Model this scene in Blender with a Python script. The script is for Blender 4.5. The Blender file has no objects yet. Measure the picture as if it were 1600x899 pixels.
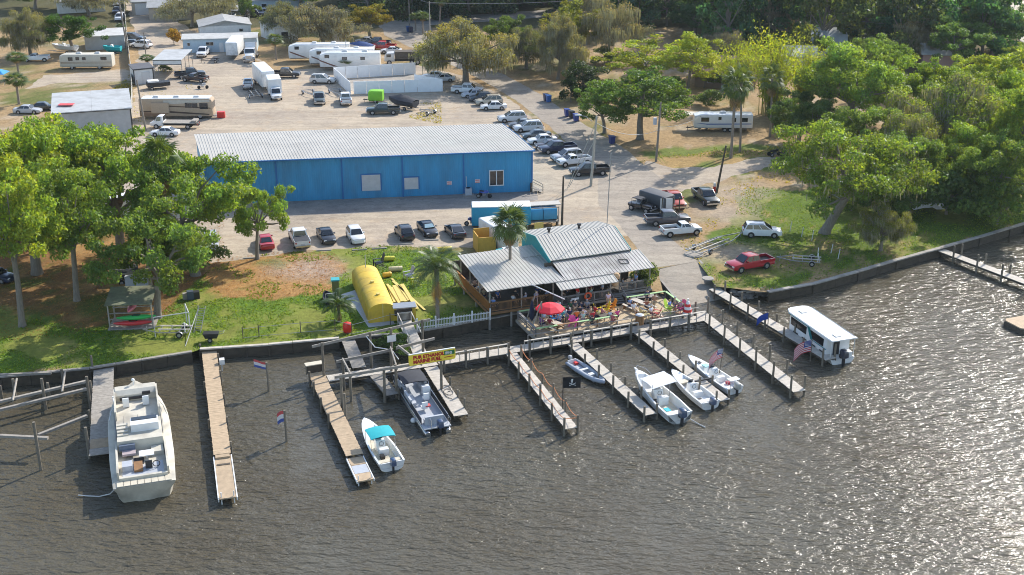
import bpy, bmesh, math, random
import numpy as np
from mathutils import Vector, Matrix
from mathutils.geometry import tessellate_polygon

# ---------------------------------------------------------------- camera, world, sun, exposure
R = math.radians
S = bpy.context.scene
C = S.collection
F, PITCH, CAMH, LAND = 1980.0, R(21.6), 54.1, 1.1
cd = bpy.data.cameras.new('camera')
cam = bpy.data.objects.new('camera', cd); C.objects.link(cam)
cam.location = (0, 0, CAMH); cam.rotation_euler = (math.pi / 2 - PITCH, 0, 0)
cd.sensor_width = 36; cd.lens = F / 1600 * 36; cd.clip_start = 1; cd.clip_end = 4000
S.camera = cam
SUN_EL, SUN_AZ = R(35.5), R(40)            # azimuth clockwise from +Y (the view direction)
w = bpy.data.worlds.new('World'); S.world = w; w.use_nodes = True
wn = w.node_tree.nodes; bgn = wn['Background']
sky = wn.new('ShaderNodeTexSky'); sky.sky_type = 'NISHITA'; sky.sun_disc = False
sky.sun_elevation = SUN_EL; sky.sun_rotation = SUN_AZ; sky.air_density = 1.0; sky.dust_density = 1.0; sky.ozone_density = 1.0
w.node_tree.links.new(sky.outputs[0], bgn.inputs[0]); bgn.inputs[1].default_value = 0.15
sl = bpy.data.lights.new('sun', 'SUN'); sl.energy = 3.5; sl.angle = R(0.53); sl.color = (1.0, 0.95, 0.87)
sun = bpy.data.objects.new('sun', sl); C.objects.link(sun)
sd = Vector((math.sin(SUN_AZ) * math.cos(SUN_EL), math.cos(SUN_AZ) * math.cos(SUN_EL), math.sin(SUN_EL)))
sun.rotation_euler = sd.to_track_quat('Z', 'Y').to_euler(); sun.location = (60, 200, 120)
S.view_settings.view_transform = 'Standard'; S.view_settings.look = 'None'
S.view_settings.exposure = 0.85; S.view_settings.gamma = 1.0
S.cycles.filter_width = 1.0; S.cycles.max_bounces = 6; S.cycles.transparent_max_bounces = 8; S.cycles.sample_clamp_indirect = 6
S.cycles.caustics_reflective = False; S.cycles.caustics_refractive = False

# ---------------------------------------------------------------- where a point of the photograph lies on the ground
def G(px, py, z=LAND):
    u = (px - 800) / F; v = (py - 449.5) / F
    dy = math.cos(PITCH) - v * math.sin(PITCH); dz = -math.sin(PITCH) - v * math.cos(PITCH)
    t = (z - CAMH) / dz
    return Vector((u * t, dy * t, z))
def heading(a, b, z=LAND):
    p, q = G(*a, z), G(*b, z)
    return math.degrees(math.atan2(q.y - p.y, q.x - p.x))
GA = R(21.9); UX = Vector((math.cos(GA), math.sin(GA), 0)); VX = Vector((-math.sin(GA), math.cos(GA), 0))
ORG = Vector((-2.4, 124.4, 0))
def L(u, v, z=0.0):                       # the marina's own grid: u along the boardwalk, v inland
    return ORG + UX * u + VX * v + Vector((0, 0, z))
def toL(p):
    d = Vector((p[0], p[1], 0)) - ORG
    return d.dot(UX), d.dot(VX)

# ---------------------------------------------------------------- mesh helpers
class MB:
    def __init__(s): s.v = []; s.f = []; s.m = []
    def add(s, vs, fs, m=0):
        n = len(s.v); s.v += [tuple(v) for v in vs]
        for f in fs: s.f.append(tuple(i + n for i in f)); s.m.append(m)
        return s
    def box(s, c, d, rz=0, m=0, rot=None):
        x, y, z = d[0] / 2, d[1] / 2, d[2] / 2
        M = rot if rot is not None else Matrix.Rotation(rz, 3, 'Z')
        vs = [M @ Vector((a * x, b * y, k * z)) + Vector(c) for k in (-1, 1) for a, b in ((-1, -1), (1, -1), (1, 1), (-1, 1))]
        return s.add(vs, [(3, 2, 1, 0), (4, 5, 6, 7), (0, 1, 5, 4), (1, 2, 6, 5), (2, 3, 7, 6), (3, 0, 4, 7)], m)
    def bar(s, a, b, w, h=None, m=0, up=(0, 0, 1)):
        a, b = Vector(a), Vector(b); d = b - a; l = d.length
        if l < 1e-6: return s
        x = d / l; up = Vector(up)
        if abs(x.dot(up)) > .98: up = Vector((0, 1, 0))
        y = up.cross(x).normalized(); z = x.cross(y)
        M = Matrix((x, y, z)).transposed()
        return s.box((a + b) / 2, (l, w, h or w), m=m, rot=M)
    def tube(s, pts, r, n=6, m=0, cap=True):
        pts = [Vector(p) for p in pts]; k = len(pts); rr = r if isinstance(r, (list, tuple)) else [r] * k
        base = len(s.v); ref = Vector((.31, .17, .93))
        for i, p in enumerate(pts):
            d = (pts[min(i + 1, k - 1)] - pts[max(i - 1, 0)]).normalized()
            rf = ref if abs(d.dot(ref)) < .95 else Vector((1, 0, 0))
            x = rf.cross(d).normalized(); y = d.cross(x)
            for j in range(n):
                t = 2 * math.pi * j / n
                s.v.append(tuple(p + (x * math.cos(t) + y * math.sin(t)) * rr[i]))
        for i in range(k - 1):
            for j in range(n):
                a = base + i * n + j; b = base + i * n + (j + 1) % n
                s.f.append((a, b, b + n, a + n)); s.m.append(m)
        if cap:
            s.f.append(tuple(base + j for j in reversed(range(n)))); s.m.append(m)
            s.f.append(tuple(base + (k - 1) * n + j for j in range(n))); s.m.append(m)
        return s
    def cyl(s, c, r, h, n=12, m=0, r2=None):
        c = Vector(c); return s.tube([c, c + Vector((0, 0, h))], [r, r if r2 is None else r2], n, m)
    def prism(s, poly, z0, z1, m=0):
        n = len(poly)
        if sum(poly[i][0] * poly[(i + 1) % n][1] - poly[(i + 1) % n][0] * poly[i][1] for i in range(n)) < 0: poly = poly[::-1]
        vs = [(p[0], p[1], z0) for p in poly] + [(p[0], p[1], z1) for p in poly]
        tri = tessellate_polygon([[Vector((p[0], p[1], 0)) for p in poly]])
        fs = []
        for t in tri:
            a, b, c = [Vector((poly[i][0], poly[i][1])) for i in t]
            if (b - a).cross(c - a) < 0: t = t[::-1]
            fs.append(tuple(i + n for i in t)); fs.append(tuple(reversed(t)))
        fs += [(i, (i + 1) % n, (i + 1) % n + n, i + n) for i in range(n)]
        return s.add(vs, fs, m)
    def sheet(s, poly, z, m=0):
        n = len(poly); fs = []
        for t in tessellate_polygon([[Vector((p[0], p[1], 0)) for p in poly]]):
            a, b, c = [Vector((poly[i][0], poly[i][1])) for i in t]
            fs.append(t[::-1] if (b - a).cross(c - a) < 0 else t)
        return s.add([(p[0], p[1], z) for p in poly], fs, m)
    def loft(s, secs, m=0, cap=True, closed=True):
        k = len(secs[0]); b = len(s.v)
        for q in secs: s.v += [tuple(p) for p in q]
        for i in range(len(secs) - 1):
            for j in range(k if closed else k - 1):
                a = b + i * k + j; c = b + i * k + (j + 1) % k
                s.f.append((a, c, c + k, a + k)); s.m.append(m)
        if cap:
            s.f.append(tuple(b + j for j in reversed(range(k)))); s.m.append(m)
            s.f.append(tuple(b + (len(secs) - 1) * k + j for j in range(k))); s.m.append(m)
        return s
    def dome(s, c, rx, ry, rz, n=12, k=5, m=0, low=0.0):
        c = Vector(c); secs = []
        for i in range(k):
            t = low + (math.pi / 2 - low) * i / k
            secs.append([(c.x + rx * math.cos(t) * math.cos(2 * math.pi * j / n), c.y + ry * math.cos(t) * math.sin(2 * math.pi * j / n), c.z + rz * math.sin(t)) for j in range(n)])
        b = len(s.v); s.loft(secs, m, cap=False)
        s.v.append((c.x, c.y, c.z + rz)); top = len(s.v) - 1
        for j in range(n): s.f.append((b + (k - 1) * n + j, b + (k - 1) * n + (j + 1) % n, top)); s.m.append(m)
        s.f.append(tuple(b + j for j in reversed(range(n)))); s.m.append(m)
        return s
    def mesh(s, name, mats, smooth=0):
        me = bpy.data.meshes.new(name); me.from_pydata(s.v, [], s.f)
        mats = mats if isinstance(mats, (list, tuple)) else [mats]
        for q in mats: me.materials.append(q)
        if len(mats) > 1: me.polygons.foreach_set('material_index', s.m)
        if smooth:
            me.polygons.foreach_set('use_smooth', [True] * len(me.polygons)); me.set_sharp_from_angle(angle=R(smooth))
        me.update(); return me
    def build(s, name, mats, parent=None, loc=None, rz=0, smooth=0, kind=None):
        return put(name, s.mesh(name, mats, smooth), parent, loc, rz, kind)
def put(name, me, parent=None, loc=None, rz=0, kind=None, color=None):
    o = bpy.data.objects.new(name, me); C.objects.link(o)
    if parent is not None: o.parent = parent
    if loc is not None: o.location = loc
    if rz: o.rotation_euler = (0, 0, rz)
    if kind: o['kind'] = kind
    if color: o.color = (*color, 1)
    return o
def tag(o, label, cat, group=None):
    o['label'] = label; o['category'] = cat
    if group: o['group'] = group
    return o
def thing(name, label, cat, loc=(0, 0, 0), rz=0, group=None):
    o = bpy.data.objects.new(name, None); C.objects.link(o); o.empty_display_size = .3
    o.location = loc; o.rotation_euler = (0, 0, rz)
    return tag(o, label, cat, group)
KIDS = {}
def kids_of(root):
    k = KIDS.get(root.name)
    if k is None: k = KIDS[root.name] = [(c, list(c.children)) for c in root.children]
    return k
def dup(root, loc, rz, label, color=None, scale=None, cat=None, group=None, recolor=None):
    r = root.copy(); C.objects.link(r); r.location = loc; r.rotation_euler = (0, 0, rz); r['label'] = label
    if cat: r['category'] = cat
    if group: r['group'] = group
    if scale: r.scale = scale if not isinstance(scale, (int, float)) else (scale,) * 3
    for ch, gs in kids_of(root):
        c = ch.copy(); C.objects.link(c); c.parent = r
        if color: c.color = (*color, 1)
        if recolor and ch.name.split('.')[0] in recolor: c.color = (*recolor[ch.name.split('.')[0]], 1)
        for g in gs:
            d = g.copy(); C.objects.link(d); d.parent = c
            if color: d.color = (*color, 1)
    return r
class Proto:                               # first use moves the thing itself, later uses copy it
    def __init__(s, root): s.root = root; s.used = False; kids_of(root)
    def place(s, loc, rz, label, color=None, scale=None, cat=None, group=None, recolor=None):
        if s.used: return dup(s.root, loc, rz, label, color, scale, cat, group, recolor)
        s.used = True; r = s.root; r.location = loc; r.rotation_euler = (0, 0, rz); r['label'] = label
        if cat: r['category'] = cat
        if group: r['group'] = group
        if scale: r.scale = scale if not isinstance(scale, (int, float)) else (scale,) * 3
        for ch, gs in kids_of(r):
            if color: ch.color = (*color, 1)
            if recolor and ch.name.split('.')[0] in recolor: ch.color = (*recolor[ch.name.split('.')[0]], 1)
            for g in gs:
                if color: g.color = (*color, 1)
        return r

# ---------------------------------------------------------------- materials
def new_mat(name):
    m = bpy.data.materials.new(name); m.use_nodes = True
    nt = m.node_tree; b = nt.nodes['Principled BSDF']
    return m, nt, nt.nodes.new, nt.links.new, b
def pm(name, col, rough=.6, metal=0.0, var=.2, scale=2.0, objcol=False, coat=0.0, bump=0.0, bscale=20., streak=None, dirt=0.0, rnd=0.0, spec=.5):
    m, nt, N, K, b = new_mat(name)
    b.inputs['Roughness'].default_value = rough; b.inputs['Metallic'].default_value = metal
    b.inputs['Specular IOR Level'].default_value = spec
    if coat: b.inputs['Coat Weight'].default_value = coat; b.inputs['Coat Roughness'].default_value = .08
    tc = N('ShaderNodeTexCoord'); mp = N('ShaderNodeMapping'); K(tc.outputs['Object'], mp.inputs[0])
    if streak: mp.inputs['Scale'].default_value = streak
    nz = N('ShaderNodeTexNoise'); nz.inputs['Scale'].default_value = scale; nz.inputs['Detail'].default_value = 6; nz.inputs['Roughness'].default_value = .65
    K(mp.outputs[0], nz.inputs['Vector'])
    mr = N('ShaderNodeMapRange'); mr.inputs[1].default_value = .25; mr.inputs[2].default_value = .75
    mr.inputs[3].default_value = 1 - var; mr.inputs[4].default_value = 1 + var
    K(nz.outputs['Fac'], mr.inputs[0])
    hs = N('ShaderNodeMix'); hs.data_type = 'RGBA'; hs.blend_type = 'MULTIPLY'; hs.inputs[0].default_value = 1
    oi = N('ShaderNodeObjectInfo')
    if objcol: K(oi.outputs['Color'], hs.inputs[6])
    else: hs.inputs[6].default_value = (*col, 1)
    fac = mr.outputs[0]
    if rnd:
        r2 = N('ShaderNodeMapRange'); r2.inputs[3].default_value = 1 - rnd; r2.inputs[4].default_value = 1 + rnd
        K(oi.outputs['Random'], r2.inputs[0]); mu = N('ShaderNodeMath'); mu.operation = 'MULTIPLY'
        K(fac, mu.inputs[0]); K(r2.outputs[0], mu.inputs[1]); fac = mu.outputs[0]
    K(fac, hs.inputs[7]); out = hs.outputs[2]
    if dirt:
        n2 = N('ShaderNodeTexNoise'); n2.inputs['Scale'].default_value = scale * .45; n2.inputs['Detail'].default_value = 5; K(mp.outputs[0], n2.inputs['Vector'])
        cr = N('ShaderNodeMapRange'); cr.inputs[1].default_value = .48; cr.inputs[2].default_value = .7; cr.inputs[4].default_value = dirt; K(n2.outputs['Fac'], cr.inputs[0])
        dm = N('ShaderNodeMix'); dm.data_type = 'RGBA'; K(cr.outputs[0], dm.inputs[0]); K(out, dm.inputs[6]); dm.inputs[7].default_value = (.09, .075, .055, 1); out = dm.outputs[2]
    K(out, b.inputs['Base Color'])
    if bump:
        n3 = N('ShaderNodeTexNoise'); n3.inputs['Scale'].default_value = bscale; n3.inputs['Detail'].default_value = 4; K(mp.outputs[0], n3.inputs['Vector'])
        bp = N('ShaderNodeBump'); bp.inputs['Strength'].default_value = bump; bp.inputs['Distance'].default_value = .05
        K(n3.outputs['Fac'], bp.inputs['Height']); K(bp.outputs[0], b.inputs['Normal'])
    return m
M = {}
M['paint'] = pm('car_paint', (.5, .5, .5), .32, 0.0, .05, 1.5, objcol=True, coat=.6)
M['glass'] = pm('dark_glass', (.018, .022, .026), .06, 0, .2, 2, spec=.9)
M['tyre'] = pm('tyre_rubber', (.018, .018, .018), .85, 0, .2, 8)
M['rim'] = pm('wheel_rim', (.42, .42, .43), .35, .7, .1, 8)
M['chrome'] = pm('bright_metal', (.55, .55, .56), .25, .9, .1, 5)
M['black'] = pm('black_plastic', (.02, .02, .022), .5, 0, .2, 6)
M['lamp'] = pm('headlamp_lens', (.6, .62, .64), .15, .2, .05, 6)
M['redlamp'] = pm('tail_lamp_lens', (.35, .015, .012), .25, 0, .1, 6)
M['any'] = pm('coloured_matt', (.5, .5, .5), .65, 0, .12, 5, objcol=True)
M['plastic'] = pm('coloured_plastic', (.5, .5, .5), .38, 0, .06, 4, objcol=True)
M['white'] = pm('white_paint', (.74, .74, .72), .45, 0, .07, 2.5, dirt=.25)
M['gel'] = pm('white_gelcoat', (.78, .78, .76), .25, 0, .05, 1.5, coat=.3, dirt=.12)
M['oldgel'] = pm('weathered_cream_gelcoat', (.55, .51, .42), .5, 0, .14, 1.2, dirt=.45)
M['cream'] = pm('cream_vinyl', (.58, .52, .4), .55, 0, .1, 4, dirt=.15)
M['greyvinyl'] = pm('grey_vinyl', (.42, .44, .47), .5, 0, .1, 4)
M['wood'] = pm('weathered_grey_wood', (.30, .27, .23), .85, 0, .28, 3, streak=(1, 1, 1), bump=.3, rnd=.12)
M['deckgrey'] = pm('sun_bleached_deck_wood', (.50, .45, .38), .85, 0, .22, 2.2, bump=.25, rnd=.08)
M['decktan'] = pm('new_tan_deck_wood', (.43, .32, .205), .8, 0, .22, 2.2, bump=.25, rnd=.08)
M['deckwarm'] = pm('warm_patio_wood', (.45, .35, .22), .8, 0, .18, 2.0, bump=.25)
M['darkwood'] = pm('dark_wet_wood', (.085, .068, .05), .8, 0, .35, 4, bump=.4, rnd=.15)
M['piling'] = pm('piling_wood', (.17, .145, .11), .85, 0, .35, 5, streak=(3, 3, .6), bump=.4, rnd=.2)
M['brownwood'] = pm('brown_stained_wood', (.24, .125, .05), .75, 0, .2, 3, bump=.2)
M['greenwood'] = pm('pale_green_painted_wood', (.34, .52, .24), .65, 0, .12, 3, dirt=.2)
M['greywood'] = pm('grey_painted_wood', (.20, .19, .18), .75, 0, .2, 3)
M['orangewood'] = pm('orange_brown_boards', (.33, .15, .04), .7, 0, .2, 3)
M['roofmetal'] = pm('galvanised_roof_sheet', (.45, .425, .375), .55, .0, .1, .5, streak=(1, 1, 1), dirt=.12)
M['roofdirty'] = pm('stained_roof_sheet', (.41, .39, .355), .5, .2, .2, .7, dirt=.5)
M['bluewall'] = pm('blue_wall_sheet', (.04, .30, .53), .5, 0, .16, .9, streak=(1, 1, .25), dirt=.22)
M['bluetrim'] = pm('blue_wall_trim', (.014, .15, .38), .5, 0, .1, 1)
M['doorwhite'] = pm('white_roller_door', (.56, .56, .55), .5, 0, .06, 2, dirt=.12)
M['concrete'] = pm('concrete', (.33, .30, .26), .9, 0, .2, 1.5, bump=.3, dirt=.4)
M['bulk'] = pm('bulkhead_face', (.075, .058, .038), .85, 0, .4, 1.5, bump=.5, streak=(1, 1, 2), dirt=.5)
M['pole'] = pm('pole_wood', (.22, .19, .155), .85, 0, .25, 3, bump=.3)
M['polelight'] = pm('pale_pole', (.40, .37, .31), .8, 0, .2, 3)
M['galv'] = pm('galvanised_steel', (.33, .34, .35), .4, .6, .15, 4)
M['wire'] = pm('black_wire', (.03, .03, .03), .6, 0, .1, 3)
M['yellow'] = pm('yellow_tank_paint', (.62, .42, .035), .6, 0, .14, 1.4, dirt=.3)
M['yellowboard'] = pm('yellow_boards', (.60, .47, .13), .7, 0, .12, 2)
M['skin'] = pm('skin', (.50, .30, .20), .5, 0, .06, 9, objcol=True)
M['cloth'] = pm('cloth', (.5, .5, .5), .9, 0, .12, 14, objcol=True)
M['teal'] = pm('teal_paint', (.03, .33, .36), .55, 0, .12, 2)
M['canvas_teal'] = pm('teal_canvas', (.01, .36, .40), .8, 0, .1, 3)
M['canvas_black'] = pm('dark_canvas', (.035, .038, .048), .85, 0, .2, 2)
M['bark'] = pm('tree_bark', (.21, .18, .145), .9, 0, .35, 4, streak=(2, 2, .5), bump=.6, rnd=.15)
M['palmbark'] = pm('palm_bark', (.25, .21, .165), .9, 0, .3, 6, streak=(1, 1, 3), bump=.6)
M['rope'] = pm('orange_rope', (.62, .22, .08), .7, 0, .1, 8)
M['redp'] = pm('red_plastic', (.62, .03, .02), .4, 0, .08, 3)
M['dirtpile'] = pm('rubble', (.2, .18, .15), .9, 0, .4, 4, bump=.5)
def leaf_mat(name, trans=.5, rough=.5):
    m, nt, N, K, b = new_mat(name)
    oi = N('ShaderNodeObjectInfo'); at = N('ShaderNodeAttribute'); at.attribute_name = 'tint'
    mx = N('ShaderNodeMix'); mx.data_type = 'RGBA'; mx.blend_type = 'MULTIPLY'; mx.inputs[0].default_value = 1
    K(oi.outputs['Color'], mx.inputs[6]); K(at.outputs['Color'], mx.inputs[7])
    K(mx.outputs[2], b.inputs['Base Color']); b.inputs['Roughness'].default_value = rough; b.inputs['Specular IOR Level'].default_value = .3
    tr = N('ShaderNodeBsdfTranslucent'); hv = N('ShaderNodeMix'); hv.data_type = 'RGBA'; hv.blend_type = 'MULTIPLY'; hv.inputs[0].default_value = 1
    K(mx.outputs[2], hv.inputs[6]); hv.inputs[7].default_value = (1.9, 1.75, .5, 1); K(hv.outputs[2], tr.inputs[0])
    ms = N('ShaderNodeMixShader'); ms.inputs[0].default_value = trans
    K(b.outputs[0], ms.inputs[1]); K(tr.outputs[0], ms.inputs[2]); K(ms.outputs[0], nt.nodes['Material Output'].inputs[0])
    return m
M['leaf'] = leaf_mat('leaf'); M['moss'] = leaf_mat('moss_strand', .2, .8); M['frond'] = leaf_mat('frond', .3, .4)
RNG = random.Random(11)

# ---------------------------------------------------------------- ground, water, paving
V3 = lambda z: Vector((0, 0, z))
def vnoise(x, y, s, seed=0):
    x = np.asarray(x, float) / s + seed * 17.3; y = np.asarray(y, float) / s - seed * 9.1
    xi = np.floor(x).astype(int); yi = np.floor(y).astype(int); fx = x - xi; fy = y - yi
    fx = fx * fx * (3 - 2 * fx); fy = fy * fy * (3 - 2 * fy)
    def h(a, b):
        n = (a * 374761393 + b * 668265263 + seed * 1013) & 0x7fffffff
        n = ((n ^ (n >> 13)) * 1274126177) & 0x7fffffff
        return ((n ^ (n >> 16)) & 0xffff) / 65535.0
    return (h(xi, yi) * (1 - fx) + h(xi + 1, yi) * fx) * (1 - fy) + (h(xi, yi + 1) * (1 - fx) + h(xi + 1, yi + 1) * fx) * fy
def fbm(x, y, s, seed=0): return .55 * vnoise(x, y, s, seed) + .3 * vnoise(x, y, s / 2.3, seed + 1) + .15 * vnoise(x, y, s / 5, seed + 2)
def inpoly(x, y, poly):
    r = np.zeros(x.shape, bool); n = len(poly)
    for i in range(n):
        x0, y0 = poly[i][0], poly[i][1]; x1, y1 = poly[(i + 1) % n][0], poly[(i + 1) % n][1]
        if y0 == y1: continue
        c = ((y0 > y) != (y1 > y)) & (x < (x1 - x0) * (y - y0) / (y1 - y0) + x0); r ^= c
    return r
def pxp(pts, z=LAND): return [G(*p, z) for p in pts]
LEFTW = [(-260, 40), (-110, 92)] + [tuple(G(*p, 1.2)[:2]) for p in [(0, 588), (140, 575), (300, 549)]] + [tuple(G(*p, 1.2)[:2]) for p in [(312, 545), (420, 538), (530, 528)]] + [tuple(L(-15.3, .9)[:2]), tuple(L(-12.6, .6)[:2]), tuple(L(-9.5, -.2)[:2]), tuple(L(-1, .3)[:2]), tuple(L(20.2, 1.5)[:2])]
RIGHTW = [tuple(L(26.9, -.6)[:2])] + [tuple(G(*p, 1.2)[:2]) for p in [(1200, 456), (1270, 443), (1340, 424), (1400, 406), (1470, 387), (1530, 370), (1600, 349)]] + [(76, 163), (92, 190), (104, 230), (110, 262), (116, 296), (128, 345), (150, 420), (200, 560)]
SHORE = LEFTW[:-1] + [tuple(L(20.1, 1.2)[:2]), (17.0, 131.8), (17.15, 139.8), tuple(G(1089, 408)[:2]), (22.75, 138.5)] + [(23.2, 134.2)] + RIGHTW[1:]
SHX = np.array([p[0] for p in SHORE]); SHY = np.array([p[1] for p in SHORE]); SHX = np.maximum.accumulate(SHX + np.arange(len(SHX)) * 1e-4)
xs = np.concatenate([np.linspace(-700, -150, 23), np.arange(-148, -62, 1.6), np.arange(-62, 90, .7), np.arange(90, 200, 1.6), np.linspace(202, 700, 22)])
xs = np.unique(np.concatenate([xs, SHX[(SHX > -150) & (SHX < 210)]]))
sh = np.interp(xs, SHX, SHY)
tt = np.concatenate([np.arange(0, 60, .75), np.arange(60, 240, 2.0), np.array([245, 260, 290, 340, 420, 560, 800, 1200])])
GXX = np.repeat(xs[None, :], len(tt), 0); GYY = sh[None, :] + tt[:, None]
LAWN = pxp([(-60, 470), (-60, 640), (0, 588), (140, 577), (300, 552), (530, 530), (650, 524), (768, 505), (800, 500), (790, 440), (740, 410), (700, 388), (600, 383), (520, 390), (430, 395), (380, 402), (330, 420), (290, 455), (240, 500), (120, 515)])
LITTER = pxp([(-300, 300), (-60, 540), (120, 525), (235, 500), (300, 470), (350, 420), (350, 340), (240, 320), (0, 320)])
STRAW = pxp([(340, 405), (430, 394), (520, 394), (545, 420), (510, 455), (430, 470), (350, 465), (320, 435)])
RLAWN = pxp([(1095, 425), (1130, 455), (1210, 455), (1345, 420), (1475, 384), (1620, 344), (1900, 300), (1700, 190), (1480, 170), (1440, 250), (1250, 300), (1170, 290), (1150, 330), (1120, 370)])
PATCH = pxp([(1005, 240), (1060, 232), (1190, 225), (1250, 235), (1230, 268), (1150, 278), (1060, 270)])
BACKDRY = pxp([(0, 110), (200, 95), (205, 150), (60, 165), (0, 180)])
gx, gy = GXX.ravel(), GYY.ravel()
jx, jy = gx + (fbm(gx, gy, 5, 3) - .5) * 5, gy + (fbm(gx, gy, 5, 7) - .5) * 5
n1 = fbm(gx, gy, 14, 1); n2 = fbm(gx, gy, 4, 5); n3 = fbm(gx, gy, 1.6, 9)
def mixc(a, b, t): return a * (1 - t[:, None]) + np.array(b) * t[:, None]
ss = lambda v, a, b: np.clip((v - a) / (b - a), 0, 1) ** 1.0
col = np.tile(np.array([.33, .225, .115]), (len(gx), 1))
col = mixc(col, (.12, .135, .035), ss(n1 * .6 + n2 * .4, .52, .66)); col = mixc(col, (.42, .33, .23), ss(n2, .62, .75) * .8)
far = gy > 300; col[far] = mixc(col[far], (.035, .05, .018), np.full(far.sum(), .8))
wf_ = (gx > 24) & (gy > 262 - gx * .35) & (gx > 40); col[wf_] = mixc(col[wf_], (.045, .05, .02), np.full(wf_.sum(), .7))  # woods floor: litter colour darkened to carry the shade under the trees
k = inpoly(jx, jy, LITTER); c2 = np.tile(np.array([.23, .125, .048]), (len(gx), 1)); c2 = mixc(c2, (.38, .23, .09), ss(n2, .5, .62)); c2 = mixc(c2, (.10, .11, .02), ss(n3 * .5 + n1 * .5, .5, .62)); col[k] = c2[k]
k = inpoly(jx, jy, LAWN); c2 = np.tile(np.array([.105, .175, .022]), (len(gx), 1)); c2 = mixc(c2, (.19, .205, .04), ss(n2, .45, .62)); c2 = mixc(c2, (.28, .22, .08), ss(n1 * .5 + n3 * .5, .6, .7) * .7); col[k] = c2[k]
k = inpoly(jx, jy, STRAW); c2 = np.tile(np.array([.36, .205, .075]), (len(gx), 1)); c2 = mixc(c2, (.17, .17, .04), ss(n2, .56, .68)); col[k] = c2[k]
wx, wy = G(478, 422)[:2]; dd = np.hypot((gx - wx) / 5.5, (gy - wy) / 5.0) + (n3 - .5) * .8; t = np.clip(1.15 - dd, 0, 1); col = mixc(col, (.36, .29, .24), t * .8)
k = inpoly(jx, jy, RLAWN); c2 = np.tile(np.array([.10, .15, .02]), (len(gx), 1)); c2 = mixc(c2, (.17, .19, .035), ss(n2, .45, .6)); c2 = mixc(c2, (.27, .20, .085), ss(n1 * .6 + n3 * .4, .58, .68)); col[k] = c2[k]
k = inpoly(jx, jy, PATCH); c2 = np.tile(np.array([.33, .22, .09]), (len(gx), 1)); c2 = mixc(c2, (.14, .17, .035), ss(n2, .45, .58)); col[k] = c2[k]
for (px, py), rx, ry in (((1135, 395), 5, 4), ((1130, 330), 5, 5), ((1150, 300), 6, 5), ((1060, 400), 2.5, 6), ((1010, 330), 4, 5)):
    wx, wy = G(px, py)[:2]; dd = np.hypot((gx - wx) / rx, (gy - wy) / ry) + (n3 - .5) * .9; t = np.clip(1.3 - dd, 0, 1); col = mixc(col, (.36, .29, .215), t * .85)
col *= (.82 + .36 * n3)[:, None]
gz = np.full(GXX.shape, LAND); nr, nc = GXX.shape
GZ = gz + (fbm(gx, gy, 9, 21).reshape(nr, nc) - .5) * .0
vv = np.stack([GXX, GYY, GZ], -1).reshape(-1, 3)
ii = np.arange(nr * nc).reshape(nr, nc)
qq = np.stack([ii[:-1, :-1], ii[:-1, 1:], ii[1:, 1:], ii[1:, :-1]], -1).reshape(-1, 4)
def np_mesh(name, V, Q, mats, color=None, smooth=False):
    me = bpy.data.meshes.new(name); k = Q.shape[1]
    me.vertices.add(len(V)); me.vertices.foreach_set('co', np.ascontiguousarray(V, np.float32).ravel())
    me.loops.add(Q.size); me.loops.foreach_set('vertex_index', np.ascontiguousarray(Q, np.int32).ravel())
    me.polygons.add(len(Q)); me.polygons.foreach_set('loop_start', np.arange(0, Q.size, k, dtype=np.int32))
    me.update(calc_edges=True)
    for q in (mats if isinstance(mats, (list, tuple)) else [mats]): me.materials.append(q)
    if color is not None:
        at = me.color_attributes.new('tint', 'FLOAT_COLOR', 'POINT')
        at.data.foreach_set('color', np.ascontiguousarray(np.concatenate([color, np.ones((len(color), 1))], 1), np.float32).ravel())
    if smooth: me.polygons.foreach_set('use_smooth', np.ones(len(Q), bool))
    return me
def ground_mat():
    m, nt, N, K, b = new_mat('ground_soil_and_grass'); at = N('ShaderNodeAttribute'); at.attribute_name = 'tint'
    tc = N('ShaderNodeTexCoord'); nz = N('ShaderNodeTexNoise'); nz.inputs['Scale'].default_value = 2.2; nz.inputs['Detail'].default_value = 9; nz.inputs['Roughness'].default_value = .75
    K(tc.outputs['Object'], nz.inputs['Vector'])
    mr = N('ShaderNodeMapRange'); mr.inputs[1].default_value = .3; mr.inputs[2].default_value = .7; mr.inputs[3].default_value = .6; mr.inputs[4].default_value = 1.4; K(nz.outputs['Fac'], mr.inputs[0])
    mx = N('ShaderNodeMix'); mx.data_type = 'RGBA'; mx.blend_type = 'MULTIPLY'; mx.inputs[0].default_value = 1; K(at.outputs['Color'], mx.inputs[6]); K(mr.outputs[0], mx.inputs[7]); K(mx.outputs[2], b.inputs['Base Color'])
    b.inputs['Roughness'].default_value = .95; b.inputs['Specular IOR Level'].default_value = .15
    n3 = N('ShaderNodeTexNoise'); n3.inputs['Scale'].default_value = 9; n3.inputs['Detail'].default_value = 4; K(tc.outputs['Object'], n3.inputs['Vector'])
    bp = N('ShaderNodeBump'); bp.inputs['Strength'].default_value = .7; bp.inputs['Distance'].default_value = .12; K(n3.outputs['Fac'], bp.inputs['Height']); K(bp.outputs[0], b.inputs['Normal'])
    return m
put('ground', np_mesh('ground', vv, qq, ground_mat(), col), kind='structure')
def wobble(poly, amp=.45, step=1.2, seed=1):
    out = []
    for i in range(len(poly)):
        a, b = Vector(poly[i][:2]), Vector(poly[(i + 1) % len(poly)][:2]); n = max(1, int((b - a).length / step))
        for j in range(n):
            p = a.lerp(b, j / n); out.append((p.x + (float(fbm(p.x, p.y, 3, seed)) - .5) * 2 * amp * 1.6, p.y + (float(fbm(p.x, p.y, 3, seed + 5)) - .5) * 2 * amp * 1.6))
    return out
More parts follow.
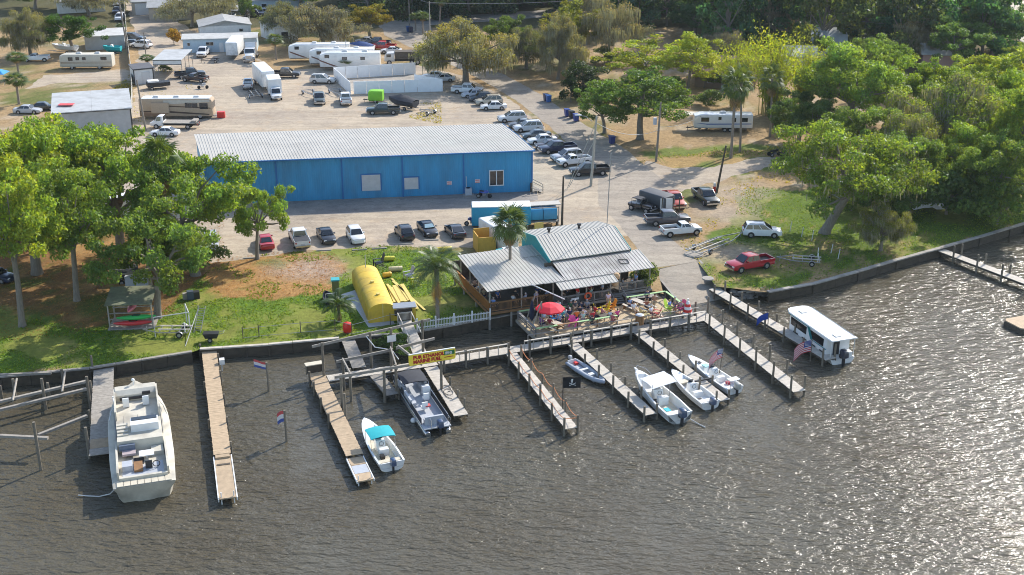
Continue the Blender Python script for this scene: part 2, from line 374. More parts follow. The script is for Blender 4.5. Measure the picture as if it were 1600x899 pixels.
def pave_mat(name, base, alt, stain, sc=.35):
    m, nt, N, K, b = new_mat(name); tc = N('ShaderNodeTexCoord')
    def nz(scale, det=6, rough=.6):
        n = N('ShaderNodeTexNoise'); n.inputs['Scale'].default_value = scale; n.inputs['Detail'].default_value = det; n.inputs['Roughness'].default_value = rough; K(tc.outputs['Object'], n.inputs['Vector']); return n.outputs['Fac']
    def rng(f, a, b_, c=0, d=1):
        r = N('ShaderNodeMapRange'); r.inputs[1].default_value = a; r.inputs[2].default_value = b_; r.inputs[3].default_value = c; r.inputs[4].default_value = d; K(f, r.inputs[0]); return r.outputs[0]
    def mix(f, a, c, mode='MIX'):
        x = N('ShaderNodeMix'); x.data_type = 'RGBA'; x.blend_type = mode
        if isinstance(f, float): x.inputs[0].default_value = f
        else: K(f, x.inputs[0])
        for s_, q in ((6, a), (7, c)):
            if isinstance(q, tuple): x.inputs[s_].default_value = (*q, 1)
            else: K(q, x.inputs[s_])
        return x.outputs[2]
    c = mix(rng(nz(sc * .3), .42, .6), base, alt); c = mix(rng(nz(sc * .8, 8, .7), .55, .72, 0, .75), c, stain)
    vo = N('ShaderNodeTexVoronoi'); vo.feature = 'DISTANCE_TO_EDGE'; vo.inputs['Scale'].default_value = .22
    dw = N('ShaderNodeVectorMath'); dw.operation = 'ADD'; K(tc.outputs['Object'], dw.inputs[0]); nn = N('ShaderNodeTexNoise'); nn.inputs['Scale'].default_value = .6; nn.inputs['Detail'].default_value = 4; K(tc.outputs['Object'], nn.inputs['Vector'])
    sc2 = N('ShaderNodeVectorMath'); sc2.operation = 'SCALE'; sc2.inputs[3].default_value = 3.0; K(nn.outputs['Color'], sc2.inputs[0]); K(sc2.outputs[0], dw.inputs[1]); K(dw.outputs[0], vo.inputs['Vector'])
    c = mix(rng(vo.outputs['Distance'], .004, .02, .28, 0), c, (.16, .135, .11))
    mp2 = N('ShaderNodeMapping'); mp2.inputs['Scale'].default_value = (.07, 1.3, 1); mp2.inputs['Rotation'].default_value = (0, 0, R(-18)); K(dw.outputs[0], mp2.inputs[0]); n9 = N('ShaderNodeTexNoise'); n9.inputs['Scale'].default_value = .8; n9.inputs['Detail'].default_value = 5; K(mp2.outputs[0], n9.inputs['Vector'])
    c = mix(1.0, c, rng(n9.outputs['Fac'], .35, .65, .86, 1.12), 'MULTIPLY'); c = mix(1.0, c, rng(nz(4, 8, .75), .3, .7, .8, 1.2), 'MULTIPLY'); K(c, b.inputs['Base Color'])
    b.inputs['Roughness'].default_value = .92; b.inputs['Specular IOR Level'].default_value = .2
    bp = N('ShaderNodeBump'); bp.inputs['Strength'].default_value = .4; bp.inputs['Distance'].default_value = .03; K(nz(14, 4), bp.inputs['Height']); K(bp.outputs[0], b.inputs['Normal'])
    return m
M['lot'] = pave_mat('shell_and_asphalt_lot', (.42, .345, .255), (.345, .285, .22), (.42, .30, .185))
M['road'] = pave_mat('worn_asphalt_road', (.34, .29, .23), (.29, .25, .205), (.37, .305, .23), .25)
M['graylot'] = pave_mat('grey_asphalt_apron', (.24, .22, .20), (.31, .275, .235), (.17, .15, .135), .5)
def lot(name, poly, z, mat, amp=.45, seed=1):
    mb = MB(); mb.sheet(wobble(pxp(poly), amp, seed=seed), LAND + z); return mb.build(name, mat, kind='structure')
lot('parking_lot', [(215, 62), (300, 48), (430, 110), (560, 105), (640, 100), (720, 118), (790, 150), (850, 200), (940, 262), (1000, 300), (1020, 345), (990, 372), (930, 356), (880, 352), (750, 330), (755, 372), (738, 388), (600, 386), (500, 392), (420, 398), (380, 404), (335, 408), (300, 380), (210, 350), (100, 320), (190, 215), (210, 150)], .004, M['lot'], .7)
lot('yard_track', [(70, 118), (200, 108), (208, 126), (80, 132), (40, 140)], .004, M['lot'], .9, 4)
lot('yard_track', [(195, 0), (235, 0), (300, 48), (420, 100), (300, 70), (215, 64)], .006, M['lot'], .6, 6)
lot('apron', [(400, 322), (460, 315), (640, 306), (840, 296), (842, 312), (760, 326), (640, 330), (460, 338)], .008, M['graylot'], .35, 2)
lot('road', [(595, 30), (672, 40), (680, 62), (720, 88), (790, 118), (850, 150), (905, 190), (985, 238), (1010, 262), (1060, 300), (1050, 330), (1015, 345), (1080, 400), (1091, 409), (1021, 419), (1000, 398), (978, 362), (935, 320), (935, 270), (900, 235), (840, 182), (790, 146), (720, 108), (650, 78), (600, 55)], .012, M['road'], .25)
lot('road', [(590, 33), (760, 22), (1000, 6), (1000, 17), (760, 34), (640, 42), (592, 44)], .008, M['graylot'], .3, 8)
lot('side_road', [(1003, 262), (1060, 300), (1120, 284), (1200, 262), (1290, 248), (1290, 240), (1180, 248), (1100, 262), (1050, 262), (1010, 252)], .008, M['lot'], .7, 5)
mb = MB(); r0, r1, r2, r3 = G(1017, 419, LAND + .01), G(1093, 407.5, LAND + .01), G(1136, 466, 0), G(1062, 480, 0); e0, e1 = r3 + (r3 - r0) * .8, r2 + (r2 - r1) * .8; n = 14
for i in range(n):
    q0, q1 = i / n * 1.8, (i + 1) / n * 1.8; f = lambda a_, b_, q: a_.lerp(b_, q)
    mb.add([f(r0, r3, q0), f(r1, r2, q0), f(r1, r2, q1), f(r0, r3, q1), f(r0, r3, q0) - V3(1.6), f(r1, r2, q0) - V3(1.6), f(r1, r2, q1) - V3(1.6), f(r0, r3, q1) - V3(1.6)], [(3, 2, 1, 0), (0, 3, 7, 4), (1, 5, 6, 2)] + ([(2, 3, 7, 6)] if i == n - 1 else []))
for a_, b_ in ((r0, r3), (r1, r2)):
    k_ = MB(); dn = Vector((0.14 if a_ is r1 else -.14, 0, 0)); k_.loft([[a_ - V3(2) - dn, a_ - V3(2) + dn, a_ + V3(.06) + dn, a_ + V3(.06) - dn], [Vector((b_.x, b_.y, -1)) - dn, Vector((b_.x, b_.y, -1)) + dn, Vector((b_.x, b_.y, .5)) + dn, Vector((b_.x, b_.y, .5)) - dn]]); k_.build('ramp_kerb', M['concrete'], kind='structure')
mb.build('boat_ramp', M['road'], kind='structure')
# water
def water_mat():
    m, nt, N, K, b = new_mat('river_water'); tc = N('ShaderNodeTexCoord')
    def wave(scl, rot, sc, det, rough=.55, dist=0.0):
        mp = N('ShaderNodeMapping'); mp.inputs['Scale'].default_value = scl; mp.inputs['Rotation'].default_value = (0, 0, R(rot)); K(tc.outputs['Object'], mp.inputs[0])
        n = N('ShaderNodeTexNoise'); n.inputs['Scale'].default_value = sc; n.inputs['Detail'].default_value = det; n.inputs['Roughness'].default_value = rough; n.inputs['Distortion'].default_value = dist
        K(mp.outputs[0], n.inputs['Vector']); return n.outputs['Fac']
    def mth(op, a, c):
        q = N('ShaderNodeMath'); q.operation = op
        for i, v in enumerate((a, c)):
            if isinstance(v, (int, float)): q.inputs[i].default_value = v
            else: K(v, q.inputs[i])
        return q.outputs[0]
    h = mth('ADD', mth('ADD', mth('MULTIPLY', wave((.4, 1, 1), -38, 1.3, 3, .5, .4), .8), mth('MULTIPLY', wave((.45, 1, 1), -60, 3.3, 3, .5, .3), .38)), mth('MULTIPLY', wave((.7, 1, 1), -20, 8.0, 2), .09))
    gr = N('ShaderNodeMapRange'); gr.inputs[1].default_value = .36; gr.inputs[2].default_value = .62; gr.inputs[3].default_value = .45; gr.inputs[4].default_value = 1.05; K(wave((1, .6, 1), 25, .045, 3), gr.inputs[0]); h = mth('MULTIPLY', h, gr.outputs[0])
    bp = N('ShaderNodeBump'); bp.inputs['Strength'].default_value = 1; bp.inputs['Distance'].default_value = .52
    K(h, bp.inputs['Height']); K(bp.outputs[0], b.inputs['Normal'])
    big = wave((1, 1, 1), 0, .05, 4); mr = N('ShaderNodeMapRange'); mr.inputs[1].default_value = .35; mr.inputs[2].default_value = .65; K(big, mr.inputs[0])
    mx = N('ShaderNodeMix'); mx.data_type = 'RGBA'; K(mr.outputs[0], mx.inputs[0]); mx.inputs[6].default_value = (.078, .064, .040, 1); mx.inputs[7].default_value = (.096, .086, .062, 1); K(mx.outputs[2], b.inputs['Base Color'])
    b.inputs['Roughness'].default_value = .13; b.inputs['IOR'].default_value = 1.33; b.inputs['Specular IOR Level'].default_value = .5
    return m
M['water'] = water_mat()
mb = MB(); mb.add([(-700, -60, 0), (1400, -60, 0), (1400, 1500, 0), (-700, 1500, 0)], [(0, 1, 2, 3)]); mb.build('water', M['water'], kind='structure')

# ---------------------------------------------------------------- bulkheads
def bulkhead(pts, label, capm, step=2.4, w=.4, top=1.22):
    t = thing('bulkhead', label, 'sea wall', (pts[0][0], pts[0][1], 0)); o = Vector((pts[0][0], pts[0][1], 0))
    for i in range(len(pts) - 1):
        a, b = Vector((*pts[i], 0)) - o, Vector((*pts[i + 1], 0)) - o; n = max(1, round((b - a).length / step)); d = (b - a).normalized(); nrm = Vector((d.y, -d.x, 0))
        for j in range(n):
            p, q = a.lerp(b, j / n) + d * .02, a.lerp(b, (j + 1) / n) - d * .02
            m_ = MB(); m_.bar(p + Vector((0, 0, .1)), q + Vector((0, 0, .1)), .16, 2.1)
            if j % 2 == 0: m_.cyl(p + nrm * .16 + Vector((0, 0, -1.2)), .11, 2.1, 7)
            m_.build('wall_panel', M['bulk'], t)
            k = RNG.uniform(-.02, .02); m_ = MB(); m_.bar(p + Vector((0, 0, top - .05 + k)), q + Vector((0, 0, top - .05 + k)), w, .14); m_.build('cap', capm, t)
    return t
bulkhead(LEFTW[1:5], 'dark timber sea wall along the shaded lawn behind the old cruiser', M['wood'])
bulkhead(LEFTW[5:8], 'sea wall with pale cap between the plank pier and the grey gangway', M['deckgrey'])
bulkhead([LEFTW[8], LEFTW[9], LEFTW[10]], 'short low sea wall behind the leafy bush at the fuel dock', M['concrete'])
bulkhead(LEFTW[10:13], 'low concrete sea wall below the white picket fence and restaurant', M['concrete'])
bulkhead(RIGHTW[1:13], 'long curving concrete sea wall along the grass bank by the boat trailers', M['concrete'], 3.2, .55)

# ---------------------------------------------------------------- blue warehouse
def onwall(px, py, P, D):                  # pixel -> (distance along wall from P, height)
    u = (px - 800) / F; v = (py - 449.5) / F; dy = math.cos(PITCH) - v * math.sin(PITCH); dz = -math.sin(PITCH) - v * math.cos(PITCH)
    t = (P.x * D.y - P.y * D.x) / (u * D.y - dy * D.x); x, y = u * t, dy * t
    return (x - P.x) * D.x + (y - P.y) * D.y, CAMH + dz * t
WFR = G(831, 299); wd = Vector((math.cos(R(188.0)), math.sin(R(188.0)), 0)); wback = Vector((-4.4, 14.2, 0)); WLEN = 44.6
wh = thing('warehouse', 'long blue metal warehouse with pale ribbed roof and white doors', 'warehouse', WFR)
wl = lambda s, dn=0.0, z=0.0: wd * s + wback * dn + Vector((0, 0, z))
wn_ = Vector((wd.y, -wd.x, 0)) * -1
if wn_.y > 0: wn_ = -wn_
EAVE = 5.95
bays = sorted([0.0] + [onwall(x, 305, WFR, wd)[0] for x in (725, 630, 536, 434)] + [WLEN])
for i in range(len(bays) - 1):
    a, b = bays[i], bays[i + 1]; m_ = MB(); n = int((b - a) / .3); st = (b - a) / n
    prof = []
    for j in range(n):
        s0 = a + j * st
        prof += [(s0, 0), (s0 + st * .70, 0), (s0 + st * .76, .035), (s0 + st * .94, .035)]
    prof.append((b, 0))
    m_.loft([[wl(s, 0, z) + wn_ * o_ for s, o_ in prof] for z in (0.0, EAVE)], cap=False, closed=False)
    m_.build('wall_panel', M['bluewall'], wh)
for s in bays:
    m_ = MB(); m_.bar(wl(s) + wn_ * .09, wl(s, 0, EAVE) + wn_ * .09, .2, .14); m_.build('downspout', M['bluetrim'], wh)
m_ = MB(); m_.add([wl(0, 0), wl(0, 1), wl(0, 1, EAVE), wl(0, .5, EAVE + .15), wl(0, 0, EAVE)], [(0, 1, 2, 3, 4)]); m_.add([wl(0, 1), wl(WLEN, 1), wl(WLEN, 1, EAVE), wl(0, 1, EAVE)], [(0, 1, 2, 3)])
m_.add([wl(WLEN, 0), wl(WLEN, 1), wl(WLEN, 1, EAVE), wl(WLEN, .5, EAVE + .15), wl(WLEN, 0, EAVE)], [(4, 3, 2, 1, 0)]); m_.build('end_wall', M['bluewall'], wh)
nb = 10
for i in range(nb):
    a, b = -.25 + (WLEN + .5) * i / nb, -.25 + (WLEN + .5) * (i + 1) / nb; n = 11; st = (b - a) / n; m_ = MB(); prof = []
    for j in range(n): s0 = a + j * st; prof += [(s0, 0), (s0 + st * .72, 0), (s0 + st * .78, .045), (s0 + st * .94, .045)]
    prof.append((b - .012, 0))
    up = [[wl(s, q, EAVE + .10 + h + o_) for s, o_ in prof] for q, h in ((-.03, 0), (.5, .15), (1.02, .0))]
    m_.loft(up[::-1], cap=False, closed=False); m_.build('roof_panel', M['roofmetal'], wh)
m_ = MB(); m_.bar(wl(-.2, -.035, EAVE + .03), wl(WLEN + .2, -.035, EAVE + .03), .16, .18); m_.bar(wl(-.27, -.03, EAVE), wl(-.27, .5, EAVE + .15), .06, .3); m_.bar(wl(-.27, .5, EAVE + .15), wl(-.27, 1.02, EAVE), .06, .3); m_.build('gutter', M['bluetrim'], wh)
def wallrect(x0, y0, x1, y1):
    s0, z0 = onwall(x0, y1, WFR, wd); s1, z1 = onwall(x1, y0, WFR, wd)
    return (s0 + s1) / 2, abs(s0 - s1), min(z0, z1) - LAND, max(z0, z1) - LAND
for x0, y0, x1, y1 in ((566, 272.5, 594, 298.5), (632, 277, 653.5, 296)):
    c, ww, z0, z1 = wallrect(x0, y0, x1, y1); d = wl(c, 0, 0)
    m_ = MB(); m_.bar(d + wd * (-ww / 2 - .08) + wn_ * .06 + Vector((0, 0, z0)), d + wd * (-ww / 2 - .08) + wn_ * .06 + Vector((0, 0, z1)), .16, .14); m_.bar(d + wd * (ww / 2 + .08) + wn_ * .06 + Vector((0, 0, z0)), d + wd * (ww / 2 + .08) + wn_ * .06 + Vector((0, 0, z1)), .16, .14)
    m_.bar(d + wd * (-ww / 2 - .16) + wn_ * .06 + Vector((0, 0, z1 + .08)), d + wd * (ww / 2 + .16) + wn_ * .06 + Vector((0, 0, z1 + .08)), .14, .16)
    fr = m_.build('door_frame', M['bluetrim'], wh); n = 10; m_ = MB()
    for j in range(n):
        za = z0 + (z1 - z0) * j / n; zb = z0 + (z1 - z0) * (j + 1) / n - .015; m_.bar(d + wd * (-ww / 2) + wn_ * .065 + Vector((0, 0, (za + zb) / 2)), d + wd * (ww / 2) + wn_ * .065 + Vector((0, 0, (za + zb) / 2)), .06, zb - za, up=(0, 0, 1))
    m_.build('roller_door', M['doorwhite'], wh)
c, ww, z0, z1 = wallrect(765, 266, 786.5, 290); d = wl(c) + wn_ * .1
m_ = MB(); V3 = lambda z: Vector((0, 0, z))
for o_ in (-ww / 2, 0, ww / 2): m_.bar(d + wd * o_ + V3(z0), d + wd * o_ + V3(z1), .13, .13)
for z in (z0, z1): m_.bar(d + wd * (-ww / 2 - .06) + V3(z), d + wd * (ww / 2 + .06) + V3(z), .13, .13)
wf = m_.build('window', M['white'], wh)
for o_ in (-ww / 4, ww / 4): m_ = MB(); m_.bar(d + wd * (o_ - ww / 4 + .07) + V3((z0 + z1) / 2) - wn_ * .03, d + wd * (o_ + ww / 4 - .07) + V3((z0 + z1) / 2) - wn_ * .03, .03, z1 - z0 - .12); m_.build('pane', M['glass'], wf)
for i, (x, y) in enumerate(((702, 286), (746, 283))):
    c, ww, z0, z1 = wallrect(x - 4, y - 3, x + 4, y + 3); d = wl(c, 0, (z0 + z1) / 2) + wn_ * .06
    sg = thing('wall_sign', ['small red and white parking sign on the blue wall between door and air conditioner', 'small red and white parking sign on the blue wall next to the white window'][i], 'sign', WFR + d, 0, 'small signs on the warehouse wall')
    m_ = MB(); m_.bar(-wd * .35, wd * .35, .03, .5); m_.build('board', M['white'], sg); m_ = MB()
    for z in (.14, -.14): m_.bar(-wd * .3 + wn_ * .02 + V3(z), wd * .3 + wn_ * .02 + V3(z), .02, .12)
    m_.build('lettering', M['redp'], sg)
m_ = MB(); ac = thing('air_conditioner', 'grey air conditioner standing on a slab against the blue warehouse wall', 'air conditioner', WFR + wl(onwall(731, 300, WFR, wd)[0]) + wn_ * .7)
m_.box((0, 0, .06), (1.5, 1.1, .12), R(8)); m_.build('slab', M['concrete'], ac); m_ = MB(); m_.box((0, 0, .6), (.9, .8, .95), R(8)); m_.build('cabinet', M['greyvinyl'], ac)
m_ = MB(); m_.cyl((0, 0, 1.08), .3, .05, 14); m_.build('fan_grille', M['black'], ac); m_ = MB(); m_.tube([(-.3, .3, .5), (-.3, .5, 1), (-.3, .5, 2.6)], .05); m_.build('pipe', M['doorwhite'], ac)
st = thing('wooden_steps', 'small wooden steps with handrails at the corner of the blue warehouse', 'steps', G(836, 300)); m_ = MB()
for i in range(4): m_.box((-.3 + .35 * i, 0, .7 - .18 * i), (.36, 1.3, .07))
m_.build('tread', M['wood'], st)
for y in (-.65, .65): m_ = MB(); m_.bar((-.4, y, 1.7), (1.1, y, .9), .08); m_.bar((-.4, y, 0), (-.4, y, 1.7), .09); m_.bar((1.1, y, 0), (1.1, y, .95), .09); m_.build('handrail', M['wood'], st)

# ---------------------------------------------------------------- restaurant
re = thing('restaurant', 'open sided waterfront restaurant with ribbed metal roofs and timber railings', 'restaurant', ORG, GA)
DZ = 2.0
def boards(name, u0, u1, v0, v1, z, mat, parent, wid=.14, along='v', th=.05, gap=.012, holes=()):
    m_ = MB()
    n = max(1, int(round(((u1 - u0) if along == 'v' else (v1 - v0)) / wid))); st = ((u1 - u0) if along == 'v' else (v1 - v0)) / n
    for i in range(n):
        j = RNG.uniform(-.006, .006)
        if along == 'v': m_.box((u0 + (i + .5) * st, (v0 + v1) / 2 + RNG.uniform(-.02, .02), z - th / 2 + j), (st - gap, v1 - v0, th))
        else: m_.box(((u0 + u1) / 2 + RNG.uniform(-.02, .02), v0 + (i + .5) * st, z - th / 2 + j), (u1 - u0, st - gap, th))
    return m_.build(name, mat, parent, kind='stuff')
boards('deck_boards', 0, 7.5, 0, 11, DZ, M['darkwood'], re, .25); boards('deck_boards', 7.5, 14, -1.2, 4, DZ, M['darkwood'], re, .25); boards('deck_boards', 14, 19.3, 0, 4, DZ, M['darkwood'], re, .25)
m_ = MB()
for u in (0, 2.5, 5, 7.4): 
    for v in (0, 4, 8, 11): MB().box((u, v, DZ / 2 - .1), (.18, .18, DZ - .1)).build('deck_post', M['wood'], re)
for u in (8, 11, 13.8): MB().box((u, -1.1, DZ / 2), (.18, .18, DZ - .1)).build('deck_post', M['wood'], re)
m_ = MB(); m_.box((3.75, -.06, DZ - .17), (7.7, .07, .26)); m_.box((-.06, 5.5, DZ - .17), (.07, 11.0, .26)); m_.build('fascia', M['brownwood'], re)
m_ = MB(); m_.box((10.75, -1.26, DZ - .17), (6.6, .07, .26)); m_.box((16.7, -.06, DZ - .17), (5.2, .07, .26)); m_.build('fascia', M['wood'], re)
def railing(a, b, z, mat, parent, h=1.05, solid=False, baluster=.13, cap=None):
    a, b = Vector((*a, z)), Vector((*b, z)); d = (b - a); n = max(1, round(d.length / 2.2)); rl = MB(); U = Vector((0, 0, 1))
    rl.bar(a + U * h, b + U * h, .14, .05); rl.bar(a + U * (h - .1), b + U * (h - .1), .05, .09); rl.bar(a + U * .12, b + U * .12, .05, .09)
    for i in range(n + 1): p = a.lerp(b, i / n); rl.bar(p, p + U * h, .1)
    o = rl.build('railing', mat, parent); k = MB(); nn = int(d.length / baluster)
    for i in range(nn):
        p = a.lerp(b, (i + .5) / nn)
        k.bar(p + U * .12, p + U * (h - .08), .05 if not solid else baluster * .94, .03, up=d.normalized())
    k.build('baluster', mat, o, kind='stuff'); return o
railing((0, 0), (7.4, 0), DZ, M['brownwood'], re); railing((0, 10.8), (0, 0), DZ, M['orangewood'], re, 1.1, True, .16)
railing((7.4, 0), (7.8, -1.2), DZ, M['greywood'], re); railing((7.8, -1.2), (13.7, -1.2), DZ, M['greywood'], re); railing((15.4, 0), (19.2, 0), DZ, M['wood'], re); railing((19.2, 0), (19.2, 4), DZ, M['wood'], re)
m_ = MB()
for u in (0.05, 3.7, 7.4): MB().bar((u, 0.05, DZ), (u, 0.05, 4.55), .13).build('roof_post', M['wood'], re)
for u in (7.9, 10.8, 13.7): MB().bar((u, -1.15, DZ), (u, -1.15, 4.2), .13).build('roof_post', M['wood'], re)
for u in (15.4, 19.1): MB().bar((u, .05, DZ), (u, .05, 4.55), .13).build('roof_post', M['wood'], re)
for v in (3, 6, 9): MB().bar((.05, v, DZ), (.05, v, 4.55 + .09 * v), .13).build('roof_post', M['wood'], re)
def ribroof(name, u0, u1, v0, z0, v1, z1, mat, parent, pitch=.4, rib=.045, th=.06):
    m_ = MB(); n = max(1, int(round((u1 - u0) / pitch))); st = (u1 - u0) / n; prof = []
    for j in range(n): s0 = u0 + j * st; prof += [(s0, 0), (s0 + st * .62, 0), (s0 + st * .70, rib), (s0 + st * .92, rib)]
    prof.append((u1, 0))
    m_.loft([[(u, v, z + o_) for u, o_ in prof] for v, z in ((v0, z0), (v1, z1))], cap=False, closed=False)
    m_.add([(u0, v0, z0 - th), (u1, v0, z0 - th), (u1, v1, z1 - th), (u0, v1, z1 - th)], [(3, 2, 1, 0)]); m_.add([(u0, v0, z0 - th), (u1, v0, z0 - th), (u1, v0, z0), (u0, v0, z0)], [(0, 1, 2, 3)])
    for u in (u0, u1): m_.add([(u, v0, z0 - th), (u, v1, z1 - th), (u, v1, z1), (u, v0, z0)], [(0, 1, 2, 3)])
    return m_.build(name, mat, parent)
ribroof('roof_panel', -.35, 6.2, -.35, 4.55, 9.0, 5.45, M['roofmetal'], re)
ribroof('roof_panel', 6.22, 8.7, -.35, 4.50, 6.2, 5.15, M['roofdirty'], re); ribroof('roof_panel', 6.22, 8.7, 6.22, 5.2, 9.0, 5.5, M['roofmetal'], re)
ribroof('roof_panel', 8.72, 19.5, -.35, 4.50, 3.5, 5.35, M['roofdirty'], re)
ribroof('roof_panel', 8.5, 18.3, 3.3, 5.55, 7.6, 7.0, M['roofmetal'], re)
rb = ribroof('roof_panel', 8.5, 18.3, 7.62, 7.0, 12.0, 6.2, M['roofmetal'], re)
ribroof('awning', 7.5, 14.4, -1.75, 4.05, -.3, 4.42, M['roofmetal'], re)
m_ = MB(); m_.bar((8.44, 3.3, 5.45), (8.44, 7.6, 6.9), .05, .3); m_.bar((8.44, 7.6, 6.9), (8.44, 12, 6.1), .05, .3); m_.bar((18.36, 3.3, 5.45), (18.36, 7.6, 6.9), .05, .3); m_.build('gable_trim', M['teal'], re)
m_ = MB(); m_.add([(8.6, 3.4, 2), (8.6, 11.9, 2), (8.6, 11.9, 6), (8.6, 7.6, 6.85), (8.6, 3.4, 5.4)], [(0, 1, 2, 3, 4)]); m_.add([(18.2, 3.4, 2), (18.2, 11.9, 2), (18.2, 11.9, 6), (18.2, 7.6, 6.85), (18.2, 3.4, 5.4)], [(0, 1, 2, 3, 4)])
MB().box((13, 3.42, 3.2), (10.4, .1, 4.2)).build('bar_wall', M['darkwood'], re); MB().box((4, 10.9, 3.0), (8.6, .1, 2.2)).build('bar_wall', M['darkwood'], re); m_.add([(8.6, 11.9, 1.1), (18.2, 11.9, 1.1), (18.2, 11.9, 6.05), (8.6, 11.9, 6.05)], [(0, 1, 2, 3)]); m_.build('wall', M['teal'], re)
for i, (u, v) in enumerate(((10.6, 7.9), (14.4, 7.95))): m_ = MB(); m_.cyl((u, v + .8, 6.8), .14, .5, 10); m_.cyl((u, v + .8, 7.2), .24, .2, 10); m_.build('roof_vent', M['black'], re)
m_ = MB()
for a, b in (((16.0, 1.2), (17.0, 1.0)), ((17.0, 1.0), (17.1, 1.8)), ((17.1, 1.8), (16.1, 2.0)), ((16.1, 2.0), (16.0, 1.2))): m_.bar((a[0], a[1], 4.93 + .22 * (a[1] - 1.2)), (b[0], b[1], 4.93 + .22 * (b[1] - 1.2)), .07)
m_.build('roof_hatch', M['black'], re)
for u0, w_, h_, zz in ((1.2, .3, .12, .55),): pass
m_ = MB(); m_.box((9.4, -1.31, DZ + .62), (.9, .03, .22)); m_.build('rail_sign', M['white'], re)
m_ = MB()                                           # stairs to the patio
for i in range(5): m_.box((14.6, -.35 - .3 * i, DZ - .02 - .14 * i), (1.5, .32, .05))
m_.build('stair_tread', M['greywood'], re)
for u in (13.85, 15.35): m_ = MB(); m_.bar((u, -.1, 3.0), (u, -1.7, 2.3), .09); m_.bar((u, -1.7, 1.3), (u, -1.7, 2.35), .1); m_.build('stair_rail', M['greywood'], re)
m_ = MB(); m_.add([(15.5, -1.7, 1.9), (19.4, -1.7, 1.5), (19.4, -.4, 1.5), (15.5, -.4, 1.9), (15.5, -1.7, 1.82), (19.4, -1.7, 1.42), (19.4, -.4, 1.42), (15.5, -.4, 1.82)], [(0, 1, 2, 3), (7, 6, 5, 4), (0, 4, 5, 1), (1, 5, 6, 2), (2, 6, 7, 3), (3, 7, 4, 0)]); m_.build('ramp', M['greywood'], re)
m_ = MB(); m_.cyl((6.9, -.6, 4.3), .01, .01, 3)
m_ = MB(); m_.tube([(4.7, -.2, 4.6), (7.3, -3.2, 3.6)], .06, 8); m_.build('drain_pipe', M['white'], re)
br = thing('ice_machine', 'teal equipment box with fan on top beside the upper gable behind the restaurant', 'machine', L(6.6, 11.2, LAND), GA); m_ = MB(); m_.box((0, 0, 1.6), (2.2, 2.2, 3.2)); m_.build('cabinet', M['teal'], br)
m_ = MB(); m_.box((.1, 0, 3.35), (1.3, 1.2, .3)); m_.build('fan_housing', M['doorwhite'], br); m_ = MB(); m_.cyl((.1, 0, 3.5), .4, .05, 14); m_.build('fan_grille', M['black'], br)

# patio deck and its rails
pa = thing('patio_deck', 'tan plank patio deck with pale green rails below the restaurant', 'deck', L(0, 0), GA)
PZ = 1.3
boards('deck_boards', 2.6, 11.5, -6.4, -1.3, PZ, M['deckwarm'], pa, .19, 'v'); boards('deck_boards', 11.5, 20.1, -6.4, -2.0, PZ, M['deckwarm'], pa, .19, 'v')
m_ = MB(); m_.box((11.3, -6.45, PZ - .2), (17.5, .08, .3)); m_.box((2.55, -3.8, PZ - .2), (.08, 5.2, .3)); m_.build('fascia', M['wood'], pa)
for u in (3, 6, 9, 12, 15, 18, 20): m_ = MB(); m_.bar((u, -6.2, -.6), (u, -6.2, PZ - .1), .2); m_.build('deck_post', M['piling'], pa)
def patio_rail(pts, capm, sub, posts=2.0, midrails=0):
    for a, b in zip(pts[:-1], pts[1:]):
        a, b = Vector((*a, PZ)), Vector((*b, PZ)); d = b - a; n = max(1, round(d.length / posts)); U = Vector((0, 0, 1)); 
        for i in range(n + 1): p = a.lerp(b, i / n); MB().bar(p, p + U * .88, .1).build('rail_post', sub, pa)
        for j in range(midrails): MB().bar(a + U * (.3 + .28 * j), b + U * (.3 + .28 * j), .04, .12).build('mid_rail', sub, pa)
        MB().bar(a + U * .92, b + U * .92, .26, .06).build('rail_cap', capm, pa)
patio_rail([(2.7, -6.3), (5.1, -6.3)], M['greenwood'], M['brownwood']); patio_rail([(5.1, -6.3), (7.4, -6.3)], M['brownwood'], M['brownwood']); patio_rail([(7.4, -6.3), (12.0, -6.3)], M['greenwood'], M['brownwood'])
patio_rail([(2.7, -6.3), (2.7, -1.4)], M['greywood'], M['greywood'], 2, 2); patio_rail([(2.8, -1.4), (5.2, -1.4)], M['greenwood'], M['greywood'])
patio_rail([(15.2, -2.1), (20.0, -2.1), (20.0, -6.2)], M['greenwood'], M['greywood'], 1.3)

# ---------------------------------------------------------------- docks
def dock(label, a, b, w_, z, mat, pil=(), parent=None, wid=.15, name='dock', cat='dock', plan='', beams=True):
    """a, b: grid ends (u, v) of the centre line; pil: (distance along, side, height above water)."""
    A, B = L(*a), L(*b); d = B - A; ln = d.length; rz = math.atan2(d.y, d.x)
    t = parent or thing(name, label, cat, A, rz)
    m_ = MB(); n = int(ln / wid)
    for i in range(n): m_.box((i * wid + wid / 2, RNG.uniform(-.025, .025), z - .025 + RNG.uniform(-.006, .006)), (wid - .014, w_, .05))
    m_.build('deck_boards', mat, t, kind='stuff')
    if beams:
        m_ = MB()
        for s in (-1, 1): m_.box((ln / 2, s * (w_ / 2 - .08), z - .16), (ln - .05, .07, .22))
        m_.build('stringer', M['darkwood'], t)
    for x, s, h in pil:
        m_ = MB(); y = s * (w_ / 2 + .08); tl = RNG.uniform(-.04, .04)
        m_.tube([(x, y, -1.5), (x + tl, y + tl / 2, h)], [.125, .11], 8); m_.build('piling', M['piling'], t)
    return t
bw = dock('long boardwalk with white topped rail along the water below the patio', (-8.3, -7.3), (21.9, -7.3), 1.5, .8, M['deckgrey'], [], name='boardwalk', cat='boardwalk')
m_ = MB(); mr_ = MB()
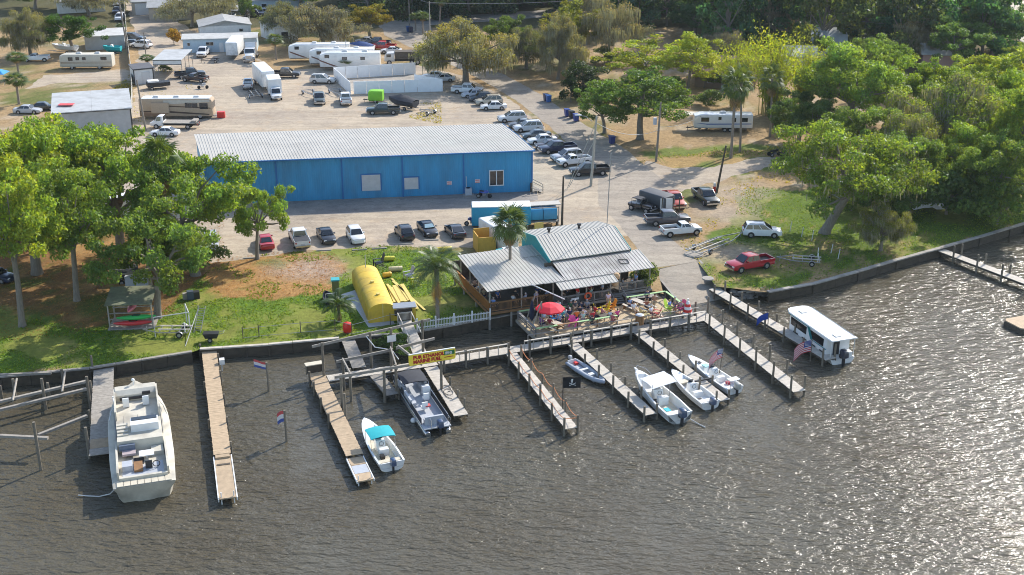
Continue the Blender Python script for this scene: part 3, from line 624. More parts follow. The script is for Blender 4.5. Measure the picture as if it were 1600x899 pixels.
for i in range(14):
    u = .4 + i * 2.3
    if u > 30: break
    MB().bar((u, -.72, -1.4), (u, -.72, 1.95), .2).build('rail_post', M['piling'], bw)
m_ = MB()
gaps = [(0, 7.2), (9.0, 14.2), (15.6, 21.9), (23.4, 30)]
for a, b in gaps:
    MB().bar((a, -.74, 1.86), (b, -.74, 1.86), .22, .05).build('rail_cap', M['deckgrey'], bw)
    n = int((b - a) / .95)
    for i in range(n + 1): m_.bar((a + (b - a) * i / n, -.74, .8), (a + (b - a) * i / n, -.74, 1.84), .07)
m_.build('baluster', M['deckgrey'], bw, kind='stuff')
m_ = MB()
for a, b in ((10, 30),): m_.bar((a, .72, 1.75), (b, .72, 1.75), .16, .05); [m_.bar((a + 1.7 * i, .72, .8), (a + 1.7 * i, .72, 1.75), .08) for i in range(12)]
m_.build('rail', M['wood'], bw)
def pl(n, ln, h0=1.7, sides=(-1, 1), st=1.2): return [(st + (ln - st - .2) * i / (n - 1), s, h0 + RNG.uniform(-.25, .35)) for i in range(n) for s in sides]
dA = dock('narrow dock hung with orange rope beside the pirate flag', (-.7, -8.0), (-1.7, -25.0), 1.15, .75, M['deckgrey'], pl(6, 17, 1.9))
m_ = MB()
for s in (-1, 1):
    P = [x for x in pl(6, 17, 1.9, (1,))]; y = s * .66
    for i in range(5):
        if s > 0 and i == 0: pass
        x0, x1 = P[i][0], P[i + 1][0]; m_.tube([(x0 + (x1 - x0) * k / 5, y, 1.75 - 2.0 * (k / 5) * (1 - k / 5) * (.7 if s > 0 else .4)) for k in range(6)], .035, 5)
m_.tube([(P[5][0], -.66, 1.7), (P[5][0], .66, 1.6)], .035, 5); m_.build('rope_rail', M['rope'], dA)
dB = dock('narrow dock between the grey inflatable and the biggest white fishing boat', (6.1, -8.0), (6.2, -25.2), 1.15, .7, M['deckgrey'], pl(6, 17.2, 1.7))
dC = dock('tan edged dock between the two small white outboard boats', (13.8, -8.0), (13.9, -25.1), 1.2, .7, M['deckgrey'], pl(6, 17, 1.5))
dD = dock('dock with tall pilings below the boat ramp, empty on both sides', (22.3, -5.6), (21.4, -26.3), 1.35, .8, M['deckgrey'], pl(7, 20.5, 2.3, (-1, 1), .6))
dE = dock('dock from the ramp to the white houseboat', (27.3, -.2), (28.4, -21.4), 1.3, .8, M['deckgrey'], pl(7, 21, 1.9))
dF = dock('new tan plank dock with a cream bench beside the teal topped boat', (-20.2, -6.0), (-21.0, -22.6), 1.5, .8, M['decktan'], [(2.6, -1, 1.5), (6.2, -1, 1.5), (9.5, -1, 1.5), (9.0, 1, 3.0), (.4, -1, 1.6)])
m_ = MB(); m_.box((18.6, 0, .52), (4.1, 1.35, .12)); m_.box((17.3, 0, .59), (1.2, 1.25, .03)); fl = m_.build('float', M['decktan'], dF)
m_ = MB(); m_.box((18.7, 0, .587), (1.4, 1.25, .02)); m_.build('wet_mat', M['greyvinyl'], fl)
m_ = MB(); [m_.box((18.6, s * .72, .5), (4.2, .09, .22)) for s in (-1, 1)]; [m_.tube([(20.4, s * .55, -.8), (20.4, s * .55, .95)], .05, 8) for s in (-1, 1)]; m_.build('edge_beam', M['white'], fl)
bn = thing('bench', 'cream topped wooden bench box at the head of the tan dock', 'bench', L(-20.3, -5.1, .8), GA); m_ = MB(); m_.box((0, 0, .95), (1.7, .75, .08)); m_.build('top', M['cream'], bn); m_ = MB(); m_.box((0, .1, .45), (1.5, .5, .85)); m_.build('cabinet', M['darkwood'], bn)
for s in (-.8, .8): m_ = MB(); m_.bar((s, -.2, 0), (s, -.2, .92), .1); m_.build('leg', M['piling'], bn)
cr = dock('cross walk of pale planks linking the tan dock to the boardwalk', (-19.4, -6.9), (-8.35, -7.3), 1.4, .8, M['deckgrey'], [], name='cross_walk', cat='dock')
sh_ = dock('short grey finger dock under the boat lift beams', (-14.8, -7.7), (-14.6, -12.6), 1.3, .75, M['wood'], [(4.6, -1, 1.2), (4.6, 1, 1.2)])
dR = dock('grey dock with a coiled hose beside the pontoon boat', (-9.3, -8.1), (-10.0, -18.9), 1.35, .75, M['deckgrey'], [(4.5, 1, 1.6), (7.2, 1, 1.5), (9.4, 1, 1.7)])
m_ = MB(); m_.tube([(5 + 2.2 * math.cos(i * .5) * .4 + i * .06, .1 + .45 * math.sin(i * .5), .80) for i in range(26)], .03, 5); m_.build('hose', M['black'], dR)
gw = dock('grey gangway from the lawn sea wall down to the cross walk', (-15.2, 1.6), (-16.0, -6.1), 1.35, .98, M['wood'], [], name='gangway', cat='gangway')
# stair gangway
a, b = L(-8.7, 2.4, 1.45), L(-9.6, -6.6, .9); sg = thing('gangway', 'pale ramp with handrails from the picket fence down to the fuel dock', 'gangway', a); d = b - a; m_ = MB(); sidev = Vector((-d.y, d.x, 0)).normalized()
n = 44
for i in range(n): m_.bar(d * ((i + .5) / n) + sidev * .7, d * ((i + .5) / n) - sidev * .7, .19, .05)
m_.build('deck_boards', M['deckgrey'], sg, kind='stuff')
for s in (-1, 1):
    m_ = MB(); m_.bar(sidev * .72 * s + V3(1.0), sidev * .72 * s + d * .62 + V3(1.0), .1, .06); [m_.bar(sidev * .72 * s + d * q - V3(.6), sidev * .72 * s + d * q + V3(1.0), .09) for q in (0, .31, .62)]; m_.build('handrail', M['deckgrey'], sg)
m_ = MB(); m_.bar(sidev * .7 + V3(.95), -sidev * .7 + V3(.95), .08); [m_.bar(sidev * (.6 - .12 * i) + V3(.1), sidev * (.6 - .12 * i) + V3(.95), .05) for i in range(11)]; m_.build('gate', M['deckgrey'], sg)
# boat lift frame: posts and overhead beams
lf = thing('boat_lift_frame', 'weathered boat lift frame of posts and overhead beams above the fuel dock', 'boat lift', L(-14.5, -9), GA)
fr = lambda u, v, z: (u + 14.5, v + 9, z)
for (u, v, h) in ((-19.6, -6.2, 4.3), (-14.6, -5.4, 4.3), (-12.4, -5.2, 4.3), (-8.9, -4.4, 4.3), (-18.2, -8.4, 3.2), (-13.2, -7.6, 3.2), (-9.6, -6.7, 3.2), (-19.4, -12.3, 3.6), (-18.2, -11.0, 3.4), (-15.3, -12.4, 3.4), (-14.0, -11.9, 3.5), (-9.9, -13.1, 3.6), (-13.4, -9.8, 2.4)):
    m_ = MB(); m_.tube([fr(u, v, -1.5), fr(u, v, h)], .13, 8); m_.build('post', M['piling'], lf)
for a, b, z in (((-20.6, -6.3), (-8.0, -4.2), 4.1), ((-18.8, -8.4), (-13.0, -7.7), 3.1), ((-12.6, -7.5), (-8.4, -6.7), 3.1), ((-20.0, -12.4), (-8.6, -12.4), 3.45), ((-18.2, -8.4), (-18.4, -12.4), 3.3), ((-13.2, -7.6), (-14.0, -12.4), 3.3), ((-12.4, -7.5), (-11.6, -12.4), 3.3)):
    m_ = MB(); m_.bar(fr(*a, z), fr(*b, z), .12, .26); m_.build('beam', M['wood'], lf)
m_ = MB(); m_.tube([fr(-15.0, -5.4, 3.9), fr(-14.4, -6.3, 3.0), fr(-13.0, -7.3, 2.9), fr(-12.6, -8.2, 2.2)], .05, 6); m_.build('hose', M['white'], lf)
m_ = MB(); m_.box(fr(-12.4, -5.32, 3.2), (.9, .04, .7)); m_.build('notice_board', M['white'], lf)
# fuel sign
def text_mesh(body, size, ext=.01):
    cu = bpy.data.curves.new('t', 'FONT'); cu.body = body; cu.size = size; cu.extrude = ext; cu.align_x = 'LEFT'; cu.resolution_u = 2; cu.offset = .03
    o = bpy.data.objects.new('t', cu); C.objects.link(o); dg = bpy.context.evaluated_depsgraph_get(); me = bpy.data.meshes.new_from_object(o.evaluated_get(dg)); bpy.data.objects.remove(o); return me
fs = thing('fuel_sign', 'long yellow fuel sign with red letters on the front beam of the boat lift', 'sign', L(-12.9, -12.52, 3.45), GA)
m_ = MB(); m_.loft([[(x, y, z) for x, z in ((.0, .12), (.12, 0), (4.5, 0), (4.62, .12), (4.62, .98), (4.5, 1.1), (.12, 1.1), (0, .98))] for y in (0, -.12)]); m_.build('board', pm('sign_yellow', (.88, .66, .06), .5, 0, .06), fs)
m_ = MB(); m_.box((2.3, -.06, 1.13), (4.6, .14, .07)); m_.build('frame', M['white'], fs)
M['signred'] = pm('sign_red_ink', (.42, .02, .015), .6, 0, .05); M['signgreen'] = pm('sign_green', (.02, .16, .04), .6, 0, .05)
for body, z in (('PUR ETHANOL', .60), ('MARINE FUEL', .16)):
    me = text_mesh(body, .47); me.materials.append(M['signred']); o = put('lettering', me, fs, (.42, -.125, z)); o.rotation_euler = (math.pi / 2, 0, 0); o.scale = (.98, 1, 1)
m_ = MB(); m_.box((4.0, -.128, .75), (1.05, .02, .44)); gp = m_.build('panel', M['signgreen'], fs)
me = text_mesh('EV-2', .34); me.materials.append(M['doorwhite']); o = put('lettering', me, gp, (3.6, -.142, .63)); o.rotation_euler = (math.pi / 2, 0, 0)
m_ = MB(); m_.box((3.95, -.128, .32), (.9, .02, .07)); m_.build('ink_line', M['signred'], fs)
# the long plank pier, the grey dock and the old slip frame
dL = dock('long tan plank pier running out past the old cream cruiser', (-28.7, 6.4), (-31.5, -18.2), 1.45, .85, M['decktan'], [(4.5, 1, 1.3), (9, 1, 1.4), (14, 1, 1.3), (19, 1, 1.4), (23.5, 1, 1.3), (2, -1, 1.4), (10, -1, .9), (18, -1, .9)])
m_ = MB(); m_.box((28.3, 0, .6), (7.2, 1.35, .1)); m_.box((25.0, 0, .72), (.5, 1.2, .2)); f2 = m_.build('float', M['decktan'], dL); m_ = MB(); [m_.box((28.4, s * .74, .56), (7.3, .1, .26)) for s in (-1, 1)]; [m_.tube([(31.7, s * .5, -.8), (31.7, s * .5, 1.1)], .05, 8) for s in (-1, 1)]; m_.build('edge_beam', M['white'], f2)
m_ = MB(); m_.box((26.3, 0, .67), (.25, 1.1, .05)); m_.build('cleat', M['darkwood'], f2)
m_ = MB(); m_.box((6.0, 1.1, 1.05), (.6, .5, .5)); m_.bar((6, 1.05, -1), (6, 1.05, .85), .12); m_.build('meter_box', M['white'], dL)
dG = dock('weathered grey dock on the landward side of the old cream cruiser', (-39.2, 4.3), (-41.2, -14.6), 1.9, .9, M['wood'], [(1.0, -1, 2.4), (6, -1, 2.0), (12, -1, 1.9), (17, -1, 1.6), (18.6, 1, 1.4)])
m_ = MB(); m_.box((16.8, 0, .905), (1.7, 1.8, .03)); m_.build('new_board', M['decktan'], dG)
ws = thing('white_bollard_rail', 'tall white fender board fixed to the grey dock beside the cruiser', 'fender', L(-39.4, -6.5, .9), GA); m_ = MB(); m_.box((.2, -1.5, .5), (.1, 5.0, .9)); m_.build('board', M['white'], ws); m_ = MB(); [m_.bar((.2, -1.5 + k, 0), (.2, -1.5 + k, 1.05), .13) for k in (-2.3, 0, 2.3)]; m_.build('post', M['white'], ws)
sf = thing('slip_frame', 'old empty slip frame of grey beams and pilings over brown water', 'slip frame', (0, 0, 0))
def sfp(px, py, z): return G(px, py, z)
for a, b, z in (((-40, 650), (135, 608), 1.35), ((-40, 637), (135, 596), 1.5), ((0, 681), (75, 685), 1.6), ((60, 680), (136, 650), 1.6), ((-40, 588), (80, 583), 1.2)):
    m_ = MB(); m_.bar(sfp(*a, z), sfp(*b, z), .3, .22); m_.build('beam', M['wood'], sf)
for (x, y, top) in ((64, 735, 4.6), (72, 640, 3.2), (142, 640, 3.4), (100, 605, 1.9), (25, 625, 2.2), (78, 625, 1.8), (4, 628, 1.7), (140, 716, 3.0)):
    p = G(x, y, 0); m_ = MB(); m_.tube([(p.x, p.y, -1.5), (p.x, p.y, top)], .13, 8); m_.build('piling', M['piling'], sf)
for a, b in (((102, 580), (97, 612)), ((26, 592), (20, 626))): m_ = MB(); m_.tube([sfp(*a, 1.9), sfp(*b, 1.6)], .1, 8); m_.build('brace', M['wood'], sf)
fd = dock('straight pale dock crossing the far water beyond the grass bank', (0, 0), (1, 1), 1, .9, M['deckgrey'], parent=None) if False else None
A, B = G(1466, 389, .9), G(1640, 455, .9); fd = thing('dock', 'narrow pale dock leaving the grass bank where the sea wall bends', 'dock', A, math.atan2(B.y - A.y, B.x - A.x)); ln = (B - A).length
m_ = MB(); [m_.box((i * .2 + .1, 0, -.02), (.185, 1.25, .05)) for i in range(int(ln / .2))]; m_.build('deck_boards', M['deckgrey'], fd, kind='stuff'); m_ = MB(); [m_.box((ln / 2, s * .5, -.17), (ln, .08, .26)) for s in (-1, 1)]; m_.build('stringer', M['darkwood'], fd)
for i in range(5):
    for s in (-1, 1): m_ = MB(); m_.tube([(3 + i * 3.6, s * .7, -2.2), (3 + i * 3.6, s * .7, 1.3 + RNG.uniform(-.2, .3))], .12, 8); m_.build('piling', M['piling'], fd)

# ---------------------------------------------------------------- vegetation
def leaves_mesh(name, P, size, mat, seed, up=.35, tint=None, hue=.12, val=.3, aspect=.6, outward=None):
    g = np.random.default_rng(seed); n = len(P)
    N = g.normal(size=(n, 3)); N[:, 2] += up
    if outward is not None: N += outward * .9
    N /= np.linalg.norm(N, axis=1)[:, None]
    T = np.cross(N, g.normal(size=(n, 3))); T /= np.linalg.norm(T, axis=1)[:, None] + 1e-9; B = np.cross(N, T)
    s = (size * g.uniform(.65, 1.35, n))[:, None] * .5
    fold = N * s * g.uniform(-.35, .35, n)[:, None]
    V = np.stack([P - T * s, P - B * s * aspect + fold, P + T * s, P + B * s * aspect + fold], 1).reshape(-1, 3)
    Q = np.arange(n * 4).reshape(n, 4)
    b = 1 + g.uniform(-val, val, n); h = g.uniform(-hue, hue, n)
    c = np.stack([b * (1 + h * 1.4), b * (1 + h * .3), b * (1 - h)], 1)
    if tint is not None: c *= tint
    return np_mesh(name, V, Q, mat, np.repeat(c, 4, 0))
def crown_points(seed, nclump, per, shape, cr, flat=.6, fill=.5):
    g = np.random.default_rng(seed); pts, tint, out, cen = [], [], [], []
    tries = 0
    while len(cen) < nclump and tries < 5000:
        tries += 1; c = shape(g)
        if all(np.linalg.norm((c - q) / np.array([1, 1, .7])) > cr * .62 for q in cen): cen.append(c)
    mid = np.mean(cen, 0)
    for c in cen:
        r = cr * g.uniform(.7, 1.25); m = int(per * (r / cr) ** 2)
        d = g.normal(size=(m, 3)); d /= np.linalg.norm(d, axis=1)[:, None]
        rad = r * g.uniform(fill, 1.0, m) ** .5 * (1 + .25 * np.sin(d[:, 0] * 5 + c[0]) * np.sin(d[:, 1] * 5 + c[1]))
        p = d * rad[:, None] * np.array([1, 1, flat]) + c
        pts.append(p); out.append(d); t = 1 + g.uniform(-.2, .2); hh = g.uniform(-.1, .1); tint.append(np.tile(np.array([t * (1 + hh), t, t * (1 - hh)]), (m, 1)))
    return np.concatenate(pts), np.concatenate(tint), np.concatenate(out), cen
def ellip(R_, z0, z1, hollow=.45, bottom=.0):
    def f(g):
        while True:
            d = g.normal(size=3); d /= np.linalg.norm(d)
            if d[2] < -.35 + bottom: continue
            r = g.uniform(hollow, 1.0) ** .6; h = (z1 - z0)
            k = 1 + .2 * math.sin(3 * math.atan2(d[1], d[0]) + 1.3) + .16 * math.sin(5 * math.atan2(d[1], d[0]) + 4 * d[2]); r *= g.uniform(.86, 1.12)
            return np.array([d[0] * r * R_ * k, d[1] * r * R_ * k, z0 + h * .36 + d[2] * r * h * .64])
    return f
def limbs(seed, cen, H0, r0, lean=(0, 0), nl=14):
    g = random.Random(seed); m_ = MB(); top = Vector((lean[0], lean[1], H0))
    m_.tube([(0, 0, -.3), (lean[0] * .08, lean[1] * .08, .5), (lean[0] * .45 + g.uniform(-.15, .15), lean[1] * .45 + g.uniform(-.15, .15), H0 * .5), top], [r0 * 1.55, r0 * 1.08, r0 * .9, r0 * .75], 9)
    cs = sorted(cen, key=lambda c: g.random())[:nl]
    for c in cs:
        c = Vector(c); s = top.lerp(Vector((lean[0] * .6, lean[1] * .6, H0 * .72)), g.random()); mid = s.lerp(c, .5) + Vector((g.uniform(-.5, .5), g.uniform(-.5, .5), g.uniform(-.2, .7)))
        m_.tube([s, mid, c, c + (c - mid) * .25], [r0 * .42, r0 * .26, r0 * .1, r0 * .04], 6)
    return m_
def moss_points(seed, cen, cr, n, len0=1.6):
    g = np.random.default_rng(seed); V = []; c3 = []
    for i in range(n):
        c = cen[g.integers(len(cen))]; a = g.uniform(0, 6.28); r = cr * g.uniform(.2, 1.05); p = np.array([c[0] + math.cos(a) * r, c[1] + math.sin(a) * r, c[2] - cr * .25 * g.uniform(-.6, 1)])
        l = len0 * g.uniform(.35, 1.3); w_ = g.uniform(.025, .08); b = g.uniform(0, 3.14); t = np.array([math.cos(b), math.sin(b), 0]); sw = np.array([g.uniform(-.2, .2), g.uniform(-.2, .2), 0])
        V += [p - t * w_, p + t * w_, p + sw + t * w_ * .3 - np.array([0, 0, l]), p + sw - t * w_ * .3 - np.array([0, 0, l])]; k = g.uniform(.7, 1.3); c3 += [[k, k, k]] * 4
    return np.array(V), np.arange(n * 4).reshape(n, 4), np.array(c3)
def make_tree(name, cat, seed, H, R_, z0, nclump, per, cr, leaf, r0=.3, lean=(0, 0), flat=.6, moss=0, hollow=.45, fill=.5, mosslen=1.6, hue=.12, trunkmat=None, bottom=0.0):
    t = thing(name, '-', cat)
    P, tint, out, cen = crown_points(seed, nclump, per, ellip(R_, z0, H, hollow, bottom), cr, flat, fill)
    P[:, 0] += lean[0] * .8; P[:, 1] += lean[1] * .8; cen = [np.array([c[0] + lean[0] * .8, c[1] + lean[1] * .8, c[2]]) for c in cen]
    limbs(seed, cen, z0 + (H - z0) * .22, r0, lean).build('trunk', trunkmat or M['bark'], t, smooth=60)
    o = put('crown', leaves_mesh('crown', P, leaf, M['leaf'], seed, .4, tint, hue, outward=out), t)
    if moss:
        V, Q, cc = moss_points(seed + 3, cen, cr, moss, mosslen); put('spanish_moss', np_mesh('spanish_moss', V, Q, M['moss'], cc), t, color=(.27, .26, .185))
    return Proto(t)
T = {
 'oak': [make_tree('oak_tree', 'tree', 101, 12, 6.2, 3.2, 72, 280, 1.1, .30, .42, hollow=.3, fill=.3), make_tree('oak_tree', 'tree', 102, 12, 6.2, 2.8, 68, 290, 1.12, .30, .40, (1.2, .4), hollow=.3, fill=.3), make_tree('oak_tree', 'tree', 103, 12, 6.2, 3.0, 64, 290, 1.15, .31, .40, (-.9, .3), .55, hollow=.3, fill=.25)],
 'tall': [make_tree('tall_tree', 'tree', 111, 16, 4.8, 5.0, 84, 250, 1.1, .30, .33, (.5, .2), hollow=.3, fill=.3), make_tree('tall_tree', 'tree', 112, 16, 5.0, 4.6, 80, 260, 1.15, .30, .36, (-.6, 0), hollow=.3, fill=.3)],
 'moss': [make_tree('moss_draped_oak', 'tree', 121, 12, 6.3, 2.6, 90, 260, 1.15, .24, .42, (.4, 0), .75, 5000, hollow=.3, fill=.2, mosslen=1.4, bottom=-.2), make_tree('moss_draped_oak', 'tree', 122, 12, 5.6, 2.4, 80, 240, 1.15, .24, .36, (-1.0, 0), .75, 5000, hollow=.3, fill=.2, mosslen=1.5, bottom=-.2)],
 'sparse': [make_tree('open_crowned_tree', 'tree', 131, 11, 5.2, 3.0, 60, 170, 1.0, .30, .22, (.3, 0), .55, hollow=.2, fill=.1), make_tree('open_crowned_tree', 'tree', 132, 11, 5.2, 3.0, 60, 170, 1.0, .30, .22, (-.5, 0), .5, hollow=.2, fill=.1)],
 'bare': [make_tree('grey_mossy_tree', 'tree', 141, 13, 5.0, 3.0, 60, 110, 1.15, .24, .26, (.6, 0), .8, 3600, hollow=.2, fill=.05, mosslen=1.3), make_tree('grey_mossy_tree', 'tree', 142, 13, 5.4, 3.0, 60, 100, 1.15, .24, .24, (-.4, 0), .8, 3600, hollow=.2, fill=.05, mosslen=1.6)],
 'leaning': [make_tree('leaning_oak', 'tree', 151, 12, 7.6, 3.6, 100, 270, 1.2, .30, .5, (2.6, -.6), .55, 1500, hollow=.3, fill=.3, mosslen=.8)],
 'shrub': [make_tree('shrub', 'shrub', 161, 3.2, 2.2, .2, 20, 190, .8, .26, .08, bottom=.1), make_tree('shrub', 'shrub', 162, 3.2, 2.3, .2, 22, 190, .75, .26, .08, bottom=.1)],
 'cedar': [make_tree('dark_cedar', 'tree', 171, 9, 2.6, .6, 34, 210, 1.0, .26, .2)],
 'far': [make_tree('woodland_tree', 'tree', 181, 15, 5.6, .4, 44, 150, 1.6, .6, .25, bottom=-.5), make_tree('woodland_tree', 'tree', 182, 15, 5.2, .3, 42, 150, 1.6, .6, .25, (.6, 0), bottom=-.5), make_tree('woodland_tree', 'tree', 183, 17, 4.6, .5, 44, 140, 1.5, .6, .25, bottom=-.5), make_tree('woodland_tree', 'tree', 184, 14, 6.0, .4, 44, 150, 1.7, .6, .28, (-.8, 0), .5, bottom=-.5)],
}
def bamboo():
    t = thing('bamboo_clump', '-', 'bamboo'); g = np.random.default_rng(5); m_ = MB(); P = []; 
    for i in range(46):
        a = g.uniform(0, 6.28); r = g.uniform(0, 1.6); b = Vector((math.cos(a) * r, math.sin(a) * r, 0)); h = g.uniform(7, 12.5); o_ = g.uniform(1.0, 4.6); d = Vector((math.cos(a + g.uniform(-.5, .5)), math.sin(a), 0))
        pts = [b + d * (o_ * (k / 6) ** 2.2) + Vector((0, 0, h * (k / 6) - (1.4 * max(0, k / 6 - .75) * 3 if o_ > 3 else 0))) for k in range(7)]
        m_.tube(pts, [.06, .06, .055, .05, .04, .03, .015], 5)
        for k in range(150):
            q = g.uniform(.25, 1.0) * 6; j = min(int(q), 5); p = pts[j].lerp(pts[j + 1], q - j); s_ = .2 + .9 * q / 6
            P.append((p.x + g.normal() * s_ * .75, p.y + g.normal() * s_ * .75, p.z + g.normal() * s_ * .55 - .2))
    m_.build('culm', pm('bamboo_culm', (.28, .24, .06), .5, 0, .2), t, kind='stuff'); put('crown', leaves_mesh('crown', np.array(P), .42, M['leaf'], 9, .1, aspect=.35, hue=.14), t); return Proto(t)
T['bamboo'] = [bamboo()]
def fan_frond(droop, seed):
    g = random.Random(seed); V, Q, c = [], [], []; n = 15; L0 = 1.25
    V += [(0, -.025, 0), (0, .025, 0), (L0, .02, .18), (L0, -.02, .18)]; Q.append((0, 1, 2, 3)); c += [(.8, .8, .6)] * 4
    for i in range(n):
        a = R(-105 + 210 * i / (n - 1)); l = 1.25 * (1 - .18 * abs(a)) * g.uniform(.85, 1.1); d = Vector((math.cos(a), math.sin(a), 0)); s_ = Vector((-d.y, d.x, 0)) * .075
        o = Vector((L0, 0, .18)); m1 = o + d * l * .55 + Vector((0, 0, -.06 - droop * .12)); e = o + d * l + Vector((0, 0, -.35 - droop * .5)); b = len(V); k = g.uniform(.75, 1.25)
        V += [tuple(o), tuple(m1 - s_), tuple(e), tuple(m1 + s_)]; Q.append((b, b + 1, b + 2, b + 3)); c += [(k, k, k)] * 4
    return np_mesh('frond', np.array(V), np.array(Q), M['frond'], np.array(c))
def feather_frond(ln, seed, curve=1.0):
    g = random.Random(seed); V, Q, c = [], [], []; pts = [Vector((ln * k / 10 * (1 - .25 * curve * (k / 10) ** 2), 0, ln * .42 * curve * (k / 10) - ln * .85 * curve * (k / 10) ** 2.2)) for k in range(11)]
    for k in range(10):
        a, b_ = pts[k], pts[k + 1]; b = len(V); V += [(a.x, -.025, a.z), (a.x, .025, a.z), (b_.x, .02, b_.z), (b_.x, -.02, b_.z)]; Q.append((b, b + 1, b + 2, b + 3)); c += [(.9, .85, .6)] * 4
        if k < 1: continue
        for s_ in (-1, 1):
            for h in (0, .33, .66):
                p = a.lerp(b_, h); l = ln * .27 * math.sin(math.pi * min(1, (k + h) / 10.5 + .06)) ** .7 * g.uniform(.85, 1.1); d = (b_ - a).normalized(); e = p + d * l * .55 + Vector((0, s_ * l * .8, -l * .25)); b = len(V); kk = g.uniform(.75, 1.25)
                mid = p.lerp(e, .5); V += [tuple(p), tuple(mid + d * .035), tuple(e), tuple(mid - d * .035)]; Q.append((b, b + 1, b + 2, b + 3)); c += [(kk, kk, kk)] * 4
    return np_mesh('frond', np.array(V), np.array(Q), M['frond'], np.array(c))
GRN, DEAD = (.085, .125, .03), (.26, .18, .09)
def make_palm(kind, H, nf, seed, green=GRN, skirt=6, r=.19, ln=2.2, lean=(0, 0)):
    g = random.Random(seed); t = thing(kind, '-', 'palm tree'); m_ = MB()
    m_.tube([(lean[0] * (k / 6) ** 1.6, lean[1] * (k / 6) ** 1.6, H * k / 6 - (.2 if k == 0 else 0)) for k in range(7)], [r * 1.3, r * 1.05, r, r * .95, r * .95, r * 1.15, r * 1.3], 9); m_.build('trunk', M['palmbark'], t, smooth=50)
    fan = kind == 'cabbage_palm'; me = [fan_frond(d, seed + d) for d in (0, 1)] if fan else [feather_frond(ln, seed, 1.0), feather_frond(ln, seed + 1, .75)]
    for i in range(nf + skirt):
        dead = i >= nf; az = i * 2.39996 + g.uniform(-.2, .2); el = R(75 - 125 * (i / nf)) if not dead else R(g.uniform(-88, -66))
        if not fan: el = R(62 - 70 * (i / nf)) if not dead else R(-75)
        o = put('frond' if not dead else 'dead_frond', me[i % 2], t, (lean[0], lean[1], H - (.15 if not dead else .55)), color=GRN if False else (DEAD if dead else green))
        o.rotation_euler = (g.uniform(-.3, .3), -el, az); k = g.uniform(.85, 1.15) * (.8 if dead else 1); o.scale = (k, k, k)
    return Proto(t)
T['palm'] = [make_palm('cabbage_palm', 8.0, 30, 201), make_palm('cabbage_palm', 8.0, 26, 207, (.095, .13, .035), 10, .17, lean=(.5, .2))]
T['pindo'] = [make_palm('feather_palm', 4.0, 40, 211, (.085, .13, .055), 5, .2, 3.0)]
T['date'] = [make_palm('small_palm', 1.6, 20, 221, (.06, .10, .025), 2, .12, 1.9)]
def hgt(p, ty):
    lo, hi = 0.0, 60.0
    for _ in range(40):
        h = (lo + hi) / 2; zz = LAND + h - CAMH; d = p.y * math.cos(PITCH) - zz * math.sin(PITCH); y = 449.5 - F * (p.y * math.sin(PITCH) + zz * math.cos(PITCH)) / d
        if y > ty: lo = h
        else: hi = h
    return lo
BASEH = {'oak': (12, 6.4), 'tall': (16, 5), 'moss': (12, 6.2), 'sparse': (11, 5.2), 'bare': (13, 5.2), 'leaning': (12, 7.6), 'shrub': (3.2, 2.4), 'cedar': (9, 2.7), 'far': (15, 5.6), 'bamboo': (11.5, 5.0), 'palm': (9.2, 2.3), 'pindo': (4.6, 2.7), 'date': (2.6, 1.8)}
CNT = {}
def tree(kind, bx, by, ty, wpx, color, label, var=None, group=None, rz=None, z=LAND):
    p = G(bx, by, z); h = hgt(p, ty); d = p.y * math.cos(PITCH) + 50 * math.sin(PITCH); rad = wpx / 2 / (F / d); H0, R0 = BASEH[kind]
    CNT[kind] = CNT.get(kind, -1) + 1; v = T[kind][(var if var is not None else CNT[kind]) % len(T[kind])]
    sxy = rad / R0; sz = h / H0
    if kind in ('palm', 'pindo', 'date'): sxy = max(.6, min(1.5, sxy))
    o = v.place(p, RNG.uniform(0, 6.28) if rz is None else rz, label, None, (sxy, sxy, sz), group=group)
    for ch, _ in [(c, 0) for c in o.children]:
        if ch.name.startswith('crown'): ch.color = (*color, 1)
    return o
YG, SG, MG, DG, GG, OL = (.225, .295, .05), (.165, .25, .055), (.14, .21, .055), (.10, .155, .05), (.19, .19, .095), (.19, .17, .025)
GL = 'oaks on the shaded riverside lawn'
tree('tall', 35, 510, 215, 150, YG, 'slim pale trunked tree standing alone on brown leaf litter at the frame edge', 0, GL)
tree('oak', 58, 428, 172, 230, YG, 'thick trunked yellow green oak growing up from the brown leaf litter', 0, GL)
tree('tall', 120, 470, 250, 130, SG, 'thin straight trunked tree on the brown leaf litter beside the thick oak', 1, GL)
tree('oak', 246, 497, 300, 185, MG, 'big oak with flared pale trunk beside the kayak shelter', 2, GL)
tree('oak', 306, 430, 226, 215, SG, 'wide bright green oak reaching over the blue warehouse end and parked cars', 1, GL, 2.2)
tree('oak', 190, 402, 185, 220, SG, 'spring green oak in the middle of the lawn grove', 0, GL)
tree('oak', -15, 430, 190, 190, YG, 'yellow green oak cut by the frame edge over the brown litter', 2, GL)
tree('oak', 120, 380, 178, 190, SG, 'leafy oak at the rear of the lawn grove near the grey metal shed', 1, GL)
tree('tall', 263, 452, 330, 90, MG, 'thin second trunk tree just behind the big oak by the kayaks', 0, GL)
tree('palm', 237, 462, 372, 85, MG, 'leaning palm with brown skirt under the oaks near the kayak shelter', 1)
tree('palm', 268, 425, 222, 70, MG, 'tall palm whose dark head pokes through the oak crowns', 0)
tree('shrub', 285, 425, 375, 110, DG, 'dark green undergrowth shrub behind the leaning palm')
tree('oak', 402, 405, 268, 92, SG, 'light green branch heavy tree hiding the red car in the lot', 2, GL)
tree('moss', 48, 90, 12, 78, GG, 'grey green mossy oak beside the small white pickup', 0)
tree('oak', 115, 84, 14, 92, (.05, .11, .012), 'flat topped vivid green tree behind the white boat on its trailer')
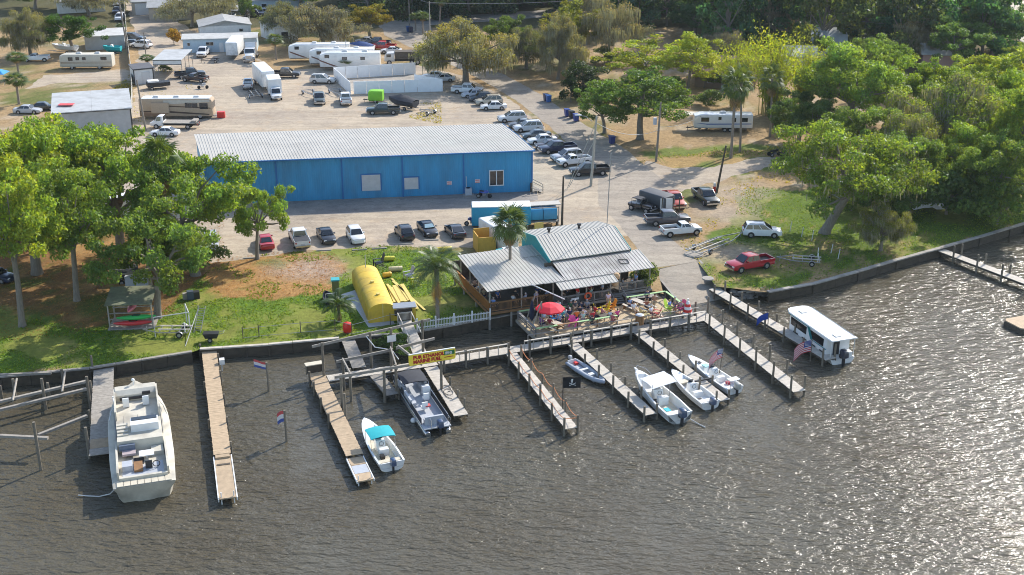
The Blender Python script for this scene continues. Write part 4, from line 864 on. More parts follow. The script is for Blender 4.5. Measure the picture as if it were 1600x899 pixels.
tree('palm', 30, 122, 84, 42, MG, 'short bushy palm in the dirt yard by the frame edge, upper of two', 0); tree('palm', 30, 163, 118, 46, MG, 'short bushy palm by the blue canopy at the frame edge, lower of two', 0)
tree('bare', 140, 24, -25, 110, (.17, .16, .1), 'bare grey tree in front of the white fence top corner'); tree('oak', 55, 14, -35, 90, DG, 'dark tree at the top corner above the mossy oak')
tree('bare', 300, 42, -18, 100, (.18, .17, .11), 'grey moss hung tree in front of the tan house'); tree('bare', 348, 34, -15, 60, (.17, .16, .1), 'smaller grey tree beside the carport of the tan house')
tree('shrub', 272, 70, 45, 24, (.28, .17, .02), 'orange yellow shrub at the end of the pale blue mobile home'); tree('palm', 232, 112, 87, 30, MG, 'small dark palm beside the metal carport', 0); tree('palm', 191, 62, 38, 18, MG, 'small palm against the long yard fence', 0)
tree('oak', 388, 42, -8, 34, DG, 'narrow dark green tree next to the tan house carport'); tree('palm', 432, 94, 55, 34, MG, 'palm beside the white box building and parked campers', 1)
tree('moss', 508, 74, 8, 125, (.17, .155, .12), 'wide grey moss hung oak beside the olive gold tree', 1); tree('moss', 450, 58, 2, 85, (.14, .15, .08), 'grey green mossy oak left of the wide grey one, nearer the mobile homes'.replace('left of', 'behind'), 0)
tree('oak', 578, 58, 4, 76, OL, 'round olive gold tree by the bend of the asphalt road', 0); tree('oak', 470, 18, -40, 95, MG, 'green tree above the grey mossy oaks at the top edge'); tree('oak', 535, 12, -40, 80, SG, 'bright green tree at the top edge behind the olive gold one')
tree('palm', 541, 110, 93, 26, SG, 'tiny palm at the corner of the white walled enclosure', 0)
tree('palm', 661, 54, 20, 30, MG, 'palm at the road bend with dark head, shorter of two', 0); tree('palm', 650, 48, 22, 20, MG, 'thin palm beside the road bend bins', 1); tree('palm', 687, 44, -12, 34, MG, 'tall palm beside the far road against dark woods', 1)
tree('moss', 728, 130, 28, 150, (.21, .195, .075), 'huge drooping moss draped oak overhanging the white cars', 0)
tree('moss', 872, 124, 25, 85, (.19, .18, .10), 'leaning moss draped tree beside the asphalt road', 1); tree('moss', 822, 108, 40, 80, (.13, .155, .06), 'grey green tree between the drooping oak and the leaning one', 0)
tree('sparse', 888, 96, -2, 95, (.16, .18, .03), 'loose yellow green tree in front of the far woods'); tree('bare', 950, 98, -8, 95, (.18, .155, .11), 'grey brown bare tree beside the loose yellow green one'); tree('oak', 785, 92, 18, 75, (.09, .14, .03), 'green tree behind the drooping moss oak')
tree('bare', 918, 70, -25, 80, (.17, .165, .12), 'pale grey tree rising behind the loose yellow green one')
tree('cedar', 912, 152, 88, 60, (.025, .05, .012), 'dark cone shaped cedar beside the road bins'); tree('shrub', 892, 160, 122, 42, (.025, .055, .012), 'dark clipped shrub at the foot of the cedar')
tree('palm', 900, 116, 82, 46, MG, 'palm behind the dark cedar', 0); tree('palm', 996, 84, 55, 30, MG, 'small palm between the yellow trees and far woods', 1)
tree('oak', 1000, 218, 106, 160, (.10, .17, .04), 'broad dark green oak beside the transformer pole', 0); tree('oak', 945, 208, 132, 92, (.10, .17, .04), 'rounded green oak overhanging the blue bins', 2)
tree('sparse', 1002, 132, 62, 135, (.27, .32, .035), 'bright yellow leaved tree behind the broad dark oak'); tree('sparse', 1075, 140, 50, 110, (.27, .32, .035), 'bright yellow tree in front of the brown roofed house'); tree('sparse', 1100, 138, 98, 46, (.27, .32, .035), 'small yellow tree beside the brown house door')
tree('bamboo', 1200, 180, 44, 100, (.27, .32, .035), 'tallest clump of yellow bamboo behind the cabbage palms'); tree('bamboo', 1150, 168, 62, 80, (.27, .32, .035), 'yellow bamboo clump nearer the brown roofed house'); tree('bamboo', 1255, 168, 68, 80, (.27, .32, .035), 'yellow bamboo clump beside the pale roofed house')
tree('palm', 1142, 247, 116, 52, MG, 'tallest cabbage palm in front of the travel trailer', 0, 'cabbage palms by the travel trailer'); tree('palm', 1156, 238, 112, 46, MG, 'second cabbage palm just behind the tallest one', 1, 'cabbage palms by the travel trailer'); tree('palm', 1203, 214, 110, 44, MG, 'slim cabbage palm at the dark hedge end of the travel trailer', 1, 'cabbage palms by the travel trailer')
tree('leaning', 1288, 364, 196, 225, (.155, .225, .045), 'leaning oak with thick trunk and hanging moss on the grass bank', 0, None, .1)
tree('moss', 1376, 392, 318, 78, (.17, .19, .05), 'low moss draped bough tree over the grass bank', 0)
GR = 'trees of the green grove beyond the grass bank'
tree('oak', 1325, 222, 54, 170, SG, 'large bright green tree above the leaning oak', 0, GR); tree('oak', 1248, 222, 130, 100, DG, 'dark tree behind the slim cabbage palm', 2, GR); tree('palm', 1283, 228, 165, 50, MG, 'palm in the shade below the large bright green tree', 1)
tree('moss', 1480, 262, 112, 180, (.17, .23, .05), 'wide mossy oak in the middle of the green grove', 0, GR); tree('oak', 1425, 322, 195, 125, MG, 'dark leafed oak beside the white tarpaulin', 1, GR); tree('oak', 1570, 195, 68, 150, (.22, .28, .035), 'yellow green tree high on the grove edge', 2, GR)
tree('oak', 1548, 338, 205, 130, MG, 'oak over the sea wall at the frame edge', 0, GR); tree('oak', 1612, 305, 105, 165, (.17, .24, .04), 'tall oak cut by the frame edge over the grass', 1, GR); tree('oak', 1405, 205, 115, 120, MG, 'mid green tree between the bright tree and the mossy oak', 2, GR)
tree('shrub', 1478, 335, 262, 115, DG, 'dark palmetto thicket beside the white tarpaulin'); tree('shrub', 1558, 352, 285, 105, MG, 'low green thicket above the sea wall'); tree('shrub', 1530, 322, 270, 80, DG, 'dark shrub behind the low green thicket'); tree('shrub', 1330, 330, 285, 60, DG, 'dark shrub behind the leaning oak trunk')
tree('oak', 1495, 112, 26, 105, (.11, .19, .06), 'round mid green tree at the rear of the grove', 1, GR); tree('bare', 1430, 100, 24, 75, (.13, .11, .04), 'brown olive tree at the rear of the grove'); tree('oak', 1548, 92, 2, 105, (.08, .15, .06), 'blue green tree near the far water corner', 0, GR); tree('oak', 1595, 128, 62, 80, (.18, .25, .05), 'pale green tree under the far water corner', 2, GR)
tree('bare', 1215, 72, -8, 85, (.18, .165, .15), 'grey moss hung tree beside the utility pole and pale house'); tree('bare', 1130, 96, 40, 62, (.14, .12, .12), 'dull purple grey tree behind the brown roof'); tree('oak', 1155, 66, 10, 48, (.06, .14, .03), 'ivy green column shaped tree before the dark woods'); tree('oak', 1085, 60, 4, 90, (.045, .105, .045), 'blue green rounded tree before the dark woods')
tree('oak', 1390, 150, 60, 80, (.15, .23, .05), 'light green tree behind the large bright green one', 1, GR); tree('oak', 1640, 180, 90, 120, SG, 'leafy tree at the frame edge below the far water', 0, GR); tree('oak', 1520, 230, 150, 110, (.18, .25, .05), 'sunlit tree between the mossy oak and the frame edge', 2, GR)
tree('shrub', 622, 545, 520, 62, (.07, .13, .02), 'leafy green bush growing between the gangways at the sea wall', z=.6); tree('shrub', 1012, 452, 412, 46, (.09, .13, .04), 'leafy vine covered corner plant at the restaurant steps', 1)
tree('pindo', 684, 503, 408, 84, GRN, 'feathery palm beside the yellow boards and the restaurant porch'); tree('date', 530, 503, 458, 66, GRN, 'small spiky palm beside the black basket and yellow tank')
p = L(-.6, 9.0); sp = make_palm('cabbage_palm', 8.0, 46, 231, (.10, .145, .05), 12, .18).place(G(797, 406, 5.15) - V3(5.15 - LAND), .4, 'cabbage palm growing up through the restaurant roof', None, (1.0, 1.0, 1.03))
tree('oak', 1345, 268, 150, 120, MG, 'dark oak behind the leaning oak crown', 1, GR); tree('moss', 1415, 285, 172, 130, (.17, .22, .05), 'moss hung oak beside the bright lawn gap', 1, GR); tree('oak', 1512, 305, 185, 120, (.18, .26, .05), 'oak in front of the mossy oak, over the low thicket', 0, GR); tree('oak', 1582, 262, 132, 130, SG, 'bright oak behind the tall one at the frame edge', 2, GR)
tree('oak', 1452, 205, 92, 120, (.15, .22, .03), 'bright crown behind the wide mossy oak', 0, GR); tree('oak', 1290, 176, 82, 105, MG, 'dark crown beside the third bamboo clump', 1, GR); tree('oak', 1530, 170, 84, 110, YG, 'yellow green crown in the upper grove', 2, GR); tree('oak', 1360, 128, 52, 90, (.15, .22, .06), 'round crown in front of the pink cottage', 1, GR); tree('oak', 1270, 240, 150, 90, DG, 'deep green tree beside the shaded palm', 0, GR); tree('shrub', 1420, 340, 290, 70, DG, 'dark bush directly behind the white tarpaulin'); tree('oak', 1610, 220, 100, 120, SG, 'leafy oak halfway down the frame edge', 1, GR)
ug = random.Random(77)
UND = ['dark low shrub under the bright green tree', 'dark shrub beside the bamboo stems', 'low shrub behind the travel trailer', 'dark shrub under the mossy oak', 'shrub at the foot of the bare grey tree', 'shrub beside the brown roofed house', 'thicket shrub on the grove floor by the tarpaulin', 'shrub under the yellow trees', 'low shrub beside the carport', 'small shrub below the drooping oak', 'shrub behind the cedar', 'dark shrub at the foot of the slim palm']
for (x, y, w_), lb in zip(((1310, 225, 80), (1225, 190, 60), (1110, 165, 50), (1450, 270, 80), (945, 100, 50), (1130, 140, 50), (1385, 335, 70), (1050, 145, 50), (258, 112, 20), (770, 100, 40), (930, 140, 40), (1240, 205, 60)), UND): tree('shrub', x, y, y - w_ * .5, w_, DG if ug.random() < .7 else MG, lb)
# the far woods
WD = [(.065, .13, .065), (.06, .12, .075), (.085, .15, .065), (.11, .18, .06), (.075, .135, .09)]
k = 0
for row in range(9):
    yy = 268 + row * 17
    for xx in np.arange(-36, 176, 9.5):
        x = xx + ug.uniform(-4, 4); y = yy + ug.uniform(-6, 6)
        if y < 312 and x < 16: continue
        if y < 292 and x < 46: continue
        if x > 100 + (y - 230) * .15: continue
        pxx = 800 + F * x / (y * math.cos(PITCH) + 52 * math.sin(PITCH))
        if not -60 < pxx < 1680 or (y > 290 and pxx > 1545): continue
        k += 1; s_ = ug.uniform(1.0, 1.4); kd = T['far'][ug.randrange(4)]
        o = kd.place((x, y, LAND), ug.uniform(0, 6.28), ['dark evergreen tree', 'mid green woodland tree'][k % 3 == 0] + (' in the first woods rank' if row < 2 else ' in the middle woods' if row < 5 else ' deep in the woods') + ', ' + ('behind the far road' if pxx < 900 else 'behind the loose yellow green tree' if pxx < 1010 else 'behind the bright yellow trees' if pxx < 1120 else 'behind the yellow bamboo' if pxx < 1250 else 'behind the pale blue house' if pxx < 1360 else 'behind the round grove trees' if pxx < 1500 else 'beside the far water'), None, (s_, s_, s_ * ug.uniform(1.0, 1.3)), group='trees of the dense far woods')
        cc = ug.choice(WD[3:] if k % 3 == 0 else WD[:3])
        for c in o.children:
            if c.name.startswith('crown'): c.color = (*[q * ug.uniform(.8, 1.2) for q in cc], 1)
for x in range(-150, -30, 11):
    y = 352 + ug.uniform(-4, 10); o = T['far'][ug.randrange(4)].place((x, y, LAND), ug.uniform(0, 6.28), 'green tree along the top edge behind ' + ('the white fronted house' if x < -95 else 'the tan house' if x < -70 else 'the blue roofed low building'), None, ug.uniform(.7, 1.0), group='trees behind the far houses')
    for c in o.children:
        if c.name.startswith('crown'): c.color = (*ug.choice([(.06, .1, .02), (.10, .11, .05), (.045, .08, .02)]), 1)

# grass tufts and leaf litter
def scatter(name, polys, n, size, colr, mat, label, cat, flat=False, keep=None, seed=1):
    g = np.random.default_rng(seed); P = []
    for poly, m in polys:
        xs_ = [p[0] for p in poly]; ys_ = [p[1] for p in poly]; x = g.uniform(max(-75, min(xs_)), min(95, max(xs_)), m); y = g.uniform(min(ys_), max(ys_), m); k = inpoly(x, y, poly) & (y > np.interp(x, SHX, SHY) + .45)
        if keep is not None: k &= keep(x, y)
        P.append(np.stack([x[k], y[k], np.full(k.sum(), LAND + (.02 if flat else .05))], 1))
    P = np.concatenate(P); o = put(name, leaves_mesh(name, P, size, mat, seed, 6 if flat else -.2, hue=.2, val=.35, aspect=.5), kind='stuff', color=colr); return tag(o, label, cat)
gk = lambda x, y: (fbm(x, y, 4, 5) < .58) & ~(inpoly(x, y, STRAW) & (fbm(x, y, 3, 8) < .58))
SLAB = pxp([(524, 464), (556, 430), (590, 428), (622, 509), (574, 516), (544, 474)]); SROAD = pxp([(1000, 266), (1010, 248), (1180, 244), (1300, 234), (1300, 252), (1120, 290), (1060, 306)]); LOTR = pxp([(935, 262), (1010, 262), (1060, 300), (1050, 335), (1015, 345), (1090, 410), (1020, 420), (930, 350)])
scatter('grass', [(LAWN, 60000), (RLAWN, 70000), (PATCH, 6000)], 0, .22, (.14, .21, .025), M['leaf'], 'short green grass tufts on the riverside lawns', 'grass', keep=lambda x, y: gk(x, y) & ~inpoly(x, y, SLAB) & ~inpoly(x, y, SROAD), seed=31)
scatter('leaf_litter', [(LITTER, 16000), (STRAW, 3500)], 0, .2, (.30, .15, .05), M['leaf'], 'fallen brown leaves under the lawn oaks', 'leaf litter', True, seed=32)
scatter('dry_weeds', [(pxp([(990, 250), (1250, 225), (1250, 290), (1130, 330), (1090, 420), (1060, 380), (1120, 330)]), 9000), (pxp([(0, 100), (200, 90), (205, 150), (0, 175)]), 9000), (pxp([(205, 60), (250, 60), (330, 180), (210, 210)]), 3000), (pxp([(640, 160), (690, 160), (690, 195), (640, 185)]), 1500)], 0, .26, (.30, .26, .07), M['leaf'], 'dry weedy tufts around the yard edges', 'weeds', keep=lambda x, y: (fbm(x, y, 5, 12) > .52) & ~inpoly(x, y, SROAD) & ~inpoly(x, y, LOTR), seed=33)

# ---------------------------------------------------------------- vehicles
def lerp3(a, b, t): return tuple(a[i] + (b[i] - a[i]) * t for i in range(len(a)))
def patch(mb, p00, p10, p11, p01, u0, u1, v0, v1, off=.012, m=0):
    q = [Vector(p) for p in (p00, p10, p11, p01)]; n = (q[1] - q[0]).cross(q[3] - q[0]).normalized()
    f = lambda u, v: (q[0] * (1 - u) + q[1] * u) * (1 - v) + (q[3] * (1 - u) + q[2] * u) * v
    o = [f(u0, v0), f(u1, v0), f(u1, v1), f(u0, v1)]
    return mb.add([p - n * .02 for p in o] + [p + n * off for p in o], [(4, 5, 6, 7), (0, 1, 5, 4), (1, 2, 6, 5), (2, 3, 7, 6), (3, 0, 4, 7)], m)
def body_sec(x, w, zb, zt, zs=None):
    zs = zs if zs is not None else zb + (zt - zb) * .62; h = zt - zb
    pts = [(.84 * w, zb), (.97 * w, zb + .1 * h), (w, zb + .35 * h), (.985 * w, zs), (.95 * w, zt - .06 * h), (.84 * w, zt)]
    return [(x, -y, z) for y, z in reversed(pts)][::-1][::1] and [(x, y, z) for y, z in pts] + [(x, 0, zt + .025)] + [(x, -y, z) for y, z in reversed(pts)] + [(x, 0, zb)]
def wheel(parent, x, y, r=.34, w=.22, double=False):
    m_ = MB(); s = 1 if y > 0 else -1
    m_.tube([(0, -w / 2, 0), (0, -w / 2 + .03, 0), (0, w / 2 - .03, 0), (0, w / 2, 0)], [r * .9, r, r, r * .9], 16)
    o = m_.build('wheel', M['tyre'], parent, (x, y, r), smooth=40); m_ = MB(); m_.tube([(0, s * (w / 2 - .02), 0), (0, s * (w / 2 + .012), 0)], [r * .62, r * .56], 12); m_.build('rim', M['rim'], o)
    return o
def arch(mb, x, y, r):
    s = 1 if y > 0 else -1; n = 12; pts = [(x + r * math.cos(math.pi * i / n), y + s * .004, r * .82 + r * math.sin(math.pi * i / n)) for i in range(n + 1)]
    pts = [(p[0], p[1], max(p[2], .3)) for p in pts]; mb.add(pts + [(p[0], p[1] - s * .1, p[2]) for p in pts], [tuple(range(n + 1)) if s < 0 else tuple(reversed(range(n + 1)))])
def cabin(t, base, roof, wb, wr, zb, zr, mat, side=((.06, .47), (.53, .94)), gl=(.12, .9), rear=True, name='cabin', roofmat=None):
    x0, x1 = base; r0, r1 = roof; c = lambda x, y, z: (x, y, z)
    def ring(xa, xb, w, z, k): 
        return [(xa + k, -w, z), (xb - k, -w, z), (xb - k * .2, -w + k * 1.2, z), (xb + .0, 0, z), (xb - k * .2, w - k * 1.2, z), (xb - k, w, z), (xa + k, w, z), (xa + k * .2, w - k * 1.2, z), (xa, 0, z), (xa + k * .2, -w + k * 1.2, z)]
    m_ = MB(); m_.loft([ring(x0, x1, wb, zb - .05, .05), ring(lerp3((x0,), (r0,), .93)[0], lerp3((x1,), (r1,), .93)[0], wb + (wr - wb) * .93, zb + (zr - zb) * .93, .07), ring(r0 + .08, r1 - .1, wr - .08, zr, .08)]); m_.build(name, M['paint'], t, smooth=35)
    B = [(x0, -wb, zb), (x1, -wb, zb), (x1, wb, zb), (x0, wb, zb)]; Tp = [(r0, -wr, zr), (r1, -wr, zr), (r1, wr, zr), (r0, wr, zr)]
    m_ = MB(); patch(m_, B[1], B[2], Tp[2], Tp[1], .07, .93, gl[0] - .06, gl[1], .02); m_.build('windscreen', M['glass'], t)
    if rear: m_ = MB(); patch(m_, B[3], B[0], Tp[0], Tp[3], .09, .91, gl[0], gl[1], .02); m_.build('rear_window', M['glass'], t)
    for a, b, q in ((B[0], B[1], 0), (B[2], B[3], 1)):
        ta, tb = (Tp[0], Tp[1]) if q == 0 else (Tp[2], Tp[3])
        for u0, u1 in side:
            if q: u0, u1 = 1 - u1, 1 - u0
            m_ = MB(); patch(m_, a, b, tb, ta, u0, u1, gl[0], gl[1] - .02, .018); m_.build('side_window', M['glass'], t)
def lights(t, xf, xr, w, zf, zr, hw=.2):
    for s in (-1, 1):
        m_ = MB(); m_.box((xf, s * (w - .2), zf), (.08, .34, .15)); m_.build('headlight', M['lamp'], t); m_ = MB(); m_.box((xr, s * (w - .13), zr), (.08, hw, .2)); m_.build('tail_light', M['redlamp'], t)
    m_ = MB(); m_.box((xf + .02, 0, zf - .05), (.06, w * 1.05, .17)); m_.build('grille', M['black'], t); m_ = MB(); m_.box((xr - .03, 0, zr - .2), (.03, .5, .13)); m_.build('number_plate', M['doorwhite'], t)
    for s in (-1, 1): pass
def mirrors(t, x, w, z):
    for s in (-1, 1): m_ = MB(); m_.box((x, s * (w + .1), z), (.12, .2, .15)); m_.build('mirror', M['paint'], t)
def sedan(name='sedan', ln=4.75, w=.91, zr=1.45, base=(-1.75, 1.0), roof=(-.85, .35), belt=.93, hood=.86, trunk=.97, cat='car', wb=1.38):
    t = thing(name, '-', cat, group='parked cars'); h = ln / 2
    m_ = MB(); m_.loft([body_sec(-h, w * .8, .34, trunk - .16), body_sec(-h + .12, w * .92, .24, trunk - .03), body_sec(-h + .8, w, .2, trunk), body_sec(-.8, w, .2, belt + .03), body_sec(.7, w, .2, belt), body_sec(h - .9, w * .98, .2, hood), body_sec(h - .25, w * .9, .22, hood - .12), body_sec(h, w * .68, .3, hood - .28)]); m_.build('body', M['paint'], t, smooth=45)
    cabin(t, base, roof, w * .93, w * .7, belt, zr, None); lights(t, h - .13, -h + .06, w * .86, hood - .22, trunk - .2); mirrors(t, base[1] - .35, w * .9, belt + .1)
    m_ = MB(); [arch(m_, x, s * w, .40) for x in (wb, -wb) for s in (-1, 1)]; m_.build('wheel_arch', M['black'], t, kind='stuff'); [wheel(t, x, s * (w - .1), .33) for x in (wb, -wb) for s in (-1, 1)]
    m_ = MB(); m_.box((h - .06, 0, .34), (.1, w * 1.3, .16)); m_.build('bumper', M['black'], t); return Proto(t)
def suv(name='suv', ln=4.9, w=.97, zr=1.78, base=(-2.36, 1.25), roof=(-1.98, .2), belt=1.08, hood=1.05, wb=1.45, roofrack=True):
    t = thing(name, '-', 'suv', group='parked cars'); h = ln / 2
    m_ = MB(); m_.loft([body_sec(-h, w * .86, .4, belt - .1), body_sec(-h + .1, w * .96, .3, belt), body_sec(-.8, w, .26, belt + .02), body_sec(.8, w, .26, belt), body_sec(h - .7, w * .98, .26, hood), body_sec(h - .15, w * .9, .3, hood - .12), body_sec(h, w * .8, .36, hood - .3)]); m_.build('body', M['paint'], t, smooth=45)
    cabin(t, base, roof, w * .94, w * .8, belt, zr, None, side=((.05, .3), (.34, .62), (.65, .93))); lights(t, h - .1, -h + .05, w * .9, hood - .2, belt - .05); mirrors(t, base[1] - .3, w * .92, belt + .12)
    m_ = MB(); [arch(m_, x, s * w, .44) for x in (wb, -wb) for s in (-1, 1)]; m_.build('wheel_arch', M['black'], t, kind='stuff'); [wheel(t, x, s * (w - .1), .37) for x in (wb, -wb) for s in (-1, 1)]
    m_ = MB(); [m_.bar((-1.7, s * w * .68, zr + .05), (.1, s * w * .68, zr + .05), .05) for s in (-1, 1)]; m_.build('roof_rail', M['black'], t, kind='stuff')
    m_ = MB(); m_.box((h - .02, 0, .46), (.12, w * 1.5, .2)); m_.box((-h + .02, 0, .48), (.12, w * 1.5, .2)); m_.build('bumper', M['black'], t, kind='stuff'); return Proto(t)
def pickup(name='pickup_truck', ln=5.8, w=1.0, zr=1.9, crew=True, cover=False, cap=None):
    t = thing(name, '-', 'pickup truck', group='parked pickup trucks'); h = ln / 2; cb = -.85 if crew else -.25; belt, hood, bed = 1.18, 1.14, .82
    m_ = MB(); m_.loft([body_sec(-h + .04, w * .97, .45, bed), body_sec(cb - .05, w, .38, bed), body_sec(cb, w, .38, belt), body_sec(1.2, w, .38, belt), body_sec(1.5, w, .38, hood + .02), body_sec(h - .25, w * .97, .4, hood - .06), body_sec(h, w * .9, .45, hood - .2)]); m_.build('body', M['paint'], t, smooth=35)
    cabin(t, (cb - .02, 1.55), (cb + .12, .75), w * .93, w * .76, belt, zr, None, side=((.06, .48), (.53, .93)) if crew else ((.08, .3), (.36, .92)))
    for s in (-1, 1): m_ = MB(); m_.box(((-h + cb) / 2, s * (w - .06), (bed + 1.2) / 2), (cb + h - .02, .12, 1.2 - bed + .02)); m_.build('bed_side', M['paint'], t)
    m_ = MB(); m_.box((-h + .05, 0, (bed + 1.2) / 2 - .04), (.09, w * 1.86, 1.2 - bed + .1)); m_.build('tailgate', M['paint'], t)
    if cover: m_ = MB(); m_.box(((-h + cb) / 2, 0, 1.22), (cb + h - .1, w * 1.86, .05)); m_.build('bed_cover', M['canvas_black'], t)
    else: m_ = MB(); m_.box(((-h + cb) / 2, 0, bed + .04), (cb + h - .2, w * 1.72, .04)); m_.build('bed_liner', M['black'], t)
    if cap: m_ = MB(); m_.loft([[(x, y, z) for y, z in ((-w * .93, 1.2), (w * .93, 1.2), (w * .86, 1.95), (-w * .86, 1.95))] for x in (-h + .05, cb + .02)]); m_.build('bed_cap', M['paint'], t)
    lights(t, h - .03, -h - .0, w * .96, hood - .26, 1.0, .16); mirrors(t, 1.05, w * .95, belt + .15)
    m_ = MB(); m_.box((h + .02, 0, .55), (.16, w * 1.86, .22)); m_.build('front_bumper', M['chrome'], t); m_ = MB(); m_.box((-h - .06, 0, .55), (.14, w * 1.8, .2)); m_.build('rear_bumper', M['chrome'], t)
    m_ = MB(); [arch(m_, x, s * w, .48) for x in (1.85, -1.75) for s in (-1, 1)]; m_.build('wheel_arch', M['black'], t, kind='stuff'); [wheel(t, x, s * (w - .11), .41, .27) for x in (1.85, -1.75) for s in (-1, 1)]
    return Proto(t)
SED = sedan(); COU = sedan('coupe', 4.6, .92, 1.38, (-2.0, .95), (-.75, .2), .92, .86, .95); HAT = sedan('crossover_car', 4.55, .93, 1.62, (-2.15, 1.0), (-1.45, .3), 1.0, .98, 1.0)
SUVP = suv(); PU = pickup(); PUC = pickup(cover=True); PUX = pickup(ln=5.1, w=.9, zr=1.68, crew=False)
WHT, BLK, NAV, GRY, SIL, RED = (.72, .72, .71), (.014, .015, .018), (.015, .025, .06), (.10, .105, .11), (.42, .43, .45), (.42, .012, .015)
def park(P, px, py, hd, color, label, **k): return P.place(G(px, py), R(hd), label, color, **k)
# front lot
park(SED, 510, 375, -70, BLK, 'black sedan facing the lawn next to the white pickup row end'); park(HAT, 556, 375, -72, WHT, 'white open topped crossover facing the lawn beside the black sedan')
park(HAT, 632, 370, 108, BLK, 'black crossover backed toward the lawn, first of the three dark cars'); park(SED, 668, 364, -70, BLK, 'black sedan with silver sunshade in its windscreen'); park(COU, 711, 367, 110, (.03, .032, .038), 'dark charcoal coupe with sloping rear window by the yellow bin')
m_ = MB(); patch(m_, (1.0, -.8, .95), (1.0, .8, .95), (.4, .6, 1.42), (.4, -.6, 1.42), .1, .9, .1, .85, .05)
sv = [o for o in S.objects if o.get('label') == 'black sedan with silver sunshade in its windscreen'][0]; m_.build('sunshade', pm('silver_shade', (.45, .6, .62), .3, .3, .1), sv)
park(PUC, 468, 380, 108, WHT, 'white pickup with grey bed cover parked under the oak edge'); park(SED, 415, 384, 108, RED, 'red sedan mostly hidden by the light green tree'); park(SUVP, 330, 388, -75, SIL, 'silver suv in deep shade under the oak'); park(SED, -4, 438, -20, NAV, 'dark blue car cut by the frame edge on the brown litter')
# row beside the warehouse
park(SUVP, 800, 190, 190, WHT, 'white suv at the far end of the row beside the warehouse'); park(SED, 816, 199, 192, GRY, 'grey sedan second in the row beside the warehouse'); park(SUVP, 825, 205, 192, (.66, .67, .68), 'white suv between two grey sedans in the warehouse row')
park(SED, 838, 216, 192, (.06, .09, .11), 'blue grey sedan in the warehouse row'); park(SED, 847, 224, 193, WHT, 'white sedan in the warehouse row between two dark cars'); park(COU, 858, 232, 193, (.03, .015, .018), 'dark maroon coupe in the warehouse row'); park(PU, 871, 238, 197, NAV, 'navy pickup in the warehouse row with silver side steps')
park(SUVP, 886, 251, 200, SIL, 'silver suv close behind the white compact pickup'); park(PUX, 897, 258, 202, WHT, 'white compact pickup behind the black one at the light pole'); park(PU, 921, 273, 190, BLK, 'black pickup parked against the street light pole', )
# under the drooping oak
park(PU, 730, 146, -8, WHT, 'white pickup above the short row of cars by the road'); park(SED, 741, 152, 190, (.5, .52, .55), 'pale silver sedan, first of the short row below the white pickup'); park(HAT, 752, 158, 190, (.03, .05, .08), 'dark blue crossover in the short row by the road'); park(SUVP, 764, 164, 190, (.45, .41, .33), 'beige suv in the short row by the road'); park(SED, 771, 171, 186, WHT, 'white sedan lowest in the short row by the road')
park(SED, 678, 123, 175, WHT, 'white sedan at the white wall end under the drooping oak'); park(SED, 693, 127, 178, (.6, .62, .63), 'off white sedan half under the drooping moss')
# back yard
park(PU, 599, 178, 184, (.02, .032, .03), 'dark green pickup alone in the middle of the yard'); park(SUVP, 505, 130, -6, (.58, .58, .56), 'pale silver suv at the white wall corner'); park(PU, 499, 160, -80, (.07, .09, .085), 'grey green pickup with a trailer facing the warehouse'); park(PU, 540, 161, 100, WHT, 'white pickup with a trailer beside the grey green one')
park(PUX, 388, 137, 100, WHT, 'white compact pickup hitched to the long trailer'); park(PU, 446, 121, 0, BLK, 'black pickup behind the tall white box trailer'); park(PU, 297, 121, 20, (.02, .022, .03), 'black pickup beside the steel carport'); park(PUX, 306, 128, 160, (.035, .02, .022), 'dark maroon compact pickup beside the steel carport')
park(PUX, 58, 96, 185, WHT, 'small white pickup in front of the mossy oak in the dirt yard'); park(PU, 318, 87, -88, WHT, 'white pickup beside the pale blue mobile home'); park(SUVP, 210, 64, -10, (.05, .08, .11), 'blue grey suv on the sandy track by the yard fence'); park(SUVP, 221, 75, 160, WHT, 'white suv on the sandy track by the yard fence')
park(SED, 258, 212, 178, WHT, 'white sedan half hidden behind the oak crowns near the shed')
park(SED, 208, 72, 5, BLK, 'dark sedan half hidden behind the white suv on the track')
for i, (x, y, hd, c, P, lb) in enumerate(((572, 68, 170, SIL, SED, 'silver sedan above the red pickup by the campers'), (590, 72, 170, NAV, PU, 'navy pickup beside the red pickup by the campers'), (598, 78, 175, RED, PU, 'red pickup in the cluster behind the campers'), (611, 83, 178, WHT, COU, 'white coupe in the cluster behind the campers'), (188, 32, -85, WHT, SUVP, 'white van like suv at the top of the sandy track'), (183, 20, -85, NAV, SED, 'dark blue sedan near the top of the sandy track'), (184, 8, -88, SIL, SED, 'silver sedan at the very top of the sandy track'), (361, 30, -90, WHT, SED, 'white sedan in the shade of the tan house carport'), (347, 32, -90, GRY, SED, 'grey sedan beside the tan house carport'), (396, 26, 0, NAV, PU, 'dark pickup beside the far mobile home'), (420, 24, 0, WHT, SUVP, 'white suv beside the far mobile home'), (44, 177, 0, SIL, SED, 'silver sedan behind the grey metal shed'), (68, 172, 10, BLK, SED, 'dark sedan behind the grey metal shed'))): park(P, x, y, hd, c, lb)
# cluster by the ramp road
park(PU, 1102, 315, heading((1088, 303), (1117, 326)), (.015, .03, .032), 'dark green crew pickup beside the dark leaning pole'); park(PU, 1052, 320, heading((1040, 307), (1066, 333)), (.42, .06, .03), 'faded red pickup behind the white banner board'); park(PU, 1042, 350, 8, (.06, .065, .08), 'charcoal pickup with open bed beside the white compact pickup'); park(PUX, 1063, 367, 15, WHT, 'white compact pickup by the ramp road'); park(SUVP, 1190, 369, -4, WHT, 'white suv on the grass by the long empty boat trailer'); park(PU, 1171, 420, 205, (.40, .012, .025), 'bright red pickup towing the short boat trailer')
